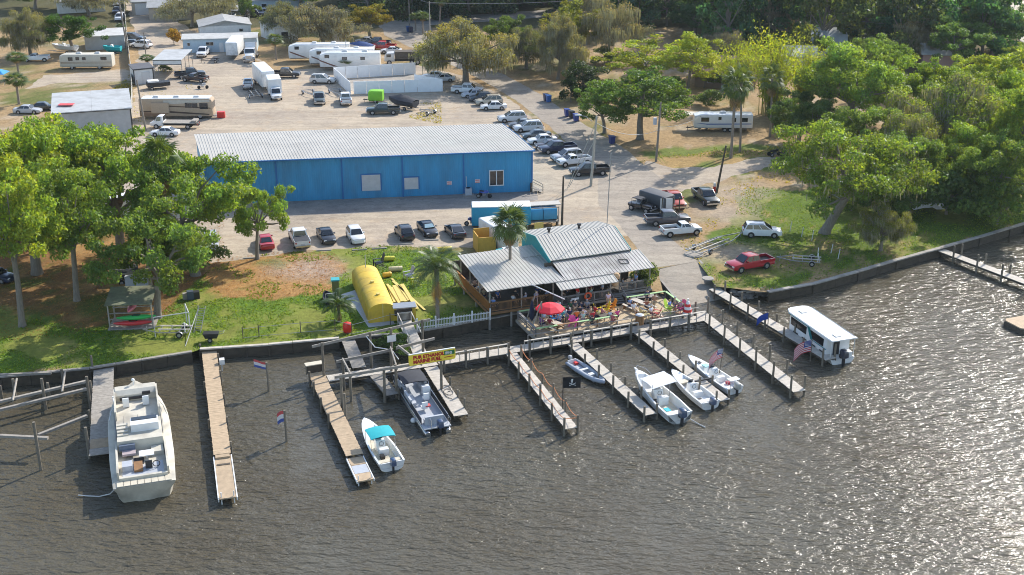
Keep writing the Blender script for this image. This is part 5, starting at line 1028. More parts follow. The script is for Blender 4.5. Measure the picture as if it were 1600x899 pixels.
# jeep
def jeep():
    t = thing('jeep', 'black open top jeep beside the grey box trailer', 'off-road car', G(1003, 330), R(-42), 'parked cars'); m_ = MB()
    m_.loft([body_sec(-1.85, .72, .55, 1.0), body_sec(-1.2, .78, .5, 1.05), body_sec(.35, .78, .5, 1.08), body_sec(.4, .66, .55, 1.14), body_sec(1.75, .6, .6, 1.1), body_sec(1.8, .55, .62, 1.05)]); m_.build('body', M['paint'], t, smooth=30); m_ = MB()
    for s in (-1, 1): m_.tube([(-1.3, s * .68, 1.0), (-1.25, s * .62, 1.75), (-.4, s * .62, 1.78), (.25, s * .64, 1.7), (.4, s * .68, 1.1)], .04, 6); m_.box((1.3, s * .78, .9), (.95, .34, .06)); m_.box((-1.3, s * .82, .95), (.9, .2, .06))
    for x in (-1.25, -.4, .25): m_.bar((x, -.62, 1.74), (x, .62, 1.74), .06)
    m_.build('roll_cage', M['black'], t); m_ = MB(); m_.box((-.55, 0, 1.79), (1.3, 1.2, .05)); m_.build('soft_top', M['canvas_black'], t); m_ = MB(); m_.box((.34, 0, 1.4), (.04, 1.2, .5)); m_.build('windscreen', M['glass'], t)
    for s in (-1, 1): m_ = MB(); m_.box((-.3, s * .3, 1.15), (.5, .45, .15)); m_.box((-.55, s * .3, 1.4), (.14, .45, .55)); m_.build('seat', M['greyvinyl'], t); m_ = MB(); m_.tube([(1.78, s * .42, .9), (1.86, s * .42, .9)], .1, 10); m_.build('headlight', M['lamp'], t)
    m_ = MB(); m_.box((1.95, 0, .62), (.15, 1.5, .16)); m_.build('bumper', M['galv'], t); [wheel(t, x, s * .72, .42, .28) for x in (1.25, -1.2) for s in (-1, 1)]
    for c in t.children: c.color = (*BLK, 1)
jeep()
# box trailers, campers, motorhomes
def rrect(x, w, z0, z1, r=.15, n=3):
    p = []
    for cy, cz, a0 in ((w - r, z0 + r * .4, -90), (w - r, z1 - r, 0), (-w + r, z1 - r, 90), (-w + r, z0 + r * .4, 180)):
        for i in range(n + 1):
            a = R(a0 + 90 * i / n); p.append((x, cy + r * math.cos(a), cz + r * (math.sin(a) if cz > (z0 + z1) / 2 else math.sin(a) * .4)))
    return p
def boxvan(name, label, cat, loc, hd, ln, w, z0, z1, color, wheels=((-.6, .36), (-1.4, .36)), windows=(), door=None, stripes=(), acs=(), nose=0.0, mat='white', slide=None, group=None, hitch=True, roofmat=None):
    t = thing(name, label, cat, loc, R(hd), group); h = ln / 2; m_ = MB()
    secs = [rrect(-h, w * .97, z0, z1 - .04), rrect(-h + .12, w, z0, z1), rrect(h - .6 - nose, w, z0, z1), rrect(h - .1, w * .97, z0, z1 - .1 - nose * .4), rrect(h, w * .9, z0 + .1 + nose * .3, z1 - .3 - nose * .8)]
    m_.loft(secs); b = m_.build('body', M[mat] if isinstance(mat, str) else mat, t, smooth=40, ); b.color = (*color, 1)
    for x, z, l, hh in windows:
        for s in (-1, 1):
            m_ = MB(); m_.box((x, s * (w + .012), z), (l + .1, .05, hh + .1)); f = m_.build('window_frame', M['black'], t); m_ = MB(); m_.box((x, s * (w + .02), z), (l, .05, hh)); m_.build('pane', M['glass'], f)
    if door is not None: m_ = MB(); m_.box((door, -w - .01, z0 + .98), (.72, .05, 1.85)); m_.build('door', M['cream'], t)
    for pts, c in stripes:
        m_ = MB()
        for s in (-1, 1):
            V = [(x, s * (w + .012), z) for x, z in pts]; n = len(V); m_.add(V + [(x, y - s * .03, z) for x, y, z in V], [tuple(range(n)) if s < 0 else tuple(reversed(range(n)))] + [(i, (i + 1) % n, (i + 1) % n + n, i + n) for i in range(n)])
        o = m_.build('stripe', M['any'], t, kind='stuff'); o.color = (*c, 1)
    for x in acs: m_ = MB(); m_.loft([[(x + a, y, z) for a, y in ((-k, -k2), (k, -k2), (k, k2), (-k, k2))] for k, k2, z in ((.5, .38, z1), (.48, .36, z1 + .2), (.36, .28, z1 + .3))]); m_.build('roof_unit', M['doorwhite'], t)
    if slide: m_ = MB(); m_.box((slide[0], -w - .2, slide[1]), (slide[2], .45, slide[3])); so = m_.build('slide_out', M['any'], t); so.color = (*slide[4], 1)
    for x, r in wheels:
        for s in (-1, 1): wheel(t, x, s * (w - .14), r, .26)
    if hitch: m_ = MB(); m_.bar((h - .2, .5, .5), (h + 1.1, 0, .45), .09); m_.bar((h - .2, -.5, .5), (h + 1.1, 0, .45), .09); m_.bar((h + .9, 0, 0), (h + .9, 0, .75), .07); m_.build('drawbar', M['black'], t)
    m_ = MB(); m_.box((0, 0, z0 - .05), (ln * .96, w * 1.5, .14)); m_.build('chassis', M['black'], t)
    return t
TAN, CRM = (.42, .31, .2), (.56, .52, .43)
rv1 = boxvan('motorhome', 'old cream motorhome with brown stripes in the dirt yard', 'motorhome', G(138, 107), -178, 10.4, 1.2, .55, 3.0, CRM, ((2.9, .42), (-2.6, .42)), ((3.0, 2.15, .8, .6), (1.6, 2.2, .6, .5), (.3, 2.2, .6, .5), (-3.6, 2.2, 1.1, .55)), 2.2, (([(-5.0, 1.45), (5.0, 1.45), (5.0, 1.55), (-5.0, 1.55)], (.25, .15, .08)), ([(-5.0, 1.25), (5.0, 1.25), (5.0, 1.33), (-5.0, 1.33)], (.3, .2, .12))), (1.5, -2.2), .35, 'any', hitch=False)
m_ = MB(); m_.box((4.9, 0, 2.05), (.5, 1.9, .85), rot=Matrix.Rotation(R(-14), 3, 'Y')); m_.build('windscreen', M['glass'], rv1); m_ = MB(); m_.box((5.15, 0, .75), (.2, 2.2, .3)); m_.build('bumper', M['chrome'], rv1)
rv2 = boxvan('motorhome', 'big tan and brown swoosh motorhome with slide out beside the flatbed truck', 'motorhome', G(279, 184), 1, 12.4, 1.27, .5, 3.55, (.44, .34, .235), ((4.0, .5), (-2.8, .5)), ((4.75, 2.3, 1.3, .9), (3.2, 2.45, .9, .75), (2.1, 2.45, .9, .75)), None, (([(-6.1, 1.35), (-1.0, 1.15), (5.6, .75), (5.6, .95), (-1.0, 1.45), (-6.1, 1.5)], (.07, .045, .03)), ([(-4.6, 2.55), (-1.0, 2.2), (5.9, 1.85), (5.9, 2.0), (-1, 2.4)], (.10, .06, .035)), ([(-6.1, .6), (-2.5, .6), (-1.2, 1.1), (-6.1, 1.3)], (.24, .16, .1)), ([(-2, 2.6), (5.8, 3.0), (5.8, 3.35), (-2, 3.3)], (.5, .47, .4))), (-3.5, 0, 3.4), .2, 'any', (-2.6, 2.05, 3.0, 1.75, (.44, .34, .235)), hitch=False)
m_ = MB(); m_.box((6.12, 0, 2.35), (.2, 2.2, 1.1)); m_.build('windscreen', M['glass'], rv2); m_ = MB(); m_.box((0, 0, 3.57), (11.6, 2.2, .05)); m_.build('roof', M['gel'], rv2)
for i, (x, y, hd, ln, lb) in enumerate(((500, 95, 183, 12.5, 'white fifth wheel camper farthest back of the three by the moss oak'), (535, 103, 182, 13.0, 'white fifth wheel camper with brown swoosh in the middle of the three'), (548, 109, 181, 12.0, 'white fifth wheel camper closest to the white wall'))):
    t = boxvan('fifth_wheel_camper', lb, 'camper', G(x, y), hd, ln, 1.25, .75, 3.65, (.7, .7, .69), ((-1.2, .38), (-2.1, .38)), ((1.0, 2.5, .9, .5), (-2.6, 2.5, .8, .5), (4.5, 2.9, .8, .55)), -.4, (([(2.4, .9), (3.2, .9), (6.0, 2.0), (6.0, 2.25)], (.15, .06, .04)),), (1, -3), .9, 'gel', None, 'white campers parked side by side', False)
tt_ = boxvan('travel_trailer', 'white travel trailer with blue stripe raised on blocks behind the cabbage palms', 'camper', G(1128, 204), 178, 9.6, 1.2, .7, 2.95, WHT, ((-.3, .36), (-1.2, .36)), ((3.0, 2.1, 1.2, .6), (.6, 2.3, .4, .4), (-3.4, 2.1, 1.0, .55), (-1.7, 2.1, .6, .6)), 1.6, (([(-4.6, 1.35), (2.6, 1.25), (4.5, 1.5), (2.6, 1.42), (-4.6, 1.5)], (.05, .13, .35)),), (0,), .5, 'gel')
m_ = MB(); [m_.box((x, -.9, .35), (.4, .4, .7)) for x in (-4, -2.6, 2.4, 3.6)]; m_.build('block', M['concrete'], tt_, kind='stuff'); m_ = MB(); m_.box((5.0, -1.4, 2.5), (2.2, 2.2, .06)); m_.build('awning', M['cream'], tt_)
bt = boxvan('box_trailer', 'tall white box trailer behind the white box truck', 'trailer', G(413, 136), -68, 9, 1.25, .9, 3.9, WHT, ((-2.6, .48), (-3.6, .48))); boxvan('box_trailer', 'pale blue enclosed trailer with white roof behind the restaurant palm', 'trailer', G(783, 354), 3, 7.6, 1.2, .5, 3.0, (.02, .28, .45), ((-.5, .34), (.5, .34)), mat='any', hitch=False); rf = [o for o in S.objects if o.get('label', '').startswith('pale blue enclosed')][0]; m_ = MB(); m_.box((0, 0, 3.02), (7.5, 2.42, .06)); m_.build('roof', M['white'], rf)
boxvan('box_trailer', 'white storage trailer beside the yellow bin behind the restaurant', 'trailer', G(779, 383), -62, 6.5, 1.15, .4, 2.8, WHT, ((-.5, .34), (.5, .34)), hitch=False); boxvan('box_trailer', 'dark grey box trailer between the jeep and the faded red pickup', 'trailer', G(1026, 326), -48, 4.6, 1.1, .5, 2.3, (.07, .075, .085), ((-.3, .34),), mat='any'); boxvan('box_trailer', 'white freight trailer next to the white tractor unit', 'trailer', G(368, 88), -88, 8, 1.25, .9, 3.7, WHT, ((-2.6, .48), (-3.6, .48)), hitch=False)
boxvan('box_trailer', 'bright green small trailer beside the boat under dark cover', 'trailer', G(588, 160), 175, 2.6, .9, .45, 2.2, (.20, .52, .03), ((0, .32),), mat='any')
def boxtruck(name, label, loc, hd, box=True, color=WHT, ln=7.0):
    t = thing(name, label, 'truck', loc, R(hd)); h = ln / 2
    m_ = MB(); m_.loft([body_sec(h - 2.3, .98, .5, 1.3), body_sec(h - 1.2, .98, .5, 1.3), body_sec(h - .3, .92, .5, 1.12), body_sec(h, .8, .55, .98)]); m_.build('body', M['paint'], t, smooth=40); cabin(t, (h - 2.35, h - .8), (h - 2.25, h - 1.35), .95, .82, 1.28, 2.15, None, side=((.3, .92),))
    lights(t, h - .05, -h + .05, .9, .85, .8); mirrors(t, h - 1.2, 1.0, 1.5)
    if box: m_ = MB(); m_.loft([rrect(x, 1.22, .9, 3.5, .1) for x in (-h, h - 2.45)]); m_.build('box', M['gel'], t, smooth=40)
    else:
        m_ = MB(); m_.box((-.9, 0, 1.05), (ln - 2.6, 2.3, .12)); m_.build('flat_bed', M['wood'], t)
        m_ = MB(); m_.box((-h + .6, 0, 1.3), (.8, 1.8, .35)); m_.build('load', M['concrete'], t)
    m_ = MB(); m_.box((-.6, 0, .6), (ln - 1, .8, .2)); m_.build('chassis', M['black'], t); [wheel(t, x, s * .9, .42, .3) for x in (h - 1.1, -h + 1.6) for s in (-1, 1)]
    for c in t.children: c.color = (*color, 1)
boxtruck('box_truck', 'white box truck facing the warehouse in the yard', G(430, 152), -75); boxtruck('flatbed_truck', 'white flatbed truck in front of the tan motorhome', G(274, 200), 178, False, WHT, 8)
def semi():
    t = thing('semi_truck', 'white tractor unit with long nose beside the freight trailer', 'truck', G(392, 94), R(-86)); m_ = MB()
    m_.loft([body_sec(-.2, .95, .8, 1.7), body_sec(1.4, .9, .8, 1.75), body_sec(3.0, .8, .8, 1.6), body_sec(3.3, .72, .85, 1.45)]); m_.build('body', M['paint'], t, smooth=40); cabin(t, (-.6, 1.3), (-.5, 1.0), 1.1, 1.0, 1.65, 2.6, None, side=((.4, .9),))
    m_ = MB(); m_.loft([rrect(-2.2, 1.15, .9, 3.3), rrect(-.9, 1.15, .9, 3.5), rrect(-.4, 1.05, .9, 2.7)]); m_.build('sleeper', M['paint'], t, smooth=40); m_ = MB(); m_.box((3.32, 0, 1.15), (.06, 1.0, .8)); m_.build('grille', M['chrome'], t)
    for s in (-1, 1): m_ = MB(); m_.tube([(-.5, s * 1.18, .9), (-.5, s * 1.18, 3.7)], .08, 8); m_.build('exhaust', M['chrome'], t); m_ = MB(); m_.box((2.5, s * 1.0, 1.05), (1.3, .4, .3)); m_.build('fender', M['paint'], t); m_ = MB(); m_.box((3.1, s * .95, 1.1), (.1, .25, .2)); m_.build('headlight', M['lamp'], t)
    m_ = MB(); m_.box((3.45, 0, .6), (.25, 2.3, .35)); m_.build('bumper', M['chrome'], t); m_ = MB(); m_.box((-3.0, 0, .9), (3, .9, .25)); m_.build('chassis', M['black'], t); [wheel(t, x, s * 1.0, .5, .3) for x in (2.4, -2.6, -3.8) for s in (-1, 1)]
    for c in t.children: c.color = (*WHT, 1)
semi()
def dump():
    t = thing('dump_truck', 'dark dump bed truck behind the campers under the drooping oak', 'truck', G(636, 100), R(185)); m_ = MB(); m_.loft([rrect(-2.8, 1.2, 1.2, 2.7, .05), rrect(2.4, 1.2, 1.2, 2.7, .05)]); m_.build('dump_bed', M['darkwood'], t); m_ = MB(); m_.loft([rrect(2.5, 1.1, .7, 2.5), rrect(4.0, 1.1, .7, 2.4), rrect(4.6, 1.0, .8, 1.5)]); m_.build('cab', M['doorwhite'], t, smooth=40)
    m_ = MB(); m_.box((3.7, -1.11, 1.95), (.9, .04, .6)); m_.box((3.7, 1.11, 1.95), (.9, .04, .6)); m_.build('window', M['glass'], t, kind='stuff'); m_ = MB(); m_.box((.8, 0, .8), (7.2, .9, .3)); m_.build('chassis', M['black'], t); [wheel(t, x, s * 1.0, .5, .3) for x in (3.6, -1.0, -2.2) for s in (-1, 1)]
dump()
# open trailers
def frame_trailer(label, a, b, w=1.0, name='boat_trailer', color='galv', bunks=True, wheelx=.3, posts=False, r=.32):
    A, B = G(*a), G(*b); d = B - A; ln = d.length; t = thing(name, label, 'trailer', A, math.atan2(d.y, d.x)); m_ = MB()
    k = ln * .62
    for s in (-1, 1): m_.bar((0, s * w, .55), (k, s * w, .55), .08, .1); m_.bar((k, s * w, .55), (ln, 0, .5), .08, .1)
    for x in (.1, k * .33, k * .66, k): m_.bar((x, -w, .53), (x, w, .53), .08)
    m_.bar((ln - .4, 0, 0), (ln - .4, 0, .9), .07); m_.build('frame', M[color], t)
    if bunks:
        for s in (-1, 1): m_ = MB(); m_.bar((-.1, s * w * .5, .72), (k * 1.05, s * w * .5, .72), .14, .1); m_.build('bunk', M['deckgrey'], t)
    if posts:
        for s in (-1, 1): m_ = MB(); m_.bar((.3, s * w, .55), (.3, s * w, 1.7), .08); m_.build('guide_post', M['white'], t)
    for s in (-1, 1): wheel(t, k * wheelx, s * (w + .14), r, .2); m_ = MB(); m_.loft([[(k * wheelx + r * 1.3 * math.cos(q), y, r + r * 1.25 * math.sin(q)) for q in [math.pi * j / 6 for j in range(7)]] for y in (s * (w + .03), s * (w + .26))], cap=False, closed=False); m_.build('mudguard', M['galv'], t)
    return t
frame_trailer('long empty galvanised boat trailer beside the white suv', (1082, 400), (1160, 369), 1.1, bunks=True); frame_trailer('short boat trailer with white guide posts behind the red pickup', (1281, 413), (1213, 408), 1.0, posts=True); frame_trailer('empty galvanised boat trailer on the grass by the kayak shelter', (298, 522), (224, 522), .95, posts=True)
frame_trailer('long black flat trailer hitched to the white compact pickup', (402, 156), (391, 142), 1.0, color='black'); frame_trailer('low trailer behind the grey green pickup', (478, 145), (497, 154), .9, bunks=False); frame_trailer('low trailer behind the white pickup in the yard', (520, 143), (536, 153), .9, bunks=False); frame_trailer('small empty trailer by the yellow weeds near the warehouse roof', (678, 180), (655, 176), .9, bunks=False)
frame_trailer('dark car trailer beside the white pickup at the mobile home', (343, 97), (312, 98), 1.0, color='black', bunks=False)
t = frame_trailer('black steel tipping trailer behind the tan motorhome', (230, 140), (266, 137), 1.0, 'utility_trailer', 'black', False); m_ = MB(); m_.loft([rrect(x, 1.05, .6, 1.3, .04) for x in (0, 4.2)]); m_.build('tub', M['black'], t); m_ = MB(); m_.box((1.2, 0, 1.5), (2.0, 1.7, .3)); m_.build('load', M['white'], t)
def bike(label, loc, hd, color, three=False):
    t = thing('motorcycle', label, 'motorcycle', loc, R(hd)); m_ = MB(); m_.loft([[(x, y * w_, z + zz) for y, zz in ((-1, 0), (1, 0), (.7, h), (-.7, h))] for x, w_, z, h in ((-.8, .1, .75, .15), (-.3, .16, .65, .25), (.25, .18, .7, .4), (.6, .1, .8, .2))]); b = m_.build('body', M['paint'], t, smooth=40); b.color = (*color, 1)
    m_ = MB(); m_.tube([(.75, 0, .32), (.5, 0, 1.0), (.45, -.35, 1.1)], .035, 6); m_.tube([(.5, 0, 1.0), (.45, .35, 1.1)], .035, 6); m_.box((0, 0, .45), (.6, .3, .35)); m_.build('fork', M['chrome'], t); m_ = MB(); m_.box((-.35, 0, .92), (.7, .28, .1)); m_.build('seat', M['black'], t)
    for x, y in (((.78, 0), (-.7, .45), (-.7, -.45)) if three else ((.78, 0), (-.7, 0))): wheel(t, x, y + .001, .32, .16)
    return t
bike('blue three wheeled motorcycle parked against the warehouse', G(757, 309), -20, (.01, .08, .42), True); bike('blue motorcycle beside the blue trailer end', G(738, 352), 200, (.02, .05, .25)); bike('white motorcycle lying by the dark compact pickup', G(317, 139), 10, (.5, .48, .45)); bike('black quad bike in the brush beyond the cabbage palms', G(1210, 244), 20, (.02, .02, .02), True); bike('dark motorcycle among scrap beside the quad bike', G(1225, 246), 40, (.03, .03, .04))

# ---------------------------------------------------------------- boats
def hull_mesh(ln, beam, h0=.85, h1=1.15, td=.72, floor=.3, draft=.3, gun=.16, full=2.2, n=13, stern=.92, deckz=None):
    m_ = MB(); secs = []
    for i in range(n + 1):
        t = 1 - (1 - i / n) ** 1.15; x = t * ln; b = beam / 2 * (stern + (1 - stern) * min(1, t * 3)) * max(0.02, 1 - t ** full * (1 if t < 1 else 1)) ** .62 if t < 1 else .03
        sh = h0 + (h1 - h0) * t ** 2; ke = -draft + (draft + sh * .55) * max(0, (t - .62) / .38) ** 2; x2 = x - max(0, (t - .7)) * 0
        fl = floor if t < td else min(sh - .06, floor + (sh - .06 - floor) * min(1, (t - td) / .04)); g = min(gun, b * .6); ch = ke + (sh - ke) * .42
        if t > td + .04: fl = sh + .0 + .02
        secs.append([(x, 0, ke), (x, b * .82, ch), (x, b, sh), (x, b - g, sh + .03), (x, max(b - g - .03, .005), fl), (x, 0, fl + (.05 if t > td else 0)), (x, -max(b - g - .03, .005), fl), (x, -(b - g), sh + .03), (x, -b, sh), (x, -b * .82, ch)])
    m_.loft(secs); m_.box((.06, 0, (h0 + floor) / 2), (.1, beam * stern * .86, h0 - floor - .05)); return m_
def outboard(t, x, y=0, color=(.03, .05, .09), s=1.0, name='outboard_motor'):
    m_ = MB(); m_.loft([[(x + a * s * k, y + b * s * k, z * s) for a, b in ((-.42, -.2), (-.1, -.24), (.22, -.2), (.25, 0), (.22, .2), (-.1, .24), (-.42, .2), (-.47, 0))] for k, z in ((.75, .72), (1, .8), (1, 1.15), (.85, 1.32), (.5, 1.38))]); o = m_.build(name, M['paint'], t, smooth=40); o.color = (*color, 1)
    m_ = MB(); m_.box((x - .08 * s, y, .2 * s), (.24 * s, .14 * s, 1.1 * s)); m_.box((x + .2 * s, y, .7 * s), (.3 * s, .3 * s, .25 * s)); m_.build('leg', M['black'], o); return o
def console(t, x, z=.3, h=1.0, w=.8):
    m_ = MB(); m_.loft([[(x + a, b, zz) for a, b in ((-.35 + k, -w / 2), (.4 - k, -w / 2), (.4 - k, w / 2), (-.35 + k, w / 2))] for zz, k in ((z, 0), (z + h * .75, .05), (z + h, .2))]); c = m_.build('console', M['gel'], t, smooth=30); m_ = MB(); m_.loft([[(x + .32 + a, b, zz) for a, b in ((0, -w / 2 + .05), (.03, -w / 2 + .05), (.03, w / 2 - .05), (0, w / 2 - .05))] for zz in (z + h * .8,)] + [[(x + .12 + a, b, z + h * 1.35) for a, b in ((0, -w / 2 + .12), (.03, -w / 2 + .12), (.03, w / 2 - .12), (0, w / 2 - .12))]]); m_.build('windscreen', M['glass'], c); m_ = MB(); m_.tube([(x - .45 + .16 * 0, .2 * math.cos(q), z + h * .8 + .2 * math.sin(q)) for q in [2 * math.pi * k / 10 for k in range(11)]], .025, 5); m_.build('steering_wheel', M['black'], c)
def bx(t, name, mat, *boxes, color=None, kind=None):
    m_ = MB()
    for c, d in boxes: m_.box(c, d)
    o = m_.build(name, mat, t, kind=kind)
    if color: o.color = (*color, 1)
    return o
def railloop(t, pts, r=.025, mat='chrome', name='rail'):
    m_ = MB(); m_.tube(pts, r, 5); return m_.build(name, M[mat], t)
def boat(name, label, cat, stern, bow, beam, group='boats moored at the docks', **k):
    A, B = G(*stern, .0), G(*bow, k.pop('bowz', 1.0)); d = Vector((B.x - A.x, B.y - A.y, 0)); t = thing(name, label, cat, A, math.atan2(d.y, d.x), group); ln = d.length
    mat = k.pop('mat', 'gel'); hull_mesh(ln, beam, **k).build('hull', M[mat], t, smooth=35); return t, ln
# teal canopy boat
t, ln = boat('motor_boat', 'white open motor boat with teal canopy at the end of the tan dock', 'boat', (613, 736), (569, 655), 2.5); outboard(t, -.25, 0, (.03, .06, .13)); console(t, ln * .42)
m_ = MB(); m_.loft([[(ln * .40 + .05 * 0 + xx, y, 2.15 + .14 * (1 - (y / 1.1) ** 2) - (.10 if abs(xx) > .9 else 0)) for y in (-1.1, -.7, 0, .7, 1.1)] for xx in (-1.0, -.5, 0, .5, 1.0)], cap=False, closed=False); m_.loft([[(ln * .40 + xx, y, 2.10 + .14 * (1 - (y / 1.1) ** 2) - (.10 if abs(xx) > .9 else 0)) for y in (1.1, .7, 0, -.7, -1.1)] for xx in (-1.0, -.5, 0, .5, 1.0)], cap=False, closed=False)
m_.build('canopy', M['canvas_teal'], t, smooth=50); [railloop(t, [(ln * .40 + x, s * 1.08, .85), (ln * .40 + x * .9, s * 1.08, 2.1)], .025, 'chrome', 'canopy_pole') for x in (-.9, .9) for s in (-1, 1)]
bx(t, 'seat', M['gel'], ((ln * .3, 0, .62), (.5, .9, .6))); bx(t, 'stern_bench', M['cream'], ((.55, 0, .55), (.5, 1.9, .45))); bx(t, 'cockpit_sole', M['cream'], ((ln * .36, 0, .32), (ln * .6, 1.7, .03))); bx(t, 'cooler', M['black'], ((ln * .22, .3, .5), (.5, .35, .3)))
# big fishing boat
t, ln = boat('fishing_boat', 'largest white fishing boat with sagging white sun shade and wet cockpit', 'boat', (1062, 662), (994, 580), 2.75, h0=1.05, h1=1.5, bowz=1.3, td=.8); outboard(t, -.3, 0, (.03, .06, .12), 1.25); console(t, ln * .5, .35, 1.1, .9); bx(t, 'cockpit_sole', M['cream'], ((ln * .38, 0, .33), (ln * .66, 1.9, .03)))
m_ = MB(); m_.loft([[(ln * .5 + xx, y, 2.35 - .35 * (y + 1.2) / 2.4 + .1 * math.cos(xx * 2)) for y in (-1.5, -.6, .3, 1.0)] for xx in (-.9, -.3, .4, 1.1, 1.7)], cap=False, closed=False); m_.loft([[(ln * .5 + xx, y, 2.32 - .35 * (y + 1.2) / 2.4 + .1 * math.cos(xx * 2)) for y in (1.0, .3, -.6, -1.5)] for xx in (-.9, -.3, .4, 1.1, 1.7)], cap=False, closed=False); m_.build('sun_shade', M['gel'], t, smooth=50)
[railloop(t, [(ln * .5 + x, s, .9), (ln * .5 + x, s, 2.3)], .03, 'chrome', 'shade_pole') for x in (-.7, 1.3) for s in (-.9, .9)]; bx(t, 'seat', M['gel'], ((ln * .38, 0, .75), (.5, 1.0, .8))); bx(t, 'stern_bench', M['gel'], ((.7, 0, .6), (.6, 2.0, .5))); bx(t, 'towel', M['any'], ((ln * .25, .1, .36), (.7, .5, .05)), color=(.02, .42, .5)); bx(t, 'cool_box', M['gel'], ((ln * .62, .2, .6), (.6, .9, .5))); bx(t, 'gear_bag', M['black'], ((ln * .43, .5, .5), (.5, .4, .3)))
railloop(t, [(ln * .78, .9, 1.45), (ln * .9, .55, 1.9), (ln * .985, 0, 1.95), (ln * .9, -.55, 1.9), (ln * .78, -.9, 1.45)], .025, 'chrome', 'bow_rail'); bx(t, 'anchor_roller', M['gel'], ((ln + .1, 0, 1.5), (.4, .2, .12)))
# small white boats at dock C
t, ln = boat('skiff', 'small white open boat with dark wheel, inner of the pair at the tan edged dock', 'boat', (1110, 640), (1050, 577), 2.2, h0=.8, h1=1.0); outboard(t, -.25, 0, (.05, .08, .15)); console(t, ln * .48, .3, .9, .7); bx(t, 'seat', M['gel'], ((ln * .33, 0, .55), (.45, .9, .5))); bx(t, 'stern_bench', M['gel'], ((.6, 0, .52), (.55, 1.7, .42))); bx(t, 'bow_cushion', M['cream'], ((ln * .68, 0, .7), (.7, 1.0, .1))); bx(t, 'spare_fender', M['black'], ((ln * .2, .3, .4), (.4, .4, .2)))
bp = thing('dock_plank', 'dark plank lying across from the skiff to the tan edged dock', 'plank', G(1092, 600, 1.0)); m_ = MB(); a, b = G(1076, 598, 1.05), G(1112, 591, 1.05); m_.bar(a - bp.location, b - bp.location, .16, .12); m_.build('board', M['black'], bp)
t, ln = boat('bay_boat', 'slender white flats boat with grey outboard and a flag', 'boat', (1148, 616), (1076, 553), 2.15, h0=.7, h1=.9, td=.6); outboard(t, -.25, 0, (.36, .36, .33)); console(t, ln * .45, .3, .95, .65); bx(t, 'cool_box', M['any'], ((ln * .62, 0, .95), (.7, .55, .1)), color=(.3, .55, .62)); bx(t, 'seat', M['gel'], ((ln * .3, 0, .6), (.45, .8, .55))); bx(t, 'hatch', M['black'], ((ln * .74, .1, .95), (.4, .3, .03))); bx(t, 'life_vest', M['any'], ((ln * .2, -.3, .45), (.4, .3, .25)), color=(.35, .03, .05)); bx(t, 'poling_platform', M['gel'], ((.35, 0, 1.45), (.7, 1.1, .05))); [railloop(t, [(x, s * .5, .6), (x, s * .45, 1.45)], .025, 'chrome', 'platform_leg') for x in (.1, .65) for s in (-1, 1)]
BAY = t
# inflatable
def inflatable():
    A, B = G(893, 566, .25), G(944, 600, .25); d = B - A; ln = d.length; t = thing('inflatable_boat', 'grey inflatable dinghy tied along the dock beside the pirate flag', 'boat', (A.x, A.y, 0), math.atan2(d.y, d.x), 'boats moored at the docks'); m_ = MB(); pts = [(0, -.62, .3), (ln * .3, -.64, .3), (ln * .62, -.6, .31), (ln * .82, -.42, .36), (ln * .95, -.15, .42), (ln * .98, 0, .43), (ln * .95, .15, .42), (ln * .82, .42, .36), (ln * .62, .6, .31), (ln * .3, .64, .3), (0, .62, .3)]
    m_.tube(pts, [.14] + [.22] * 9 + [.14], 10); m_.build('tube', pm('grey_inflatable', (.33, .36, .41), .55, 0, .08), t, smooth=60); bx(t, 'floor', M['greyvinyl'], ((ln * .42, 0, .12), (ln * .8, 1.0, .06))); bx(t, 'transom', M['gel'], ((.08, 0, .35), (.06, 1.0, .45))); bx(t, 'bench', M['gel'], ((ln * .4, 0, .42), (.3, 1.1, .05))); bx(t, 'seat_pad', M['white'], ((ln * .62, 0, .4), (.45, .6, .12))); outboard(t, -.2, 0, (.5, .5, .5), .65); bx(t, 'fuel_tank', M['redp'], ((.5, .2, .28), (.4, .3, .22)))
inflatable()
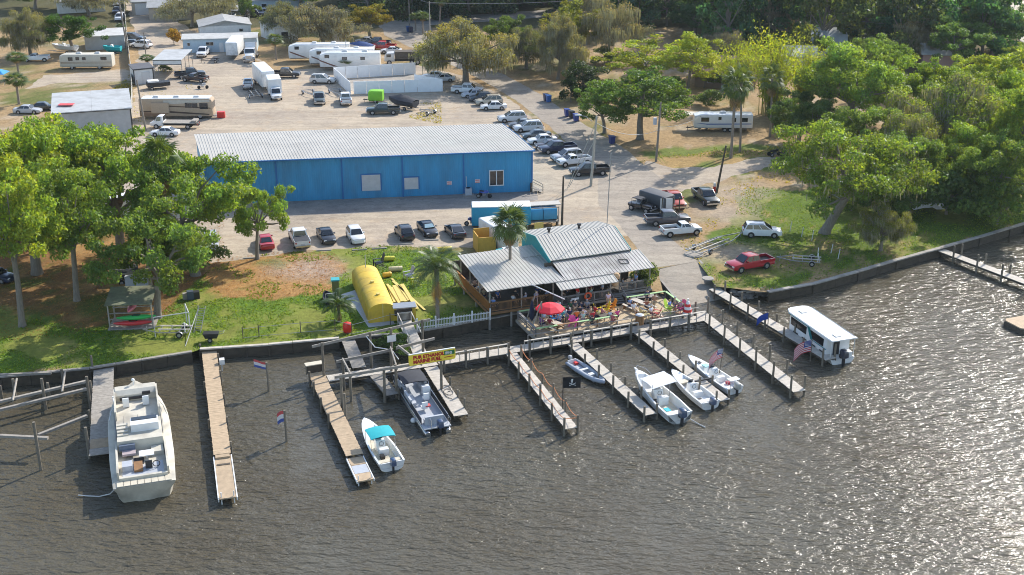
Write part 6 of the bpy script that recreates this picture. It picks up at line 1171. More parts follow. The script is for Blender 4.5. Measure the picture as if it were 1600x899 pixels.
# pontoon boat
def pontoon():
    A, B = G(684, 668, .6), G(634, 592, .6); d = B - A; ln = d.length; t = thing('pontoon_boat', 'pontoon boat with grey seats and a folded black canopy under the fuel sign', 'boat', (A.x, A.y, 0), math.atan2(d.y, d.x), 'boats moored at the docks')
    for s in (-1, 1): m_ = MB(); m_.tube([(-.2, s * .95, .1), (.1, s * .95, .1), (ln * .85, s * .95, .1), (ln * .98, s * .95, .25), (ln * 1.02, s * .95, .4)], [.25, .36, .36, .25, .08], 12); m_.build('float', M['chrome'], t, smooth=50)
    bx(t, 'deck', M['greyvinyl'], ((ln / 2, 0, .55), (ln, 2.55, .1))); m_ = MB(); w_ = 1.24
    for a, b in (((.9, -w_), (ln - .15, -w_)), ((.9, w_), (ln - .15, w_)), ((ln - .15, -w_), (ln - .15, w_))): m_.bar((*a, 1.28), (*b, 1.28), .05)
    m_.build('fence_rail', M['chrome'], t, kind='stuff')
    for a, b in (((.9, -w_), (ln - .15, -w_)), ((.9, w_), (ln - .15, w_))): m_ = MB(); m_.bar((*a, .93), (*b, .93), .03, .6); m_.build('fence_panel', M['canvas_black'], t)
    bx(t, 'fence_panel', M['canvas_black'], ((ln - .15, -.75, .93), (.03, .95, .6))); bx(t, 'fence_panel', M['canvas_black'], ((ln - .15, .75, .93), (.03, .95, .6)))
    for x, y, l, w2, bs in ((1.0, .1, .7, 1.7, 'x'), (ln * .52, .95, 2.2, .6, 'y'), (ln * .8, .95, 1.4, .6, 'y'), (ln * .8, -.95, 1.4, .6, 'n')):
        m_ = MB(); m_.loft([rr for rr in [[(x + a * l / 2, y + b * w2 / 2, z) for a, b in ((-1, -.8), (-.8, -1), (.8, -1), (1, -.8), (1, .8), (.8, 1), (-.8, 1), (-1, .8))] for z in (.6, .98, 1.04)]]); st = m_.build('seat', M['greyvinyl'], t, smooth=40)
        m_ = MB()
        if bs == 'x': m_.box((x - l / 2 + .1, y, 1.2), (.22, w2, .45))
        else: m_.box((x, y + (.24 if bs == 'y' else -.24), 1.2), (l, .2, .45))
        m_.build('backrest', M['greyvinyl'], st)
    for x, y in ((ln * .5, -.45), (ln * .34, .2)): m_ = MB(); m_.box((x, y, .95), (.55, .55, .16)); m_.box((x - .25, y, 1.25), (.14, .55, .6)); m_.cyl((x, y, .6), .08, .3, 8); m_.build('captain_chair', M['gel'], t)
    m_ = MB(); m_.box((ln * .62, -.85, 1.05), (.7, .7, .95)); m_.build('helm', M['gel'], t)
    m_ = MB(); m_.loft([[(ln * .78 + xx, y, 1.95 + .12 * (1 - (y / 1.2) ** 2) - .06 * abs(xx)) for y in (-1.2, -.8, -.2, .3, .9, 1.2)] for xx in (-1.35, -.7, 0, .7, 1.3)] , cap=False, closed=False); m_.loft([[(ln * .78 + xx, y, 1.88 + .12 * (1 - (y / 1.2) ** 2) - .06 * abs(xx)) for y in (1.2, .9, .3, -.2, -.8, -1.2)] for xx in (-1.35, -.7, 0, .7, 1.3)], cap=False, closed=False); m_.build('canopy', M['canvas_black'], t, smooth=50)
    for s in (-1, 1): railloop(t, [(ln * .62, s * 1.2, 1.25), (ln * .66, s * 1.2, 1.9)], .025, 'chrome', 'canopy_pole'); railloop(t, [(ln * .9, s * 1.2, 1.25), (ln * .92, s * 1.2, 1.9)], .025, 'chrome', 'canopy_pole')
    railloop(t, [(-.1, -1.1, .6), (-.3, -1.1, 1.5), (.3, -1.1, 1.5), (.5, -1.1, .6)], .03, 'chrome', 'boarding_ladder'); railloop(t, [(-.1, .6, .6), (0, .6, 1.4), (.4, .6, 1.4), (.5, .6, .6)], .03, 'chrome', 'tow_bar'); bx(t, 'towel', M['any'], ((ln * .33, -.1, 1.12), (.5, .5, .12)), color=(.5, .08, .08)); outboard(t, -.35, -.1, (.03, .055, .12), 1.15)
pontoon()
fb = thing('fender_buoy', 'round white fender floating beside the pontoon boat', 'buoy', G(646, 659, 0)); m_ = MB(); m_.dome((0, 0, .1), .28, .28, .28, 12, 5, low=-1.2); m_.build('ball', M['gel'], fb, smooth=60)
# houseboat
def houseboat():
    A, B = G(1316, 566, .2), G(1240, 512, .2); d = B - A; ln = d.length; t = thing('houseboat', 'white houseboat with teal trim and pale flat roof at the end dock', 'boat', (A.x, A.y, 0), math.atan2(d.y, d.x), 'boats moored at the docks'); W = 1.35
    hull_mesh(ln, 2.9, h0=.6, h1=.8, td=.1, floor=.5, full=5, stern=.97).build('hull', M['gel'], t, smooth=35)
    x0, x1 = 1.0, ln * .9
    m_ = MB(); m_.loft([[(x, y, z) for y, z in ((-W, .6), (W, .6), (W * .97, 2.5), (-W * .97, 2.5))] for x in (x0, x1 - .3)] + [[(x1, y, z) for y, z in ((-W * .8, .6), (W * .8, .6), (W * .75, 2.3), (-W * .75, 2.3))]]); m_.build('cabin', M['gel'], t)
    for a, b in ((x0 + .6, x0 + (x1 - x0) * .42), (x0 + (x1 - x0) * .52, x1 - .5)):
        for s in (-1, 1): m_ = MB(); m_.add([(a, s * (W + .0), 1.42), (b, s * (W + .0), 1.42), (b, s * (W - .015), 2.25), (a, s * (W - .015), 2.25), (a, s * (W - .06), 1.42), (b, s * (W - .06), 1.42), (b, s * (W - .06), 2.25), (a, s * (W - .06), 2.25)], [(0, 1, 2, 3), (3, 2, 1, 0), (0, 1, 5, 4), (3, 2, 6, 7), (0, 3, 7, 4), (1, 2, 6, 5)]); m_.build('window', M['glass'], t)
    for s in (-1, 1):
        m_ = MB(); pts = [(x0, 1.28), (x0 + (x1 - x0) * .40, 1.28), (x0 + (x1 - x0) * .50, 2.4), (x1, 2.4), (x1, 2.48), (x0 + (x1 - x0) * .44, 2.48), (x0 + (x1 - x0) * .34, 1.38), (x0, 1.38)]; V = [(x, s * (W + .03), z) for x, z in pts]; n = len(V); tri = tessellate_polygon([[Vector((x, z, 0)) for x, z in pts]]); m_.add(V, list(tri) + [q[::-1] for q in tri]); m_.build('trim', M['teal'], t)
        for k in range(4): m_ = MB(); m_.box((x0 + .7 + k * (x1 - x0) / 4.4, s * (W + .03), .85), (.9, .03, .16)); m_.build('port_light', M['black'], t)
    m_ = MB(); m_.loft([[(x, y, z) for y, z in ((-w_, 2.62), (w_, 2.62), (w_ * .96, 2.72), (-w_ * .96, 2.72))] for x, w_ in ((-.1, 1.5), (x1 - .3, 1.55), (x1 + .5, 1.2), (x1 + .75, .7))]); rf = m_.build('roof', M['white'], t); bx(rf, 'hatch', M['doorwhite'], ((1.0, .3, 2.75), (.7, .6, .08)), ((x1 - .8, .2, 2.75), (.7, .6, .08)), kind='stuff')
    railloop(t, [(.2, -1.35, 2.75), (x1, -1.4, 2.75)], .03, 'chrome', 'roof_rail'); railloop(t, [(.2, 1.35, 2.6), (.2, 1.35, .6)], .04, 'white', 'roof_pole'); railloop(t, [(.2, -1.35, 2.6), (.2, -1.35, .6)], .04, 'white', 'roof_pole'); bx(t, 'door', M['black'], ((x0 - .02, .2, 1.5), (.04, .7, 1.7))); bx(t, 'stern_locker', M['gel'], ((.5, -.8, .85), (.7, .8, .5))); outboard(t, -.35, .2, (.025, .03, .05), 1.3)
houseboat()
# old cruiser
def cruiser():
    A, B = G(229, 783, .2), G(215, 632, .6); ax = (L(-28.7, 6.4) - L(-31.2, -18.2)).normalized(); t = thing('cabin_cruiser', 'old weathered cream cabin cruiser with open flybridge moored by the grey dock', 'boat', (A.x, A.y, 0), math.atan2(ax.y, ax.x) + R(1.5), 'boats moored at the docks'); ln, bm = 16.6, 5.15; t.scale = (1.1, 1.0, .97)
    m_ = MB(); secs = []
    for i in range(15):
        q = i / 14; x = q * ln; b = bm / 2 * (.93 + .07 * min(1, q * 4)) * (max(0, 1 - max(0, (q - .5) / .5) ** 2.6)) ** .75; b = max(b, .05); sh = 1.75 + .9 * q ** 2; ke = -.5 + (.5 + sh * .6) * max(0, (q - .7) / .3) ** 2
        secs.append([(x + (.0 if i else 0), 0, ke), (x, b * .86, .15 + ke * .2), (x, b * .93, .75), (x, b, sh - .12), (x, b + .05, sh), (x, b - .05, sh + .05), (x, 0, sh + .06), (x, -b + .05, sh + .05), (x, -b - .05, sh), (x, -b, sh - .12), (x, -b * .93, .75), (x, -b * .86, .15 + ke * .2)])
    secs[0] = [(p[0] + (.55 if p[2] < 1.0 else 0), p[1] * (.9 if p[2] < 1.0 else 1), p[2]) for p in secs[0]]
    m_.loft(secs); m_.build('hull', M['oldgel'], t, smooth=40)
    bx(t, 'cockpit_sole', M['greyvinyl'], ((2.4, 0, 1.825), (3.0, 3.3, .03))); w_ = 1.95
    bx(t, 'stern_coaming', M['oldgel'], ((.95, 0, 1.95), (.25, 3.8, .35))); [bx(t, 'side_coaming', M['oldgel'], ((6.2, s * 1.98, 2.15), (10.2, .16, .75))) for s in (-1, 1)]
    m_ = MB(); [m_.box((.45, -1.9 + k * .54, 1.86), (.82, .50, .05)) for k in range(8)]; m_.build('transom_slat', M['cream'], t, kind='stuff')
    # saloon block and flybridge
    m_ = MB(); m_.loft([[(x, y, z) for y, z in ((-w_, 1.8), (w_, 1.8), (w_ * .95, 3.0), (-w_ * .95, 3.0))] for x in (5.2, 13.0)] + [[(14.2, y, z) for y, z in ((-1.2, 2.3), (1.2, 2.3), (1.0, 2.9), (-1.0, 2.9))]]); m_.build('saloon', M['oldgel'], t, smooth=25)
    bx(t, 'roof_hatch', M['gel'], ((7.1, -.5, 3.35), (1.2, 2.3, .7))); m_ = MB(); m_.box((7.5, -.5, 3.73), (.5, 2.1, .06)); m_.build('roof_window', M['glass'], t); bx(t, 'ladder_step', M['oldgel'], *[((6.2 + .4 * k, 1.35, 3.05 + .1 * k), (.3, .9, .12)) for k in range(4)], kind='stuff')
    [bx(t, 'deck_seam', M['wood'], ((8.2 + .6 * 0, -1.2 + 1.2 * k, 3.015), (2.5, .04, .02))) for k in range(3)]
    for s in (-1, 1): bx(t, 'flybridge_side', M['oldgel'], ((11.0, s * 1.82, 3.45), (4.4, .14, .9)))
    m_ = MB(); m_.loft([[(x, y, z) for y, z in ((-1.85, 3.0), (1.85, 3.0), (1.75, zt), (-1.75, zt))] for x, zt in ((12.2, 3.6), (12.6, 3.95), (13.3, 4.0), (13.9, 3.3))]); m_.build('flybridge_front', M['oldgel'], t, smooth=25); bx(t, 'instrument_panel', M['black'], ((12.15, -.9, 3.65), (.1, .7, .3)), ((12.1, .2, 3.3), (.1, 2.4, .25)), kind='stuff')
    for y in (.9, -.8): bx(t, 'helm_seat', M['gel'], ((11.2, y, 3.3), (.5, .55, .5)), ((10.98, y, 3.7), (.12, .55, .5)), kind='stuff')
    m_ = MB(); m_.cyl((13.3, .1, 4.0), .04, .55, 6); m_.dome((13.3, .1, 4.5), .16, .16, .16, 10, 4, low=-1.2); m_.build('radar_ball', M['gel'], t)
    for s in (-1, 1): bx(t, 'side_window', M['glass'], ((9.0, s * (w_ * .985), 2.45), (5.0, .03, .55)))
    # clutter in the aft cockpit
    bx(t, 'companionway', M['black'], ((3.6, .25, 1.86), (1.0, .8, .06))); bx(t, 'locker', M['greyvinyl'], ((2.6, 1.2, 2.1), (.9, .8, .55)), ); bx(t, 'brown_hatch', M['brownwood'], ((2.6, .35, 1.95), (1.4, .7, .2))); bx(t, 'folding_chair', M['black'], ((2.5, -.5, 2.05), (.45, .55, .4)), ((2.25, -.5, 2.35), (.1, .55, .5)), kind='stuff'); bx(t, 'table', M['gel'], ((4.0, -.4, 2.3), (.9, 1.2, .06)), ((4, -.4, 2.0), (.12, .12, .55)), kind='stuff'); bx(t, 'bench', M['oldgel'], ((4.6, -1.3, 2.05), (1.0, 1.0, .45))); bx(t, 'cushion', M['any'], ((4.7, 1.0, 2.2), (1.0, 1.1, .2)), color=(.4, .33, .33)); bx(t, 'blue_cover', M['any'], ((5.0, 1.1, 2.5), (.25, 1.3, .5)), color=(.12, .15, .2))
    m_ = MB(); m_.tube([(2.3, -1.1 + .28 * math.cos(q), 2.2 + .28 * math.sin(q)) for q in [2 * math.pi * k / 12 for k in range(13)]], .04, 6); m_.build('hose_loop', M['black'], t)
    for s in (-1, 1): railloop(t, [(x, s * (2.45 - max(0, x - 9) ** 2 * .055), 2.6 + .012 * x) for x in (9.5, 11, 12.5, 14)], .03, 'chrome', 'bow_rail')
    m_ = MB(); m_.tube([(9 + k * .35, 2.3, 1.95 + .05 * math.sin(k * 2)) for k in range(8)], .04, 5); m_.build('mooring_rope', M['rope'], t)
cruiser()
mr = thing('mooring_line', 'slack pale mooring line trailing from the old cruiser stern', 'rope', G(182, 765, 1.7)); m_ = MB(); o = mr.location.copy(); pts = [G(180, 764, 1.75), G(172, 772, .9), G(155, 776, .25), G(135, 775, .1), G(122, 774, .12)]; m_.tube([p - o for p in pts], .045, 6); m_.build('rope', M['doorwhite'], mr)
mr = thing('mooring_line', 'white line trailing in the water from the largest fishing boat', 'rope', G(1068, 655, .4)); m_ = MB(); o = mr.location.copy(); pts = [G(1070, 650, .5), G(1080, 656, .15), G(1092, 663, .08), G(1102, 668, .06)]; m_.tube([p - o for p in pts], .05, 6); m_.build('rope', M['doorwhite'], mr)
pf = thing('floating_platform', 'tan topped float with a rounded corner cut by the frame edge', 'float', G(1606, 508, .2), GA); m_ = MB(); m_.prism([(-2.2, -1.2), (-1.8, -1.6), (3, -1.6), (3, 1.6), (-1.8, 1.6), (-2.2, 1.2)], -.2, .3); m_.build('hull', M['darkwood'], pf); m_ = MB(); m_.prism([(-2.1, -1.1), (-1.7, -1.5), (3, -1.5), (3, 1.5), (-1.7, 1.5), (-2.1, 1.1)], .31, .42); m_.build('top', M['decktan'], pf)
# boats on land
def landboat(name, label, a, b, beam, cover=None, lift=.75):
    A, B = G(*a, LAND), G(*b, LAND); d = B - A; t = thing(name, label, 'boat', A + Vector((0, 0, lift)), math.atan2(d.y, d.x)); ln = d.length; h = hull_mesh(ln, beam, h0=.9, h1=1.15).build('hull', M['canvas_teal'] if cover == 'teal' else M['canvas_black'] if cover == 'dark' else M['gel'], t, smooth=35)
    if cover in ('dark', 'blue', 'white'): 
        m_ = MB(); m_.loft([[(x, y * w_, z0 + hh * (1 - abs(y)) ** .8) for y in (-1, -.55, 0, .55, 1)] for x, w_, z0, hh in ((0, beam * .47, .88, .25), (ln * .3, beam * .5, .92, .75), (ln * .55, beam * .48, .98, .8), (ln * .85, beam * .28, 1.1, .3), (ln * .99, .04, 1.18, .05))], cap=False, closed=False); m_.build('cover', {'dark': M['canvas_black'], 'blue': pm('blue_tarp', (.03, .07, .2), .7, 0, .15), 'white': M['white']}[cover], t, smooth=50)
    else: console(t, ln * .5)
    bx(t, 'trailer_frame', M['galv'], ((ln * .45, .6, -.35), (ln * .95, .1, .1)), ((ln * .45, -.6, -.35), (ln * .95, .1, .1)), ((ln * .3, 0, -.4), (.1, 2.2, .1)), ((ln * 1.05, 0, -.35), (ln * .35, .1, .1)), kind='stuff'); [wheel(t, ln * .3, s * 1.05, .33, .22).__setattr__('location', Vector((ln * .3, s * 1.05, -.42))) for s in (-1, 1)]
    return t
landboat('trailered_boat', 'boat under dark cover on a trailer beside the bright green trailer', (650, 173), (608, 167), 2.5, 'dark'); landboat('trailered_boat', 'white boat on a trailer below the flat topped tree', (120, 84), (83, 82), 2.4, None); landboat('trailered_boat', 'teal hulled boat near the yard fence', (190, 83), (162, 83), 2.2, 'teal', .5); landboat('trailered_boat', 'blue covered boat among the cars behind the campers', (584, 84), (545, 82), 2.4, 'blue'); landboat('trailered_boat', 'white boat hull showing through the leaning oak branches', (1300, 306), (1322, 318), 2.4, 'white', .9)
# flags
def flag(label, base, z0, z1, w_, h_, kind, dirx, group='flags around the docks', lean=(0, 0)):
    t = thing('flag', label, 'flag', base, 0, group); m_ = MB(); m_.tube([(0, 0, z0), (lean[0], lean[1], z1)], .11 if kind == 'bands' else .045, 7); m_.build('pole', M['piling'] if kind != 'pirate' else M['black'], t); nx, nz = 14, 13; V = []; top = Vector((lean[0], lean[1], z1 - .03)); dv = Vector((dirx[0], dirx[1], 0)).normalized(); nv = Vector((-dv.y, dv.x, 0))
    m_ = MB()
    for j in range(nz + 1):
        for i in range(nx + 1):
            u = i / nx; v = j / nz; V.append(top + dv * (u * w_ * .94) + nv * (.12 * math.sin(u * 7 + v * 1.5) * u * w_ * .6) - Vector((0, 0, v * h_ + u * u * dirx[2] * w_)))
    fs, ms = [], []
    for j in range(nz):
        for i in range(nx):
            a = j * (nx + 1) + i; fs.append((a, a + 1, a + nx + 2, a + nx + 1)); u, v = (i + .5) / nx, (j + .5) / nz
            if kind == 'us': ms.append(2 if (u < .42 and v < .54) else (0 if j % 2 == 0 else 1))
            elif kind == 'bands': ms.append(0 if v < .33 else (1 if v < .66 else 2))
            elif kind == 'blue': ms.append(2)
            else: ms.append(0)
    m_.v = [tuple(p) for p in V]; m_.f = fs; m_.m = ms
    cs = {'us': ((.5, .02, .04), (.6, .57, .57), (.03, .05, .22)), 'bands': ((.5, .08, .08), (.62, .6, .6), (.06, .09, .3)), 'blue': ((.02, .06, .3),) * 3, 'pirate': ((.012, .012, .014),) * 3}[kind]
    m_.build('cloth', [pm('flag_dye', c, .85, 0, .05) for c in cs], t, smooth=60)
    if kind == 'pirate':
        m_ = MB(); c = top + dv * w_ * .5 - Vector((0, 0, h_ * .42)); q = lambda a, b, off=.06: c + dv * a + Vector((0, 0, b)) + Vector((0, -off, 0))
        for s in (1,): 
            k = 12; ring = [q(.17 * math.cos(2 * math.pi * i / k), .1 + .19 * math.sin(2 * math.pi * i / k)) for i in range(k)]; m_.add(ring, [tuple(range(k))]); m_.add([q(-.1, -.04), q(.1, -.04), q(.09, -.17), q(-.09, -.17)], [(0, 1, 2, 3)])
            for sg in (-1, 1): m_.bar(q(-.3 * sg, -.38), q(.3 * sg, -.12), .03, .07, up=(0, 1, 0))
        em = m_.build('skull', M['white'], t); m_ = MB(); [m_.add([q(s * .075 + .045 * math.cos(a), .1 + .05 * math.sin(a), .09) for a in [2 * math.pi * i / 8 for i in range(8)]], [tuple(range(8))]) for s in (-1, 1)]; m_.build('eye_socket', M['black'], em, kind='stuff')
    if kind == 'us':
        m_ = MB()
        for j in range(5):
            for i in range(6):
                a = V[1 * (nx + 1) + 0] ; p = top + dv * (.05 + i * .055) * w_ * .94 * 1.1 - Vector((0, 0, (.06 + j * .095) * h_)); m_.box(p + nv * .0 - Vector((0, .05, 0)), (.05, .02, .05))
        m_.build('star', M['white'], t, kind='stuff')
    return t
flag('banded red white and blue flag between the long pier and the tan dock', G(420, 612, 0), -1, 3.1, 1.3, .75, 'bands', (-1, .1, -.25)); flag('drooping blue and white flag on the lower post between the two tan docks', G(448, 690, 0), -1, 3.1, .75, 1.1, 'bands', (-.6, .1, .5))
flag('black pirate flag with white skull above the rope hung dock', G(879, 646, .3), -.8, 3.7, 1.75, 1.1, 'pirate', (1, .1, .06)); flag('large stars and stripes flag drooping beside the houseboat', G(1266, 563, .2), -1, 2.3, 2.0, 1.3, 'us', (-1, -.2, .45)); flag('plain dark blue flag on the houseboat dock piling', G(1199, 517, .3), -.5, 2.1, 1.4, .75, 'blue', (-1, -.2, .45)); flag('small stars and stripes flag on the flats boat', G(1124, 583, .6), 0, 2.6, 1.5, 1.0, 'us', (-.7, -.1, .8), lean=(.3, .2))

# ---------------------------------------------------------------- far buildings
def quadbox(t, name, mat, p0, p1, depth, z0, z1, kind=None, off=0.0):
    """wall block from the front base line p0-p1 going back by depth (world, relative to t)."""
    d = (p1 - p0).normalized(); n = Vector((-d.y, d.x, 0)); n = n if n.y > 0 else -n; m_ = MB(); poly = [p0, p1, p1 + n * depth, p0 + n * depth]; m_.prism([(q.x, q.y) for q in poly], z0, z1); return m_.build(name, mat, t, kind=kind)
def building(name, label, cat, a, b, depth, hw, roofh, wall, roof, ridge='along', eave=.4, wins=(), doors=(), trim=None, group=None, ribs=0):
    A, B = G(*a), G(*b); ctr = (A + B) / 2; t = thing(name, label, cat, ctr, 0, group); p0, p1 = A - ctr, B - ctr; d = (p1 - p0).normalized(); n = Vector((-d.y, d.x, 0)); n = n if n.y > 0 else -n; W = (p1 - p0).length
    quadbox(t, 'wall', wall, p0, p1, depth, 0, hw); f = lambda s, q, z: p0 + d * s + n * q + Vector((0, 0, z)); e = eave
    if ridge == 'along': 
        for q0, q1, z0, z1 in ((-e, depth / 2, hw - .1, hw + roofh), (depth + e, depth / 2, hw - .1, hw + roofh)):
            m_ = MB(); m_.add([f(-e, q0, z0), f(W + e, q0, z0), f(W + e, q1, z1), f(-e, q1, z1), f(-e, q0, z0 + .14), f(W + e, q0, z0 + .14), f(W + e, q1, z1 + .14), f(-e, q1, z1 + .14)], [(3, 2, 1, 0), (4, 5, 6, 7), (0, 1, 5, 4), (1, 2, 6, 5), (2, 3, 7, 6), (3, 0, 4, 7)]); m_.build('roof', roof, t)
        m_ = MB(); [m_.add([f(s, 0, hw), f(s, depth, hw), f(s, depth / 2, hw + roofh)], [(0, 1, 2), (2, 1, 0)]) for s in (.01, W - .01)]; m_.build('gable', wall, t)
    elif ridge == 'across':
        for s0, s1 in ((-e, W / 2), (W + e, W / 2)):
            z0, z1 = hw - .1, hw + roofh; m_ = MB(); m_.add([f(s0, -e, z0), f(s1, -e, z1), f(s1, depth + e, z1), f(s0, depth + e, z0), f(s0, -e, z0 + .14), f(s1, -e, z1 + .14), f(s1, depth + e, z1 + .14), f(s0, depth + e, z0 + .14)], [(3, 2, 1, 0), (4, 5, 6, 7), (0, 1, 5, 4), (1, 2, 6, 5), (2, 3, 7, 6), (3, 0, 4, 7)]); m_.build('roof', roof, t)
        m_ = MB(); [m_.add([f(0, q, hw), f(W, q, hw), f(W / 2, q, hw + roofh)], [(0, 1, 2), (2, 1, 0)]) for q in (.01, depth - .01)]; m_.build('gable', wall, t)
    else:
        n_ = max(1, int(W / 4)); 
        for i in range(n_):
            s0, s1 = -e + (W + 2 * e) * i / n_, -e + (W + 2 * e) * (i + 1) / n_ - .02; m_ = MB(); z0, z1 = hw + .02, hw + roofh; m_.add([f(s0, -e, z0), f(s1, -e, z0), f(s1, depth + e, z1), f(s0, depth + e, z1), f(s0, -e, z0 + .14), f(s1, -e, z0 + .14), f(s1, depth + e, z1 + .14), f(s0, depth + e, z1 + .14)], [(3, 2, 1, 0), (4, 5, 6, 7), (0, 1, 5, 4), (1, 2, 6, 5), (2, 3, 7, 6), (3, 0, 4, 7)]); m_.build('roof_panel', roof, t)
    for s, z, w_, h_ in wins:
        m_ = MB(); m_.bar(f(s - w_ / 2 - .08, -.03, z), f(s + w_ / 2 + .08, -.03, z), .08, h_ + .16); fr_ = m_.build('window', M['white'], t); m_ = MB(); m_.bar(f(s - w_ / 2, -.06, z), f(s + w_ / 2, -.06, z), .06, h_); m_.build('pane', M['glass'], fr_)
    for s, w_, h_, mt in doors: m_ = MB(); m_.bar(f(s - w_ / 2, -.04, h_ / 2), f(s + w_ / 2, -.04, h_ / 2), .08, h_); m_.build('door', M[mt], t)
    if trim: m_ = MB(); [m_.bar(f(s, -.03, 0), f(s, -.03, hw), .16) for s in (0, W)]; m_.bar(f(0, -.03, hw - .05), f(W, -.03, hw - .05), .14); m_.build('trim', M[trim], t)
    return t
wall_ = {k: pm('siding_' + k, c, .7, 0, .1, 1.5, dirt=.15) for k, c in (('pale_blue', (.46, .56, .62)), ('tan', (.40, .35, .28)), ('white', (.66, .66, .64)), ('grey', (.44, .44, .43)), ('brown', (.28, .20, .14)), ('ice', (.52, .60, .66)))}
roof_ = {k: pm('roofing_' + k, c, .75, 0, .15, 1.0, dirt=.25) for k, c in (('grey', (.34, .34, .33)), ('pale', (.50, .49, .46)), ('brown', (.16, .10, .07)), ('dark', (.10, .10, .11)), ('bluegrey', (.41, .42, .42)))}
building('metal_shed', 'grey metal shed with flat pale roof above the lawn oaks', 'shed', (88, 218), (208, 209), 13, 4.2, .35, wall_['grey'], roof_['bluegrey'], 'flat', .3, (), (), 'black')
m_ = MB(); sh0 = [o for o in S.objects if o.get('label', '').startswith('grey metal shed')][0]; p = G(103, 163, 5.6) - sh0.location; m_.box((p.x + .4, p.y - 1, 4.72), (2.4, 1.4, .03), R(3)); m_.build('roof_patch', M['redp'], sh0)
building('mobile_home', 'long pale blue mobile home with grey roof behind the white pickup', 'mobile home', (287, 83), (402, 80), 6, 2.9, .5, wall_['pale_blue'], roof_['pale'], 'along', .3, ((1.2, 1.8, .5, .6), (5.6, 1.8, 1.5, .7), (11.5, 1.8, 1.2, .7)), ((8, .9, 2, 'white'),))
building('mobile_home', 'gabled white mobile home behind the pale blue one', 'mobile home', (314, 62), (393, 58), 9, 2.8, 1.1, wall_['white'], roof_['grey'], 'across', .3, ((9, 1.7, .8, .6),), ())
building('house', 'tan house with two white windows at the top edge', 'house', (234, 33), (300, 31), 10, 3.2, 1.5, wall_['tan'], roof_['grey'], 'along', .5, ((3.2, 1.7, .9, 1.5), (8.2, 1.7, .9, 1.5)), ()); building('garage', 'tan garage with white roller door beside the tan house', 'garage', (207, 24), (233, 23), 8, 3.2, 1.2, wall_['tan'], roof_['grey'], 'along', .3, (), ((2.4, 3.2, 2.8, 'doorwhite'),))
building('garden_shed', 'small white shed with dark trim and pale door by the yard fence', 'shed', (211, 133), (241, 130), 3.5, 2.9, .3, wall_['white'], roof_['dark'], 'flat', .2, (), ((2.2, 1.6, 2.3, 'doorwhite'),), 'black')
building('white_box_building', 'white flat roofed box building beside the grey mossy oak', 'shed', (430, 66), (466, 62), 8, 3.0, .2, wall_['white'], roof_['pale'], 'flat', .15, (), ((2.4, 1.6, 2.0, 'black'),)); building('garden_shed', 'tiny white shed behind the campers', 'shed', (522, 76), (537, 75), 2.5, 2.2, .6, wall_['white'], roof_['pale'], 'across', .15)
building('house', 'brown roofed house behind the bright yellow tree', 'house', (1085, 136), (1180, 140), 10, 2.7, 2.4, wall_['brown'], roof_['brown'], 'along', .6, ((3, 1.5, 1.2, 1.1), (8, 1.5, 1.2, 1.1)), ((5.5, 1, 2, 'white'),)); building('house', 'pale blue house with light metal roof at the woods edge', 'house', (1268, 90), (1318, 92), 8, 3.6, 2.0, wall_['ice'], roof_['bluegrey'], 'along', .5, ((2, 2, 1, 1.1), (5.5, 2, 1, 1.1)), ())
building('house', 'low house with pale grey roof beside the yellow bamboo', 'house', (1222, 108), (1272, 110), 8, 2.6, 1.4, wall_['white'], roof_['pale'], 'along', .5); building('house', 'blue roofed low building at the top edge by the grey oaks', 'house', (388, 20), (480, 16), 10, 3, .9, wall_['pale_blue'], roof_['bluegrey'], 'along', .4, ((4, 1.6, 1.2, .8), (10, 1.6, 1.2, .8)))
building('house', 'white fronted house behind the bare grey tree at the top edge', 'house', (90, 22), (165, 18), 9, 3, 1.4, wall_['white'], roof_['pale'], 'along', .5, ((4, 1.6, 1.2, 1.0), (9, 1.6, 1.2, 1.0))); building('garden_shed', 'grey low store building beside the teal hulled boat', 'shed', (134, 79), (196, 76), 7, 2.8, .4, wall_['grey'], roof_['pale'], 'flat', .2)
building('house', 'pink sided cottage glimpsed under the blue green grove trees', 'house', (1440, 108), (1490, 110), 7, 3, 1.5, pm('siding_pink', (.5, .3, .26), .7, 0, .1), roof_['pale'], 'along', .4)
boxvan('box_trailer', 'white trailer glimpsed through the lawn grove crowns', 'trailer', G(150, 345), 5, 11, 1.3, .6, 3.4, WHT, hitch=False); boxvan('box_trailer', 'white trailer at the frame edge behind the thick oak', 'trailer', G(14, 372), 8, 9, 1.3, .6, 3.2, WHT, hitch=False)
cp = thing('carport', 'open steel carport with pale sheet roof and end panel', 'carport', G(264, 122), R(2)); m_ = MB(); m_.box((0, 5, 3.55), (5.6, 10.5, .1)); m_.build('roof', roof_['bluegrey'], cp); m_ = MB(); m_.box((0, -.2, 3.1), (5.4, .06, .8)); m_.build('end_panel', wall_['white'], cp); m_ = MB(); m_.bar((-2.75, -.25, 2.65), (2.75, -.25, 2.65), .1); m_.bar((-2.75, -.25, 3.5), (2.75, -.25, 3.5), .1); m_.build('trim', M['black'], cp, kind='stuff')
for x in (-2.7, 2.7):
    for y in (-.2, 3.3, 6.6, 10): m_ = MB(); m_.bar((x, y, 0), (x, y, 3.5), .1); m_.build('post', M['galv'], cp)
m_ = MB(); m_.box((-2.72, 5, 2.6), (.05, 10, 1.7)); m_.build('side_panel', wall_['white'], cp)
cp2 = thing('carport', 'dark open carport attached to the tan house with cars inside', 'carport', G(352, 34)); m_ = MB(); m_.box((2, 2, 2.9), (9, 8, .2)); m_.build('roof', roof_['grey'], cp2); [MB().bar((x, y, 0), (x, y, 2.85), .15).build('post', M['white'], cp2) for x in (-2.2, 2, 6.2) for y in (-1.8,)]
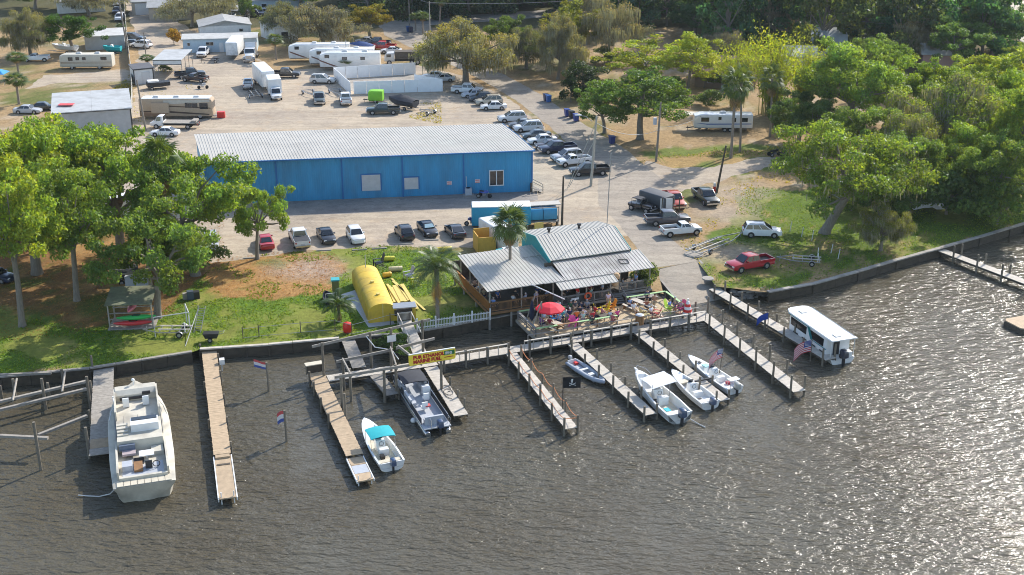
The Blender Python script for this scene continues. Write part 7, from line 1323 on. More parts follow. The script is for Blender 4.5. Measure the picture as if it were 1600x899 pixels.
# white walled enclosure
we = thing('wall_enclosure', 'white panel wall enclosing a pale concrete yard beside the green trailer', 'wall', G(548, 148)); o = we.location.copy()
M['panelw'] = pm('clean_white_panel', (.84, .85, .85), .5, 0, .05, 1.0)
def panelwall(t, a, b, h, mat, step=2.4):
    a, b = G(*a) - t.location, G(*b) - t.location; n = max(1, round((b - a).length / step))
    for i in range(n): p, q = a.lerp(b, i / n), a.lerp(b, (i + 1) / n - .004); m_ = MB(); m_.bar(p + V3(h / 2), q + V3(h / 2), .09, h); m_.build('panel', mat, t)
for a, b in (((522, 124), (650, 116)), ((522, 124), (548, 148)), ((553, 147), (692, 143)), ((648, 135), (692, 143))): panelwall(we, a, b, 2.3, M['panelw'])
m_ = MB(); m_.sheet([tuple((G(*p) - o)[:2]) for p in ((524, 126), (648, 117), (655, 134), (556, 146))], .03); m_.build('slab', M['concrete'], we)
# yard fence
fe = thing('yard_fence', 'long pale chain fence dividing the dirt yard from the trailer yard', 'fence', G(206, 205)); pts = [G(*p) - fe.location for p in ((206, 205), (207, 150), (206, 120), (200, 70), (196, 30), (194, 0))]; m_ = MB(); [m_.bar(a + V3(1.75), b + V3(1.75), .07) for a, b in zip(pts[:-1], pts[1:])]; [m_.bar(a + V3(.9), b + V3(.9), .03, 1.5) for a, b in zip(pts[:-1], pts[1:])]; m_.build('mesh_panel', pm('pale_fence_mesh', (.46, .44, .38), .7, 0, .2), fe, kind='stuff')
for a, b in zip(pts[:-1], pts[1:]):
    for i in range(5): p = a.lerp(b, i / 5); m_ = MB(); m_.bar(p, p + V3(2.0), .1); m_.build('post', M['polelight'], fe)
# tarpaulins
tp = thing('tarpaulin', 'white tarpaulin draped over stored goods under the grove', 'tarpaulin', G(1438, 325)); g = np.random.default_rng(3); m_ = MB(); nx, ny = 12, 6
V = [(-3.6 + 7.2 * i / nx, -1.2 + 2.4 * j / ny, max(.05, 1.5 * math.sin(math.pi * min(1, (j + .6) / ny)) * (.7 + .3 * math.sin(i * 1.1)) + g.uniform(-.12, .12))) for j in range(ny + 1) for i in range(nx + 1)]; m_.add(V, [(j * (nx + 1) + i, j * (nx + 1) + i + 1, (j + 1) * (nx + 1) + i + 1, (j + 1) * (nx + 1) + i) for j in range(ny) for i in range(nx)]); m_.build('sheet', M['white'], tp)

# ---------------------------------------------------------------- poles and wires
POLES = {}
def pole(key, label, base, h, mat='pole', r=.15, top=None, lamp=False, box=False, arm=False):
    b = G(*base); t = thing('utility_pole' if not lamp else 'street_light', label, 'street light' if lamp else 'utility pole', b); lean = (0, 0)
    m_ = MB(); tx = (top[0], top[1]) if top else (0, 0); m_.tube([(0, 0, -.3), (tx[0] * .5, tx[1] * .5, h / 2), (tx[0], tx[1], h)], [r * 1.2, r, r * .8], 9); m_.build('pole', M[mat], t, smooth=50); POLES[key] = b + Vector((tx[0], tx[1], h))
    if lamp:
        m_ = MB(); m_.tube([(0, 0, h - .8), (-.9, .1, h - .1), (-1.6, .2, h)], .05, 6); a = m_.build('arm', M['galv'], t); m_ = MB(); m_.loft([[(x, .2 + y * w_, h + z * k) for y, z in ((-1, 0), (1, 0), (.7, .2), (-.7, .2))] for x, w_, k in ((-1.5, .1, .6), (-1.8, .2, 1), (-2.3, .18, 1), (-2.45, .08, .5))]); m_.build('lamp_head', M['doorwhite'], a)
    if box: m_ = MB(); m_.cyl((-.4, 0, h - 3.4), .28, 1.0, 12); m_.build('transformer', M['greyvinyl'], t)
    if arm: m_ = MB(); m_.bar((-1.1, 0, h - .5), (1.1, 0, h - .5), .1); m_.build('crossarm', M['pole'], t)
    return t
sl_ = pole('light', 'pale street light pole with two guy wires beside the black pickup', (923, 291), 10.2, 'polelight', .17, (.6, 0), True); m_ = MB(); m_.tube([(.5, 0, 9.2), (-3.4, -1.2, 0)], .045, 5); m_.tube([(.35, 0, 6.6), (-3.2, -1.4, .2)], .045, 5); m_.build('guy_wire', M['polelight'], sl_)
pole('trans', 'wooden pole with grey transformer beside the broad dark oak', (1025, 253), 9.2, 'pole', .16, (.35, 0), box=True); pole('dark', 'dark leaning pole between the green pickup and the grass', (1119, 302), 6.8, 'darkwood', .15, (1.0, .2)); pole('rest', 'dark pole behind the restaurant beside the parking road', (878, 352), 6.6, 'darkwood', .14, (.1, 0))
pole('far1', 'wooden pole in front of the far woods beside the pale blue house', (1262, 84), 10, 'pole', .16, arm=True); pole('far2', 'bare trunk like pole before the dark woods', (1258, 62), 9, 'pole', .14); pole('yard1', 'pole at the roof corner of the grey metal shed', (228, 205), 8.5, 'pole', .15, (-.6, 0)); pole('yard2', 'tall pole by the yard fence and sandy track', (200, 84), 12, 'pole', .16, (-.7, 0)); pole('camp', 'grey post standing between the campers and the white wall', (542, 102), 5.2, 'galv', .09); pole('road1', 'thin pole beside the road bend palms', (672, 58), 8, 'polelight', .12); pole('road2', 'pole at the far road near the tall palm', (640, 40), 8.5, 'pole', .14); pole('shr', 'slim pole in front of the dark cedar', (910, 152), 6.5, 'pole', .12); pole('ant', 'slim pole beside the small dark palm at the carport', (229, 96), 6, 'pole', .1)
pole('sidehome', 'pole beside the wide grey mossy oak', (455, 72), 6.5, 'pole', .12); pole('top1', 'slim pole at the top edge beyond the olive gold tree', (602, 26), 7, 'polelight', .12)
at_ = thing('antenna_mast', 'thin metal antenna mast rising behind the restaurant gable', 'antenna', L(17.4, 8.0, LAND)); m_ = MB(); m_.tube([(0, 0, 0), (.4, 0, 14.5)], .05, 6); m_.build('mast', M['galv'], at_)
def wire(label, a, b, sag=1.2):
    a, b = Vector(a), Vector(b); t = thing('overhead_wire', label, 'wire', a, 0, 'overhead wires'); m_ = MB(); m_.tube([(a.lerp(b, k / 12) - V3(sag * 4 * (k / 12) * (1 - k / 12))) - a for k in range(13)], .035, 4, cap=False); m_.build('cable', M['galv'], t)
wire('overhead wire from the street light to the transformer pole', POLES['light'] - V3(1), POLES['trans'] - V3(4.2)); wire('overhead wire from the transformer pole toward the travel trailer', POLES['trans'] - V3(3.8), G(1110, 195) + V3(2.6), .8); wire('overhead wire from the far road pole to the road bend pole', POLES['road2'] - V3(.3), POLES['road1'] - V3(.3), .6); wire('overhead wire from the road bend pole along the far road', POLES['road1'] - V3(.3), Vector((30, 300, 9)), 1); wire('overhead wire from the far woods pole to the pale house', POLES['far1'] - V3(.6), Vector((88, 268, 8)), 1.5)

# ---------------------------------------------------------------- things in the yard
yt = thing('storage_tank', 'long yellow arch topped tank on a grey slab beside the yellow boards', 'tank'); A, B = G(598, 503), G(569, 437); yt.location = A; d = B - A; yt.rotation_euler = (0, 0, math.atan2(d.y, d.x)); ln = min(d.length, 12.0)
arc = [(-1.5, .0), (-1.5, 1.25)] + [(-1.5 * math.cos(math.pi * k / 10), 1.25 + .85 * math.sin(math.pi * k / 10)) for k in range(1, 10)] + [(1.5, 1.25), (1.5, 0)]
m_ = MB(); n = 6
for i in range(n): m_.loft([[(x, y, z) for y, z in arc] for x in (.02 + (ln - .02) * i / n, (ln - .02) * (i + 1) / n - .02)])
m_.build('shell', M['yellow'], yt, smooth=30); m_ = MB(); m_.loft([[(x, y * 1.01, z + .01) for y, z in arc] for x in (-.05, .05)]); m_.build('end_cap', M['yellow'], yt); m_ = MB(); m_.box((-.08, -.05, 1.05), (.05, .12, 2.0)); m_.build('seam_strip', M['yellowboard'], yt)
for x in (2.6, 6.4): m_ = MB(); m_.cyl((x, 0, 2.05), .22, .22, 10); m_.bar((x - .3, .5, 2.05), (x + .1, -.2, 2.2), .06); m_.build('vent_pipe', M['yellowboard'], yt)
m_ = MB(); m_.tube([(ln - .8, 0, 2.05), (ln - .8, 0, 3.6)], .05, 6); m_.build('vent_stack', M['doorwhite'], yt)
m_ = MB(); m_.sheet([tuple(G(*p)[:2]) for p in ((528, 462), (560, 452), (556, 434), (584, 431), (617, 507), (576, 512), (548, 470), (532, 474))], LAND + .012); m_.build('tank_slab', M['greyvinyl'], kind='structure')
def obj1(name, label, cat, loc, rz, parts, group=None):
    t = thing(name, label, cat, loc, R(rz), group)
    for pn, mt, boxes, *c in parts:
        o = bx(t, pn, M[mt] if isinstance(mt, str) else mt, *boxes, kind='stuff' if len(boxes) > 1 and not c else None)
        if c: o.color = (*c[0], 1)
    return t
obj1('pump_cabinet', 'tall dark green cabinet with teal lid beside the yellow tank', 'cabinet', G(525, 462), 10, [('body', M['any'], [((0, 0, .95), (.75, .75, 1.9))], (.12, .13, .03)), ('lid', 'teal', [((0, 0, 1.95), (.95, .95, .14))])])
t = thing('planter_boat', 'black boat shaped basket on the lawn under the small spiky palm', 'planter', G(518, 478), R(110)); hull_mesh(2.9, 1.5, .6, .7, td=.9, floor=.2, draft=.0).build('tub', M['canvas_black'], t, smooth=30); m_ = MB(); m_.tube([(-.1, -.6, .5), (-.1, -.6, 1.5), (-.1, .6, 1.5), (-.1, .6, .5)], .04, 6); m_.build('rail', M['doorwhite'], t)
yb = thing('board_pile', 'fan of long yellow boards lying on the lawn beside the tank', 'boards', G(632, 470)); o = yb.location
for i, (a, b) in enumerate((((607, 447), (618, 473)), ((612, 450), (624, 474)), ((616, 448), (629, 473)), ((620, 448), (635, 472)), ((624, 447), (640, 471)), ((628, 446), (652, 485)), ((612, 436), (648, 473)), ((614, 441), (664, 486)), ((605, 446), (628, 482)))):
    p, q = G(*a) - o, G(*b) - o; m_ = MB(); z = .06 + .05 * (i % 3); m_.bar(p + V3(z), q + V3(z), .42 if i < 6 else .26, .05); m_.build('board', M['yellowboard'], yb)
obj1('kiosk', 'small yellow sided pump kiosk with grey roof at the tank end', 'kiosk', G(632, 500), 12, [('side_panel', 'yellow', [((1.0, 0, .8), (.35, 1.0, 1.6))]), ('counter', 'darkwood', [((-.1, .2, .6), (1.9, .7, 1.2))]), ('roof', 'galv', [((0, -.1, 1.72), (2.5, 1.5, .08))]), ('sign', 'yellow', [((-1.0, -.6, .5), (.5, .06, .5))])])
def drum(label, px, py, color, rz=0, ln=1.6, r=.3, name='drum'):
    t = thing(name, label, 'drum', G(px, py), R(rz), 'drums lying on the grass'); m_ = MB(); m_.tube([(-ln / 2, 0, r), (-ln / 2 + .05, 0, r), (0, 0, r), (ln / 2 - .05, 0, r), (ln / 2, 0, r)], [r * .92, r, r * 1.02, r, r * .92], 12); o = m_.build('shell', M['plastic'], t, smooth=40); o.color = (*color, 1); m_ = MB(); [m_.tube([(x - .03, 0, r), (x + .03, 0, r)], r * 1.06, 12) for x in (-ln / 4, ln / 4)]; o = m_.build('hoop', M['plastic'], t, kind='stuff'); o.color = (*color, 1)
drum('bright yellow drum lying on the grass above the cream one', 606, 408, (.62, .56, .04), 8); drum('cream drum lying on the worn grass', 618, 424, (.6, .52, .3), 12); drum('short orange yellow drum beside the yellow tank rear', 605, 433, (.7, .42, .03), 25, 1.0); drum('yellow drum lying just below the charcoal coupe', 694, 394, (.66, .50, .05), 14, 1.9, .34); drum('cream yellow drum half behind the feathery palm', 700, 416, (.6, .48, .2), 12, 1.5)
def redfloat(): 
    t = thing('float_drum', 'upright red plastic float standing at the sea wall fence', 'float', G(543, 520)); m_ = MB(); m_.loft([[(r * math.cos(2 * math.pi * k / 12), r * .8 * math.sin(2 * math.pi * k / 12), z) for k in range(12)] for r, z in ((.3, 0), (.46, .2), (.48, .8), (.4, 1.1), (.15, 1.2))]); m_.build('body', M['redp'], t, smooth=50)
redfloat()
def garden_chair(label, loc, rz, color, group='plastic garden chairs', k=1.0, cat='chair'):
    if 'proto' not in garden_chair.__dict__:
        t = thing('garden_chair', '-', cat); m = M['plastic']
        m_ = MB(); [m_.box((.05 + .0, -.24 + .12 * i, .40 - .0), (.56, .10, .03), rot=Matrix.Rotation(R(8), 3, 'Y')) for i in range(5)]; m_.build('seat', m, t, kind='stuff')
        m_ = MB(); [m_.box((-.36, -.24 + .12 * i, .78), (.03, .10, .86 - .07 * abs(i - 2)), rot=Matrix.Rotation(R(-18), 3, 'Y')) for i in range(5)]; m_.build('backrest', m, t, kind='stuff')
        for s in (-1, 1): m_ = MB(); m_.box((.02, s * .36, .60), (.75, .13, .03)); m_.build('armrest', m, t); m_ = MB(); m_.bar((.34, s * .34, 0), (.34, s * .34, .6), .08, .05); m_.build('leg', m, t); m_ = MB(); m_.bar((.3, s * .3, .4), (-.55, s * .28, .02), .1, .04); m_.build('leg', m, t)
        garden_chair.proto = Proto(t)
    return garden_chair.proto.place(loc, R(rz), label, color, k, cat, group)
garden_chair('black wooden armchair alone on the lawn by the drums', G(592, 418), 200, (.03, .03, .03), k=1.5); garden_chair('grey armchair near the feathery palm on the lawn', G(639, 436), 210, (.4, .4, .42), k=1.3); garden_chair('yellow green armchair under the feathery palm', G(650, 446), 200, (.5, .5, .05), k=1.2)
# fences at the lawn edge
cf = thing('chain_fence', 'low chain fence with thin posts along the lawn sea wall', 'fence', G(380, 530)); pts = [G(*p) - cf.location for p in ((380, 530), (405, 527), (470, 521), (524, 517), (550, 524), (610, 508), (640, 505))]
m_ = MB(); [m_.bar(a + V3(h), b + V3(h), .035) for a, b in zip(pts[:-1], pts[1:]) for h in (1.15, .12)]; m_.build('rail', M['galv'], cf, kind='stuff'); [MB().bar(p, p + V3(1.35), .08).build('post', M['darkwood'], cf) for p in pts]
pk = thing('picket_fence', 'white picket fence along the sea wall below the restaurant porch', 'fence', G(652, 516, 1.2)); a, b = Vector((0, 0, 0)), G(766, 500, 1.2) - G(652, 516, 1.2); n = int((b - a).length / .17); m_ = MB(); dd = (b - a).normalized()
for i in range(n): p = a.lerp(b, (i + .5) / n); m_.bar(p + V3(.08), p + V3(1.0), .09, .03, up=dd)
m_.build('picket', M['white'], pk, kind='stuff'); m_ = MB(); [m_.bar(a + V3(h), b + V3(h), .05, .09) for h in (.25, .85)]; m_.build('rail', M['white'], pk); [MB().bar(a.lerp(b, k / 4), a.lerp(b, k / 4) + V3(1.3), .16).build('post', M['white'], pk) for k in range(5)]
# kayak shelter
ks = thing('kayak_shelter', 'open timber kayak shelter with leaf strewn green roof under the oaks', 'shelter', G(206, 514), R(6)); m_ = MB(); m_.add([(-2.4, -.5, 2.95), (2.4, -.5, 2.95), (2.4, 3.4, 3.5), (-2.4, 3.4, 3.5), (-2.4, -.5, 2.85), (2.4, -.5, 2.85), (2.4, 3.4, 3.4), (-2.4, 3.4, 3.4)], [(0, 1, 2, 3), (7, 6, 5, 4), (0, 4, 5, 1), (1, 5, 6, 2), (2, 6, 7, 3), (3, 7, 4, 0)]); m_.build('roof', pm('mossy_boards', (.17, .18, .11), .9, 0, .3, 2.0, dirt=.6), ks)
for x in (-2.2, 2.2):
    for y in (0, 2.7): m_ = MB(); m_.bar((x, y, 0), (x, y, 2.9 + y * .15), .13); m_.build('post', M['wood'], ks)
for z in (.35, .95, 1.6): m_ = MB(); m_.bar((-2.2, .5, z), (2.2, .5, z), .1); m_.bar((-2.2, 2.2, z), (2.2, 2.2, z), .1); m_.build('shelf_rail', M['wood'], ks)
m_ = MB(); m_.box((0, 1.3, .08), (4.8, 3.2, .12)); m_.build('floor', M['wood'], ks)
def kayak(label, loc, rz, color, ln=3.6, w=.72, tilt=0):
    t = thing('kayak', label, 'kayak', loc, R(rz), 'kayaks in the shelter'); m_ = MB(); secs = []
    for i in range(11):
        q = i / 10 * 2 - 1; b = w / 2 * max(.04, (1 - abs(q) ** 2.2)) ; r_ = .10 * q * q; secs.append([(q * ln / 2, y * b, z * (.34 if z > 0 else .2) * max(.3, 1 - q * q * .7) + .2 + r_) for y, z in ((0, -1), (.7, -.7), (1, 0), (.75, .75), (0, 1), (-.75, .75), (-1, 0), (-.7, -.7))])
    m_.loft(secs); o = m_.build('hull', M['plastic'], t, smooth=60); o.color = (*color, 1); m_ = MB(); m_.loft([[(.45 * k * math.cos(a), .22 * k * math.sin(a), z) for a in [2 * math.pi * j / 12 for j in range(12)]] for k, z in ((1, .50), (1.05, .56), (.85, .56), (.8, .5))]); m_.build('cockpit_rim', M['black'], t); t.rotation_euler = (0, R(tilt), R(rz)); return t
kp = ks.location
kayak('red kayak on the lowest rack of the kayak shelter', kp + Vector((.2, .05, .38)), 8, (.55, .03, .03), 4.0); kayak('green kayak on the rack just above the red one', kp + Vector((.5, .35, .9)), 10, (.03, .40, .08), 4.0); kayak('faded pink kayak poking nose first from under the shelter roof', kp + Vector((0, .9, 1.9)), -88, (.62, .16, .2), 3.4, .8)
landboat('covered_boat', 'dark covered boat stored behind the kayak shelter', (178, 440), (218, 436), 2.2, 'dark', .5); obj1('storage_boxes', 'grey storage crate behind the kayak shelter roof', 'crate', G(216, 444), 5, [('crate', 'greyvinyl', [((0, 0, .5), (2.6, 1.3, 1.0))]), ('lid', 'greyvinyl', [((0, 0, 1.05), (2.7, 1.4, .08))])])
pg_ = thing('pipe_frame', 'white pipe frame around the empty boat trailer by the kayaks', 'frame', G(243, 527)); o = pg_.location; a, b, c = Vector((0, 0, 0)), G(298, 520) - o, G(292, 505) - o; m_ = MB(); m_.tube([a, a + V3(2.2), b + V3(2.3), b], .06, 6); m_.tube([b + V3(2.2), c + V3(2.2), c], .06, 6); m_.build('pipe', M['doorwhite'], pg_)
ld = thing('ladder_rack', 'grey ladder rack leaning at the head of the long pier', 'ladder', G(308, 520)); m_ = MB(); [m_.bar((s, 0, 0), (s - .15, 3.6, 1.5), .07) for s in (-.35, .35)]; [m_.bar((-.35 - .15 * k / 11, 3.6 * k / 11, 1.5 * k / 11), (.35 - .15 * k / 11, 3.6 * k / 11, 1.5 * k / 11), .05) for k in range(1, 11)]; m_.build('rungs', M['galv'], ld, kind='stuff'); m_ = MB(); m_.tube([(-.4, -3.5, .0), (-.6, 3.5, 1.2), (-.6, 3.6, 1.6)], .05, 6); m_.build('side_pole', M['galv'], ld)
dc = thing('dock_cart', 'black tub dock cart at the head of the long pier', 'cart', G(331, 533), R(5)); m_ = MB(); m_.loft([[(x * k, y * k, z) for x, y in ((-.8, -.45), (.8, -.45), (.8, .45), (-.8, .45))] for k, z in ((.75, .4), (1, .95))]); m_.build('tub', M['black'], dc); m_ = MB(); m_.tube([(.7, -.3, .8), (1.3, -.3, 1.0), (1.3, .3, 1.0), (.7, .3, .8)], .03, 6); m_.build('handle', M['galv'], dc); [wheel(dc, -.1, s * .5, .26, .1) for s in (-1, 1)]
obj1('rubbish_heap', 'heap of dark engine covers and bags beside the big oak', 'junk', G(298, 468), 20, [('engine_cover', M['any'], [((0, 0, .5), (.7, .6, 1.0))], (.05, .07, .1)), ('bag', 'black', [((.6, .2, .4), (.8, .7, .8))]), ('box', 'concrete', [((-.5, .3, .35), (.6, .5, .7))])])
# bins
def wheelie():
    t = thing('wheelie_bin', '-', 'bin', group='blue wheelie bins by the road'); m_ = MB(); m_.loft([[(x * k, y * k, z) for x, y in ((-.36, -.4), (.36, -.4), (.36, .4), (-.36, .4))] for k, z in ((.78, .08), (1, 1.05))]); m_.build('body', M['plastic'], t); m_ = MB(); m_.box((.02, 0, 1.1), (.8, .86, .09), rot=Matrix.Rotation(R(-4), 3, 'Y')); m_.build('lid', M['plastic'], t); [wheel(t, -.3, s * .36, .13, .08) for s in (-1, 1)]; return Proto(t)
WB = wheelie()
for x, y, c, lb in ((853, 158, (.02, .03, .09), 'dark blue bin with something on its lid, upper pair by the road'), (857, 160, (.02, .12, .38), 'lighter blue bin of the upper pair by the road'), (886, 182, (.015, .05, .25), 'blue bin at the near end of the three by the oak'), (893, 185, (.015, .02, .03), 'black bin between two blue ones by the oak'), (900, 190, (.015, .05, .27), 'blue bin half under the oak branches'), (956, 225, (.02, .04, .18), 'blue bin in the shade below the broad dark oak'), (638, 50, (.02, .1, .3), 'blue bin at the far road bend'), (642, 51, (.03, .04, .08), 'dark bin at the far road bend')): WB.place(G(x, y), R(200), lb, c, 1.15)
# behind the restaurant
yd = thing('skip', 'yellow open topped timber skip beside the white storage trailer', 'skip', G(757, 390), R(15)); m_ = MB(); [m_.box(c, d_) for c, d_ in (((0, -1.2, 1.0), (2.2, .1, 2.0)), ((0, 1.2, 1.2), (2.2, .1, 2.4)), ((-1.1, 0, 1.1), (.1, 2.5, 2.2)))]; m_.box((1.1, 0, .6), (.1, 2.4, 1.2)); m_.build('side_wall', pm('yellow_plywood', (.62, .36, .06), .7, 0, .12), yd, kind='stuff'); m_ = MB(); m_.dome((0, 0, .6), .95, 1.05, .6, 10, 4); m_.build('rubbish', M['dirtpile'], yd)
bt_ = thing('water_tank', 'blue plastic twin tank on a frame behind the restaurant roof', 'tank', G(846, 352), R(10)); m_ = MB(); m_.loft([rrect(x, .9, .9, 2.5, .5) for x in (-1.9, -1.7, -.1, 0)]); m_.loft([rrect(x, .9, .9, 2.5, .5) for x in (.1, .2, 1.7, 1.9)]); m_.build('tank', M['bluewall'], bt_, smooth=40, kind='stuff'); m_ = MB(); m_.box((0, 0, .75), (4.2, 2.0, .15)); [m_.bar((x, y, 0), (x, y, .7), .12) for x in (-2, 2) for y in (-.9, .9)]; [m_.bar((x, -1, .8), (x, -1, 2.7), .1) for x in (-2.05, 2.05)]; m_.bar((-2.05, -1, 2.65), (2.05, -1, 2.65), .1); m_.build('frame', M['wood'], bt_); m_ = MB(); m_.box((0, .6, 2.75), (5.0, 1.6, .08)); m_.build('canopy', M['roofmetal'], bt_)
obj1('pallet', 'tan plywood pallet leaning beside the blue twin tank', 'pallet', G(842, 362), 20, [('board', 'yellowboard', [((0, 0, .6), (1.2, .12, 1.2))]), ('base', 'wood', [((.6, -.3, .1), (2.4, 1.2, .12))])])
for i, (x, y) in enumerate(((858, 340), (864, 346), (870, 352), (830, 300))): t = thing('bollard', ['wooden bollard nearest the blue twin tank', 'wooden bollard in the middle of the short row behind the restaurant', 'wooden bollard next to the dark pole behind the restaurant', 'wooden bollard by the small wooden steps'][i], 'bollard', G(x, y), 0, 'wooden bollards behind the restaurant'); m_ = MB(); m_.tube([(0, 0, -.2), (0, 0, 1.3)], [.16, .14], 8); m_.build('post', M['darkwood'], t)
def smoker(): 
    t = thing('patio_heater', 'black patio heater standing between the white trailer and the palm trunk', 'heater', G(792, 402)); m_ = MB(); m_.cyl((0, 0, 0), .25, .6, 12); m_.tube([(0, 0, .6), (0, 0, 2.0)], .04, 6); m_.build('stand', M['black'], t); m_ = MB(); m_.cyl((0, 0, 2.0), .45, .18, 12, r2=.15); m_.build('hood', M['black'], t)
smoker()
# small things by the ramp road
bb = thing('banner_board', 'white banner board on dark posts between the parked pickups', 'board', G(1041, 334), R(2)); m_ = MB(); m_.box((0, 0, 1.25), (1.7, .06, 1.7)); m_.build('board', M['white'], bb); [MB().bar((x, 0, 0), (x, 0, 2.2), .14).build('post', M['darkwood'], bb) for x in (-.6, .85, 1.7)]
for i, (x, y, h) in enumerate(((1234, 362, 1.3), (1252, 370, 1.2), (1268, 376, 1.3), (1298, 396, 1.2), (1309, 405, 1.3), (1180, 330, .9), (1192, 336, .9))): t = thing('marker_stake', ['white stake closest to the white suv on the grass', 'second white stake along the shaded grass bank', 'third white stake under the leaning oak', 'white stake between the leaning oak and the trailer', 'white stake nearest the short boat trailer', 'short yellow stake on the shaded grass by the dark pole', 'short stake beside the yellow one'][i], 'stake', G(x, y), 0, 'stakes on the grass bank'); m_ = MB(); m_.tube([(0, 0, -.2), (.18, .05, h)], .05, 6); m_.build('post', M['doorwhite'] if i < 5 else M['yellowboard'], t)
obj1('road_marker', 'orange and white road marker at the foot of the dark leaning pole', 'marker', G(1116, 300), 0, [('base', 'redp', [((0, 0, .4), (.35, .35, .8))]), ('top', 'white', [((0, 0, 1.05), (.3, .3, .5))])]); 
for i, (x, y, r) in enumerate(((1084, 398, 1.2), (1106, 436, .7))): t = thing('concrete_pad', ['broad round concrete pad beside the long empty trailer', 'small round concrete pad at the ramp road edge'][i], 'slab', G(x, y)); m_ = MB(); m_.tube([(0, 0, 0), (0, 0, .12)], [r, r * .96], 18); m_.build('slab', M['concrete'], t)
for i, (x, y) in enumerate(((506, 392), (562, 391), (593, 389), (635, 382), (674, 376), (392, 404))): t = thing('parking_kerb', ['concrete parking kerb in front of the black sedan', 'concrete parking kerb under the nose of the white crossover', 'concrete parking kerb in the empty bay beside the white crossover', 'concrete parking kerb behind the black crossover', 'concrete parking kerb in front of the sedan with sunshade', 'concrete parking kerb in front of the red sedan'][i], 'kerb', G(x, y), R(8), 'parking kerbs of the lot'); m_ = MB(); m_.loft([[(a, y_, z) for y_, z in ((-.12, 0), (.12, 0), (.08, .13), (-.08, .13))] for a in (-.9, .9)]); m_.build('kerb', M['concrete'], t)

# ---------------------------------------------------------------- patio furniture
P = lambda px, py, z=PZ: G(px, py, z)
um = thing('parasol', 'bright red parasol over the patio guests', 'parasol', P(859, 512)); m_ = MB(); n = 8; R1 = 1.55
top = (0, 0, 2.75); ring = [(R1 * math.cos(2 * math.pi * k / n), R1 * math.sin(2 * math.pi * k / n), 2.2) for k in range(n)]; mid = [(R1 * .55 * math.cos(2 * math.pi * k / n), R1 * .55 * math.sin(2 * math.pi * k / n), 2.56) for k in range(n)]
for k in range(n): j = (k + 1) % n; m_ = MB(); m_.add([top, mid[k], mid[j], ring[k], ring[j], (ring[k][0], ring[k][1], 2.05), (ring[j][0], ring[j][1], 2.05)], [(0, 1, 2), (1, 3, 4, 2), (3, 5, 6, 4)]); m_.build('canopy_panel', pm('red_canvas', (.62, .008, .03), .75, 0, .05) if 'redc' not in M else M['redc'], um); M['redc'] = um.children[0].data.materials[0]
m_ = MB(); m_.tube([(0, 0, 0), (0, 0, 2.75)], .03, 8); m_.build('pole', M['doorwhite'], um); m_ = MB(); m_.cyl((0, 0, 0), .3, .08, 12); m_.build('base', M['black'], um)
lr = thing('life_ring', 'orange life ring hung on the grey railing above the patio', 'life ring', L(10.9, -1.36, 2.75), GA); m_ = MB(); secs = []; m_.tube([(.36 * math.cos(2 * math.pi * k / 16), 0, .36 * math.sin(2 * math.pi * k / 16)) for k in range(17)], .11, 8); m_.build('ring', pm('orange_ring', (.65, .10, .03), .5, 0, .05), lr, smooth=60)
def picnic(label, loc, rz, ln=2.6):
    t = thing('picnic_table', label, 'table', loc, R(rz)); [MB().box((0, -.32 + .16 * i, .76), (ln, .145, .05)).build('top_board', M['deckgrey'], t) for i in range(5)]; [MB().box((0, s * .75, .45), (ln, .28, .05)).build('bench', M['deckgrey'], t) for s in (-1, 1)]
    for x in (-ln * .36, ln * .36):
        m_ = MB(); m_.bar((x, -.75, .02), (x, .2, .74), .09); m_.bar((x, .75, .02), (x, -.2, .74), .09); m_.bar((x, -.8, .4), (x, .8, .4), .09); m_.build('leg', M['brownwood'], t)
picnic('long grey picnic table on the patio by the stairs', P(1003, 483), -50, 3.0); picnic('grey picnic table shaded beneath the red parasol', P(866, 514), -45, 2.0)
bn = thing('bench', 'pale plank bench beside the picnic table at the stairs', 'bench', P(985, 487), R(-55)); MB().box((0, 0, .45), (2.6, .32, .06)).build('seat', M['deckgrey'], bn); [MB().box((x, 0, .21), (.1, .3, .42)).build('leg', M['brownwood'], bn) for x in (-1, 1)]
for lb, x, y, rz, c in (('pink garden armchair seen from behind at the patio rail', 896, 508, 70, (.72, .08, .38)), ('pale green garden armchair beside the pink one', 883, 500, -60, (.38, .62, .2)), ('yellow garden armchair facing the stairs', 935, 493, 10, (.75, .6, .02)), ('second yellow garden armchair beside the first', 945, 490, 190, (.75, .55, .03)), ('lime garden armchair on the sunny patio corner', 1045, 487, -30, (.42, .62, .06)), ('pink garden armchair beside the striped buoy', 1063, 488, 215, (.65, .12, .25)), ('blue garden armchair under the red parasol', 866, 502, -80, (.02, .2, .5)), ('tan garden armchair behind the rubbish barrel', 1006, 498, 20, (.55, .45, .2)), ('orange garden armchair below the stairs', 955, 486, 200, (.7, .28, .03)), ('red wooden armchair beside the seated man in white', 1026, 496, 160, (.4, .06, .04))): garden_chair(lb, P(x, y), rz, c, 'coloured armchairs on the patio', 1.15)
tb_ = thing('rubbish_barrel', 'brown slatted rubbish barrel on the patio edge', 'bin', P(919, 510) if False else P(999, 507)); 
tb_.location = P(999, 507); m_ = MB()
for k in range(14): a = 2 * math.pi * k / 14; m_.box((.42 * math.cos(a), .42 * math.sin(a), .55), (.04, .16, 1.05), a)
m_.build('slat', M['brownwood'], tb_, kind='stuff'); m_ = MB(); m_.cyl((0, 0, .05), .4, 1.0, 14); m_.build('liner', M['black'], tb_); m_ = MB(); m_.cyl((0, 0, 1.08), .46, .1, 14, r2=.3); m_.build('lid', M['greyvinyl'], tb_)
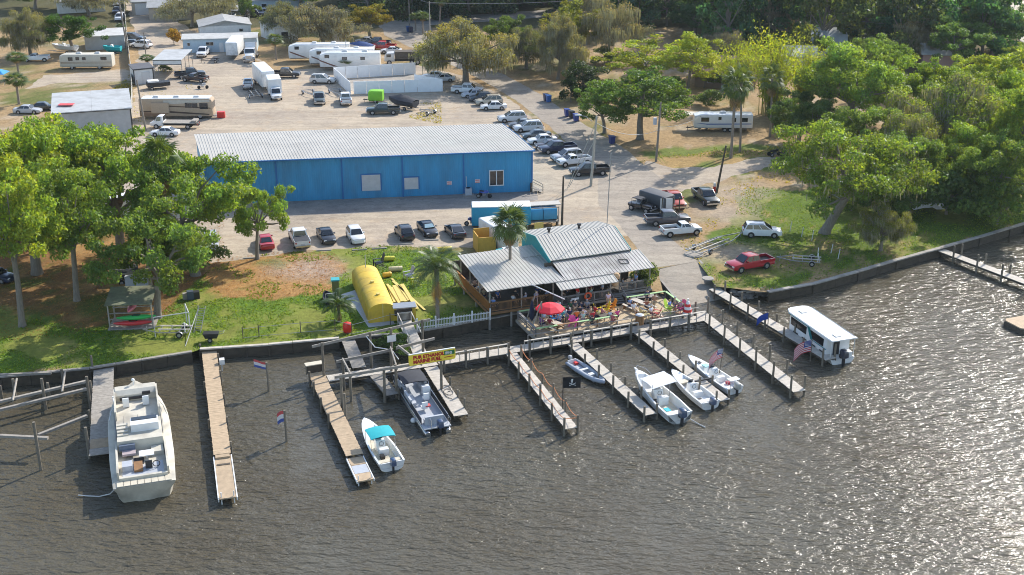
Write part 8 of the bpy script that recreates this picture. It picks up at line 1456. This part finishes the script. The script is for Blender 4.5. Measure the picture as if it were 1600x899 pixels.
by = thing('channel_buoy', 'red and white banded cone buoy on the patio corner', 'buoy', P(1074, 491)); zs = [(.0, .55), (.3, .52), (.3, .47), (.6, .43), (.6, .40), (.9, .34), (.9, .32), (1.2, .26), (1.2, .22), (1.5, .15)]; cs = ['white', 'redp', 'white', 'redp', 'white']
for i in range(5): (z0, r0), (z1, r1) = zs[2 * i], zs[2 * i + 1]; m_ = MB(); m_.tube([(0, 0, z0), (0, 0, z1 - .003)], [r0, r1], 14); m_.build('band', M[cs[i]], by, smooth=40)
MB().tube([(0, 0, 1.5), (0, 0, 1.8)], [.07, .1], 8).build('cap', M['white'], by)
af = thing('swing_frame', 'bare timber tripod frame at the patio corner by the ladder', 'frame', P(838, 517)); a_ = [Vector((-1.2, 1.6, 0)), Vector((.2, 2.6, 0)), Vector((-.6, -.2, 0)), Vector((.5, .0, 0))]
for q, tp_ in ((a_[0], (.0, 2.3, 3.4)), (a_[1], (.1, 2.4, 3.4)), (a_[2], (.5, .1, 3.2)), (a_[3], (.55, .2, 3.2))): m_ = MB(); m_.bar(q, tp_, .1); m_.build('leg', M['brownwood'] if False else M['wood'], af)
db = thing('furled_banner', 'dark navy furled banner on a pole by the timber frame', 'banner', P(831, 508)); MB().tube([(0, 0, 0), (0, 0, 2.9)], .04, 6).build('pole', M['black'], db); m_ = MB(); m_.loft([[(.28 * k * math.cos(a), .2 * k * math.sin(a), z) for a in [2 * math.pi * j / 8 for j in range(8)]] for k, z in ((.3, .5), (1, .9), (.9, 1.6), (.6, 2.4), (.2, 2.8))]); o = m_.build('cloth', M['cloth'], db, smooth=50); o.color = (.012, .02, .05, 1)
# deck tables and chairs under the roof
def roundtable(label, u, v):
    t = thing('cafe_table', label, 'table', L(u, v, DZ), 0, 'tables under the restaurant roof'); MB().cyl((0, 0, .72), .5, .04, 14).build('tabletop', M['darkwood'], t); MB().tube([(0, 0, 0), (0, 0, .72)], .05, 8).build('pedestal', M['black'], t); MB().cyl((0, 0, 0), .28, .03, 12).build('foot', M['black'], t)
for lb, u, v in (('cafe table at the porch corner post', 1.2, 1.3), ('cafe table in the middle of the front porch', 3.6, 1.2), ('cafe table at the inner end of the front porch', 6.2, 1.2), ('cafe table on the side porch, first from the corner', .9, 4.2), ('cafe table on the side porch, second from the corner', .9, 7.2), ('cafe table under the awning beside the jog', 8.9, -.2), ('cafe table under the awning before the life ring', 11.0, -.1), ('cafe table under the awning by the stairs', 13.0, -.1), ('cafe table on the end porch beside the vine plant', 17.4, 1.2)): roundtable(lb, u, v)
# string lights on the end porch railing
hl = thing('paper_lantern', 'pair of tan paper lanterns hanging at the stair head', 'lantern', L(14.6, -.4, 3.2), GA); [MB().dome((x, 0, z), .42, .42, .45, 10, 4, low=-1.2).build('shade', pm('tan_paper', (.55, .36, .2), .8, 0, .05), hl) for x, z in ((0, .2), (.15, .95))]

# ---------------------------------------------------------------- people
def skin_mesh(verts, edges, radii, root=0, sub=1, name='body', mat=None):
    me = bpy.data.meshes.new('tmp'); me.from_pydata(verts, edges, []); o = bpy.data.objects.new('tmp', me); C.objects.link(o); md = o.modifiers.new('s', 'SKIN'); md.use_smooth_shade = True
    for i, sv_ in enumerate(me.skin_vertices[0].data): r = radii[i]; sv_.radius = (r, r) if not isinstance(r, tuple) else r; sv_.use_root = i == root
    sb = o.modifiers.new('b', 'SUBSURF'); sb.levels = sub; sb.render_levels = sub; dg = bpy.context.evaluated_depsgraph_get(); dg.update(); out = bpy.data.meshes.new_from_object(o.evaluated_get(dg)); bpy.data.objects.remove(o); out.name = name; out.materials.clear(); out.materials.append(mat); return out
def person_proto(pose):
    sit = pose.startswith('sit'); z0 = .52 if sit else .93; V, E_, r = [], [], []
    def v(p, rad, par=None):
        V.append(tuple(p)); r.append(rad)
        if par is not None: E_.append((par, len(V) - 1))
        return len(V) - 1
    lean = -.06 if sit else .0
    pel = v((0, 0, z0), .135); sp_ = v((lean * .4, 0, z0 + .22), .125, pel); ch = v((lean, 0, z0 + .42), .14, sp_); nk = v((lean + .01, 0, z0 + .56), .055, ch); hd = v((lean + .03, 0, z0 + .66), .085, nk); ht = v((lean + .025, 0, z0 + .76), .07, hd); nose = v((lean + .125, 0, z0 + .655), .014, hd)
    arms = {'stand': [((.02, .24, z0 + .22), (.10, .25, z0 - .02)), ((.03, -.24, z0 + .22), (.16, -.2, z0 + .04))], 'walk': [((-.08, .24, z0 + .22), (-.05, .25, z0 - .02)), ((.1, -.24, z0 + .22), (.22, -.22, z0 + .06))], 'sit': [((.10, .27, z0 + .20), (.34, .18, z0 + .20)), ((.08, -.27, z0 + .20), (.32, -.2, z0 + .17))], 'sit_arm': [((.14, .3, z0 + .28), (.22, .22, z0 + .5)), ((.06, -.27, z0 + .2), (.3, -.16, z0 + .12))]}[pose]
    legs = {'stand': [((.02, .11, .49), (-.01, .12, .08)), ((.03, -.11, .49), (.02, -.12, .08))], 'walk': [((.16, .1, .50), (.08, .1, .1)), ((-.02, -.1, .48), (-.2, -.1, .14))]}.get(pose, [((.44, .14, .5), (.42, .13, .08)), ((.44, -.13, .5), (.47, -.13, .08))])
    sl_v = {}
    for s, (el, wr) in zip((1, -1), arms):
        sh_ = v((lean, s * .185, z0 + .46), .058, ch); e = v(el, .042, sh_); w_ = v(wr, .028, e); d = (Vector(wr) - Vector(el)).normalized(); pm_ = v(Vector(wr) + d * .07, .03, w_); sd_ = Vector((0, 0, 1)).cross(d); sd_ = sd_.normalized() if sd_.length > .1 else Vector((0, 1, 0))
        for k, l in zip((-1.5, -.5, .5, 1.5), (.065, .08, .075, .055)): f1 = v(Vector(wr) + d * .10 + sd_ * k * .016, .009, pm_); v(Vector(wr) + d * (.10 + l) + sd_ * k * .018 - Vector((0, 0, .02)), .007, f1)
        th = v(Vector(wr) + d * .05 - sd_ * .035 * s, .010, w_); v(Vector(wr) + d * .10 - sd_ * .05 * s, .008, th); sl_v[s] = (sh_, e)
    for s, (kn, an) in zip((1, -1), legs):
        h = v((.0 if not sit else .03, s * .095, z0 - .05), .09, pel); k = v(kn, .06, h); a = v(an, .038, k); v(Vector(an) + Vector((.13, 0, -.045)), .032, a)
    t = thing('person', '-', 'person'); put('body', skin_mesh(V, E_, r, 0, 1, 'body', M['skin']), t, color=(.50, .30, .20))
    V2, E2, r2 = [], [], []
    def c(p, rad, par=None): V2.append(tuple(p)); r2.append(rad); E2.append((par, len(V2) - 1)) if par is not None else 0; return len(V2) - 1
    a = c((0, 0, z0 + .02), .155); b = c((lean * .4, 0, z0 + .22), .148, a); d_ = c((lean, 0, z0 + .43), .158, b); c((lean, 0, z0 + .52), .07, d_)
    for s, (el, wr) in zip((1, -1), arms): q = c((lean, s * .19, z0 + .46), .075, d_); c(Vector((lean, s * .19, z0 + .46)).lerp(Vector(el), .75), .06, q)
    put('shirt', skin_mesh(V2, E2, r2, 0, 1, 'shirt', M['cloth']), t, color=(.5, .5, .5)); V2, E2, r2 = [], [], []; a = c((0, 0, z0 + .04), .15)
    for s, (kn, an) in zip((1, -1), legs): h = c((.02, s * .095, z0 - .05), .108, a); c(Vector((.02, s * .1, z0 - .05)).lerp(Vector(kn), .9), .078, h)
    put('shorts', skin_mesh(V2, E2, r2, 0, 1, 'shorts', M['cloth']), t, color=(.1, .1, .14)); m_ = MB(); m_.dome((lean + .012, 0, z0 + .70), .098, .095, .105, 10, 4, low=-.35); put('hair', m_.mesh('hair', M['cloth'], 60), t, color=(.06, .04, .025))
    m_ = MB(); [m_.box((lean + .108, s * .034, z0 + .68), (.012, .02, .012)) for s in (-1, 1)]; m_.box((lean + .108, 0, z0 + .60), (.012, .05, .012)); put('face', m_.mesh('face', M['black']), t)
    return Proto(t)
PP = {k: person_proto(k) for k in ('stand', 'walk', 'sit', 'sit_arm')}
HA = {'brown': (.06, .035, .02), 'blond': (.4, .28, .12), 'grey': (.4, .4, .4), 'black': (.015, .013, .012), 'cap': (.55, .55, .55), 'red': (.4, .03, .03), 'hat': (.5, .42, .28)}
def person(label, pos, rz, pose, shirt, shorts=(.05, .06, .1), hair='brown', k=1.0, skin=(.50, .30, .20), group=None): return PP[pose].place(pos, R(rz), label, None, k, 'person', group, {'shirt': shirt, 'shorts': shorts, 'hair': HA[hair], 'body': skin})
g0 = 'guests on the lower patio'; W_, N_, B_, LB, R_, PK, GY, GN, MR, KH = (.7, .7, .7), (.02, .03, .08), (.05, .15, .4), (.3, .42, .6), (.55, .03, .04), (.65, .08, .25), (.3, .3, .32), (.1, .3, .1), (.22, .015, .03), (.42, .34, .22)
for lb, x, y, rz, ps, sh, so, hr in (
 ('person in pale blue striped shirt seated at the parasol table', 850, 506, -30, 'sit', LB, KH, 'grey'), ('person in maroon shirt seated with back to the patio rail', 859, 514, 80, 'sit', MR, KH, 'brown'), ('person in blue shirt seated beyond the parasol pole', 864, 500, -80, 'sit', B_, N_, 'brown'), ('person in grey blue shirt bent over the table beside the parasol', 874, 508, 120, 'sit_arm', (.25, .3, .45), N_, 'cap'),
 ('person in white shirt and jeans seated in the pale green armchair', 883, 500, -60, 'sit', W_, LB, 'black'), ('person in black top seated behind the pink armchair', 906, 496, -70, 'sit', (.03, .03, .04), N_, 'black'), ('person in white shirt leaning at the crowded patio table', 913, 500, 60, 'sit_arm', (.65, .68, .75), N_, 'brown'), ('person in beige shirt seated at the crowded patio table', 922, 498, 150, 'sit', KH, (.5, .45, .4), 'blond'), ('person in navy shirt with raised hand below the life ring', 908, 489, -60, 'sit_arm', N_, GY, 'black'), ('person in grey shirt below the life ring', 917, 487, -80, 'sit', GY, N_, 'grey'),
 ('person in dark red shirt beside the yellow armchairs', 930, 495, 40, 'sit', R_, N_, 'brown'), ('person in white top seated by the orange armchair', 952, 486, 200, 'sit', W_, (.4, .05, .1), 'blond'), ('person in pale lilac top standing below the stairs', 950, 481, -90, 'stand', (.6, .5, .6), KH, 'blond'), ('person in white shirt with back to the green rail end', 954, 503, 80, 'sit', (.6, .65, .75), (.5, .5, .5), 'brown'), ('person in magenta top at the green rail end', 964, 501, 120, 'sit', PK, N_, 'black'), ('person in black clothes crouched under the patio rail', 925, 512, 90, 'sit', (.02, .02, .02), (.02, .02, .02), 'black'), ('person in red plaid shirt seated at the rail end', 957, 508, 60, 'sit', (.4, .1, .12), (.3, .1, .1), 'brown'),
 ('person in dark purple shirt seated at the far side of the picnic table', 1011, 471, -100, 'sit', (.06, .05, .12), N_, 'black'), ('person in white shirt seated with crossed arms beside the red armchair', 1017, 496, -40, 'sit', (.66, .7, .76), (.15, .05, .08), 'hat'), ('person in rust top leaning at the picnic table end', 1010, 486, 100, 'sit_arm', (.35, .1, .05), N_, 'brown'), ('person in tan clothes walking near the picnic table end', 1022, 484, -120, 'walk', (.35, .2, .12), KH, 'brown'),
 ('person in lime and blue top in the lime armchair', 1046, 487, -30, 'sit', (.1, .2, .55), (.4, .5, .1), 'blond'), ('person in pink and grey top in the pink corner armchair', 1063, 488, 215, 'sit', (.5, .3, .35), PK, 'grey'), ('person in khaki shirt standing between the corner armchairs', 1054, 488, 190, 'stand', KH, (.1, .12, .2), 'cap')):
    person(lb, P(x, y), rz, ps, sh, so, hr, 1.08, group=g0)
g1 = 'diners under the restaurant roof'
for lb, u, v, rz, ps, sh, so, hr in (
 ('person in sky blue shirt seated at the porch corner post', .75, .75, 60, 'sit', (.22, .38, .75), N_, 'grey'), ('person in deep blue shirt standing at the porch corner', 1.6, 1.7, -70, 'stand', (.03, .1, .3), N_, 'brown'), ('person in green shirt beside the porch corner post', .9, 2.1, -40, 'sit', (.2, .4, .3), KH, 'black'), ('person in white shirt at the middle porch table', 3.1, .9, 40, 'sit', W_, N_, 'brown'), ('person in grey patterned shirt at the middle porch table', 4.4, .7, 130, 'sit_arm', (.4, .42, .5), N_, 'cap'), ('person in black shirt behind the middle porch table', 3.8, 2.0, -90, 'sit', (.03, .03, .03), N_, 'black'),
 ('person in light blue shirt at the inner porch table', 5.7, .7, 60, 'sit', (.3, .42, .65), N_, 'blond'), ('person in navy shirt at the inner porch table', 6.4, 2.0, -90, 'sit', (.03, .05, .14), N_, 'brown'), ('person in pale denim shirt near the railing jog', 6.95, .7, 120, 'sit', (.28, .36, .5), N_, 'brown'), ('person in tan shirt on the side porch', .75, 3.6, 60, 'sit', KH, N_, 'brown'), ('person in white shirt on the side porch', .8, 5.0, -80, 'sit', W_, GY, 'grey'), ('person in peach shirt on the side porch rear', .8, 6.6, 50, 'sit', (.55, .33, .25), N_, 'brown'), ('person in red checked shirt on the side porch rear', 1.4, 7.8, -90, 'stand', (.4, .05, .05), N_, 'black'),
 ('person in beige shirt standing beneath the awning', 9.2, .3, -60, 'stand', (.4, .34, .28), N_, 'grey'), ('person in bright red shirt at the awning railing', 10.0, -.6, -60, 'stand', (.65, .02, .02), (.6, .6, .6), 'brown'), ('person in brown shirt at the first awning table', 8.4, -.5, 50, 'sit', (.2, .12, .08), N_, 'brown'), ('person in mint shirt at the second awning table', 11.6, -.6, 120, 'sit', (.4, .55, .45), N_, 'blond'), ('person in maroon top behind the second awning table', 12.1, .5, -90, 'sit', MR, N_, 'black'), ('person in pale blue shirt bending at the stair head', 13.0, -.6, 170, 'stand', (.4, .52, .66), N_, 'grey'), ('person in dark coat beneath the awning near the stairs', 13.4, .6, -100, 'stand', (.03, .035, .06), N_, 'brown'),
 ('person in white shirt at the end porch railing', 17.1, .5, 150, 'sit', (.65, .7, .74), N_, 'black'), ('person in blue shirt standing on the end porch', 17.7, .6, 200, 'stand', (.25, .38, .65), N_, 'brown'), ('person in grey shirt seated on the end porch', 16.2, .8, -30, 'sit', GY, N_, 'brown')):
    person(lb, L(u, v, DZ), rz + 22, ps, sh, so, hr, 1.05, group=g1)
person('person in rust shirt sitting on the pontoon boat', G(671, 618, .62), 60, 'sit', (.45, .1, .08), KH, 'brown', group='people on boats') if False else None

rr = random.Random(4); rp = thing('rubble_bank', 'bank of grey rubble and driftwood beside the houseboat dock head', 'rubble', G(1185, 459, .3)); m_ = MB()
for i in range(90):
    x, y = rr.uniform(-3.2, 3.2), rr.uniform(-.9, .9); r = rr.uniform(.15, .45); k = 6; m_.loft([[(x + r * q * math.cos(a) * rr.uniform(.8, 1.2), y + x * .25 + r * q * math.sin(a), max(-.6, y * .7 - .1) + r * z) for a in [2 * math.pi * j / k for j in range(k)]] for q, z in ((.7, -.4), (1, .1), (.5, .6))])
m_.build('rock', M['dirtpile'], rp, kind='stuff'); [MB().tube([(-2.5 + i, -.6, .4), (.5 + i, -.1 - .4 * i, .75)], .12, 7).build('log', M['wood'], rp) for i in range(3)]

for lb, x, y, rz, ps, sh, so, hr in (
 ('person in teal shirt seated between the parasol and pale green chair', 878, 503, -80, 'sit', (.03, .3, .32), N_, 'brown'), ('person in white cap and navy shirt beside the pink armchair', 890, 501, -70, 'sit', N_, KH, 'cap'), ('person in orange shirt in the middle of the patio crowd', 901, 503, 100, 'sit', (.6, .2, .03), N_, 'black'), ('person in mint shirt in the middle of the patio crowd', 911, 506, 80, 'sit', (.4, .6, .5), GY, 'blond'), ('person in charcoal shirt standing in the patio crowd', 898, 494, -60, 'stand', (.06, .06, .07), KH, 'grey'), ('person in red shirt with raised hand in the patio crowd', 926, 504, 120, 'sit_arm', R_, N_, 'brown'), ('person in pale yellow shirt at the crowded patio table edge', 935, 501, 160, 'sit', (.65, .58, .25), N_, 'brown'), ('person in purple shirt under the parasol edge', 846, 513, 40, 'sit', (.2, .06, .3), N_, 'black'), ('person in white shirt standing behind the parasol', 872, 494, -90, 'stand', W_, N_, 'brown'), ('person in dark green shirt at the railing foot', 892, 489, -80, 'sit', (.04, .14, .06), KH, 'cap'), ('person in rose shirt by the yellow armchair legs', 941, 498, 30, 'sit', (.6, .25, .3), N_, 'blond'), ('person in denim shirt at the bench by the stairs', 984, 484, -40, 'sit', (.15, .22, .38), N_, 'brown'), ('person in white shirt at the lower end of the bench', 990, 491, -60, 'sit', W_, KH, 'black')):
    person(lb, P(x, y), rz, ps, sh, so, hr, 1.12, group=g0)
for lb, x, y, k in (('dark cafe table amid the patio crowd', 904, 499, 1), ('dark cafe table by the magenta guest', 944, 503, 1)):
    t = thing('cafe_table', lb, 'table', P(x, y), 0, 'tables on the patio'); MB().cyl((0, 0, .72), .6, .04, 14).build('tabletop', M['darkwood'], t); MB().tube([(0, 0, 0), (0, 0, .72)], .05, 8).build('pedestal', M['black'], t)

obj1('generator', 'red generator box at the nose of the tan motorhome', 'generator', G(346, 184), 5, [('body', 'redp', [((0, 0, .55), (1.3, .9, 1.0))]), ('frame', 'galv', [((-1.0, 0, .4), (1.0, .8, .1))])])
bc = thing('canopy_tent', 'blue canopy tent at the frame edge between the two bushy palms', 'tent', G(0, 132)); MB().loft([[(x * k, y * k, z) for x, y in ((-1.6, -1.6), (1.6, -1.6), (1.6, 1.6), (-1.6, 1.6))] for k, z in ((1, 2.2), (.1, 3.0))]).build('canopy', pm('blue_canopy', (.02, .25, .55), .7, 0, .05), bc); [MB().bar((x, y, 0), (x, y, 2.2), .06).build('leg', M['galv'], bc) for x in (-1.5, 1.5) for y in (-1.5, 1.5)]
# ---------------------------------------------------------------- air
hm = bpy.data.materials.new('haze'); hm.use_nodes = True; hn = hm.node_tree.nodes; hn.remove(hn['Principled BSDF']); pv = hn.new('ShaderNodeVolumePrincipled'); pv.inputs['Color'].default_value = (.80, .90, 1, 1); pv.inputs['Density'].default_value = .00007; pv.inputs['Anisotropy'].default_value = .3
hm.node_tree.links.new(pv.outputs[0], hn['Material Output'].inputs['Volume'])
m_ = MB(); m_.box((350, 850, 29), (2300, 1900, 64)); m_.build('haze', hm, kind='stuff')
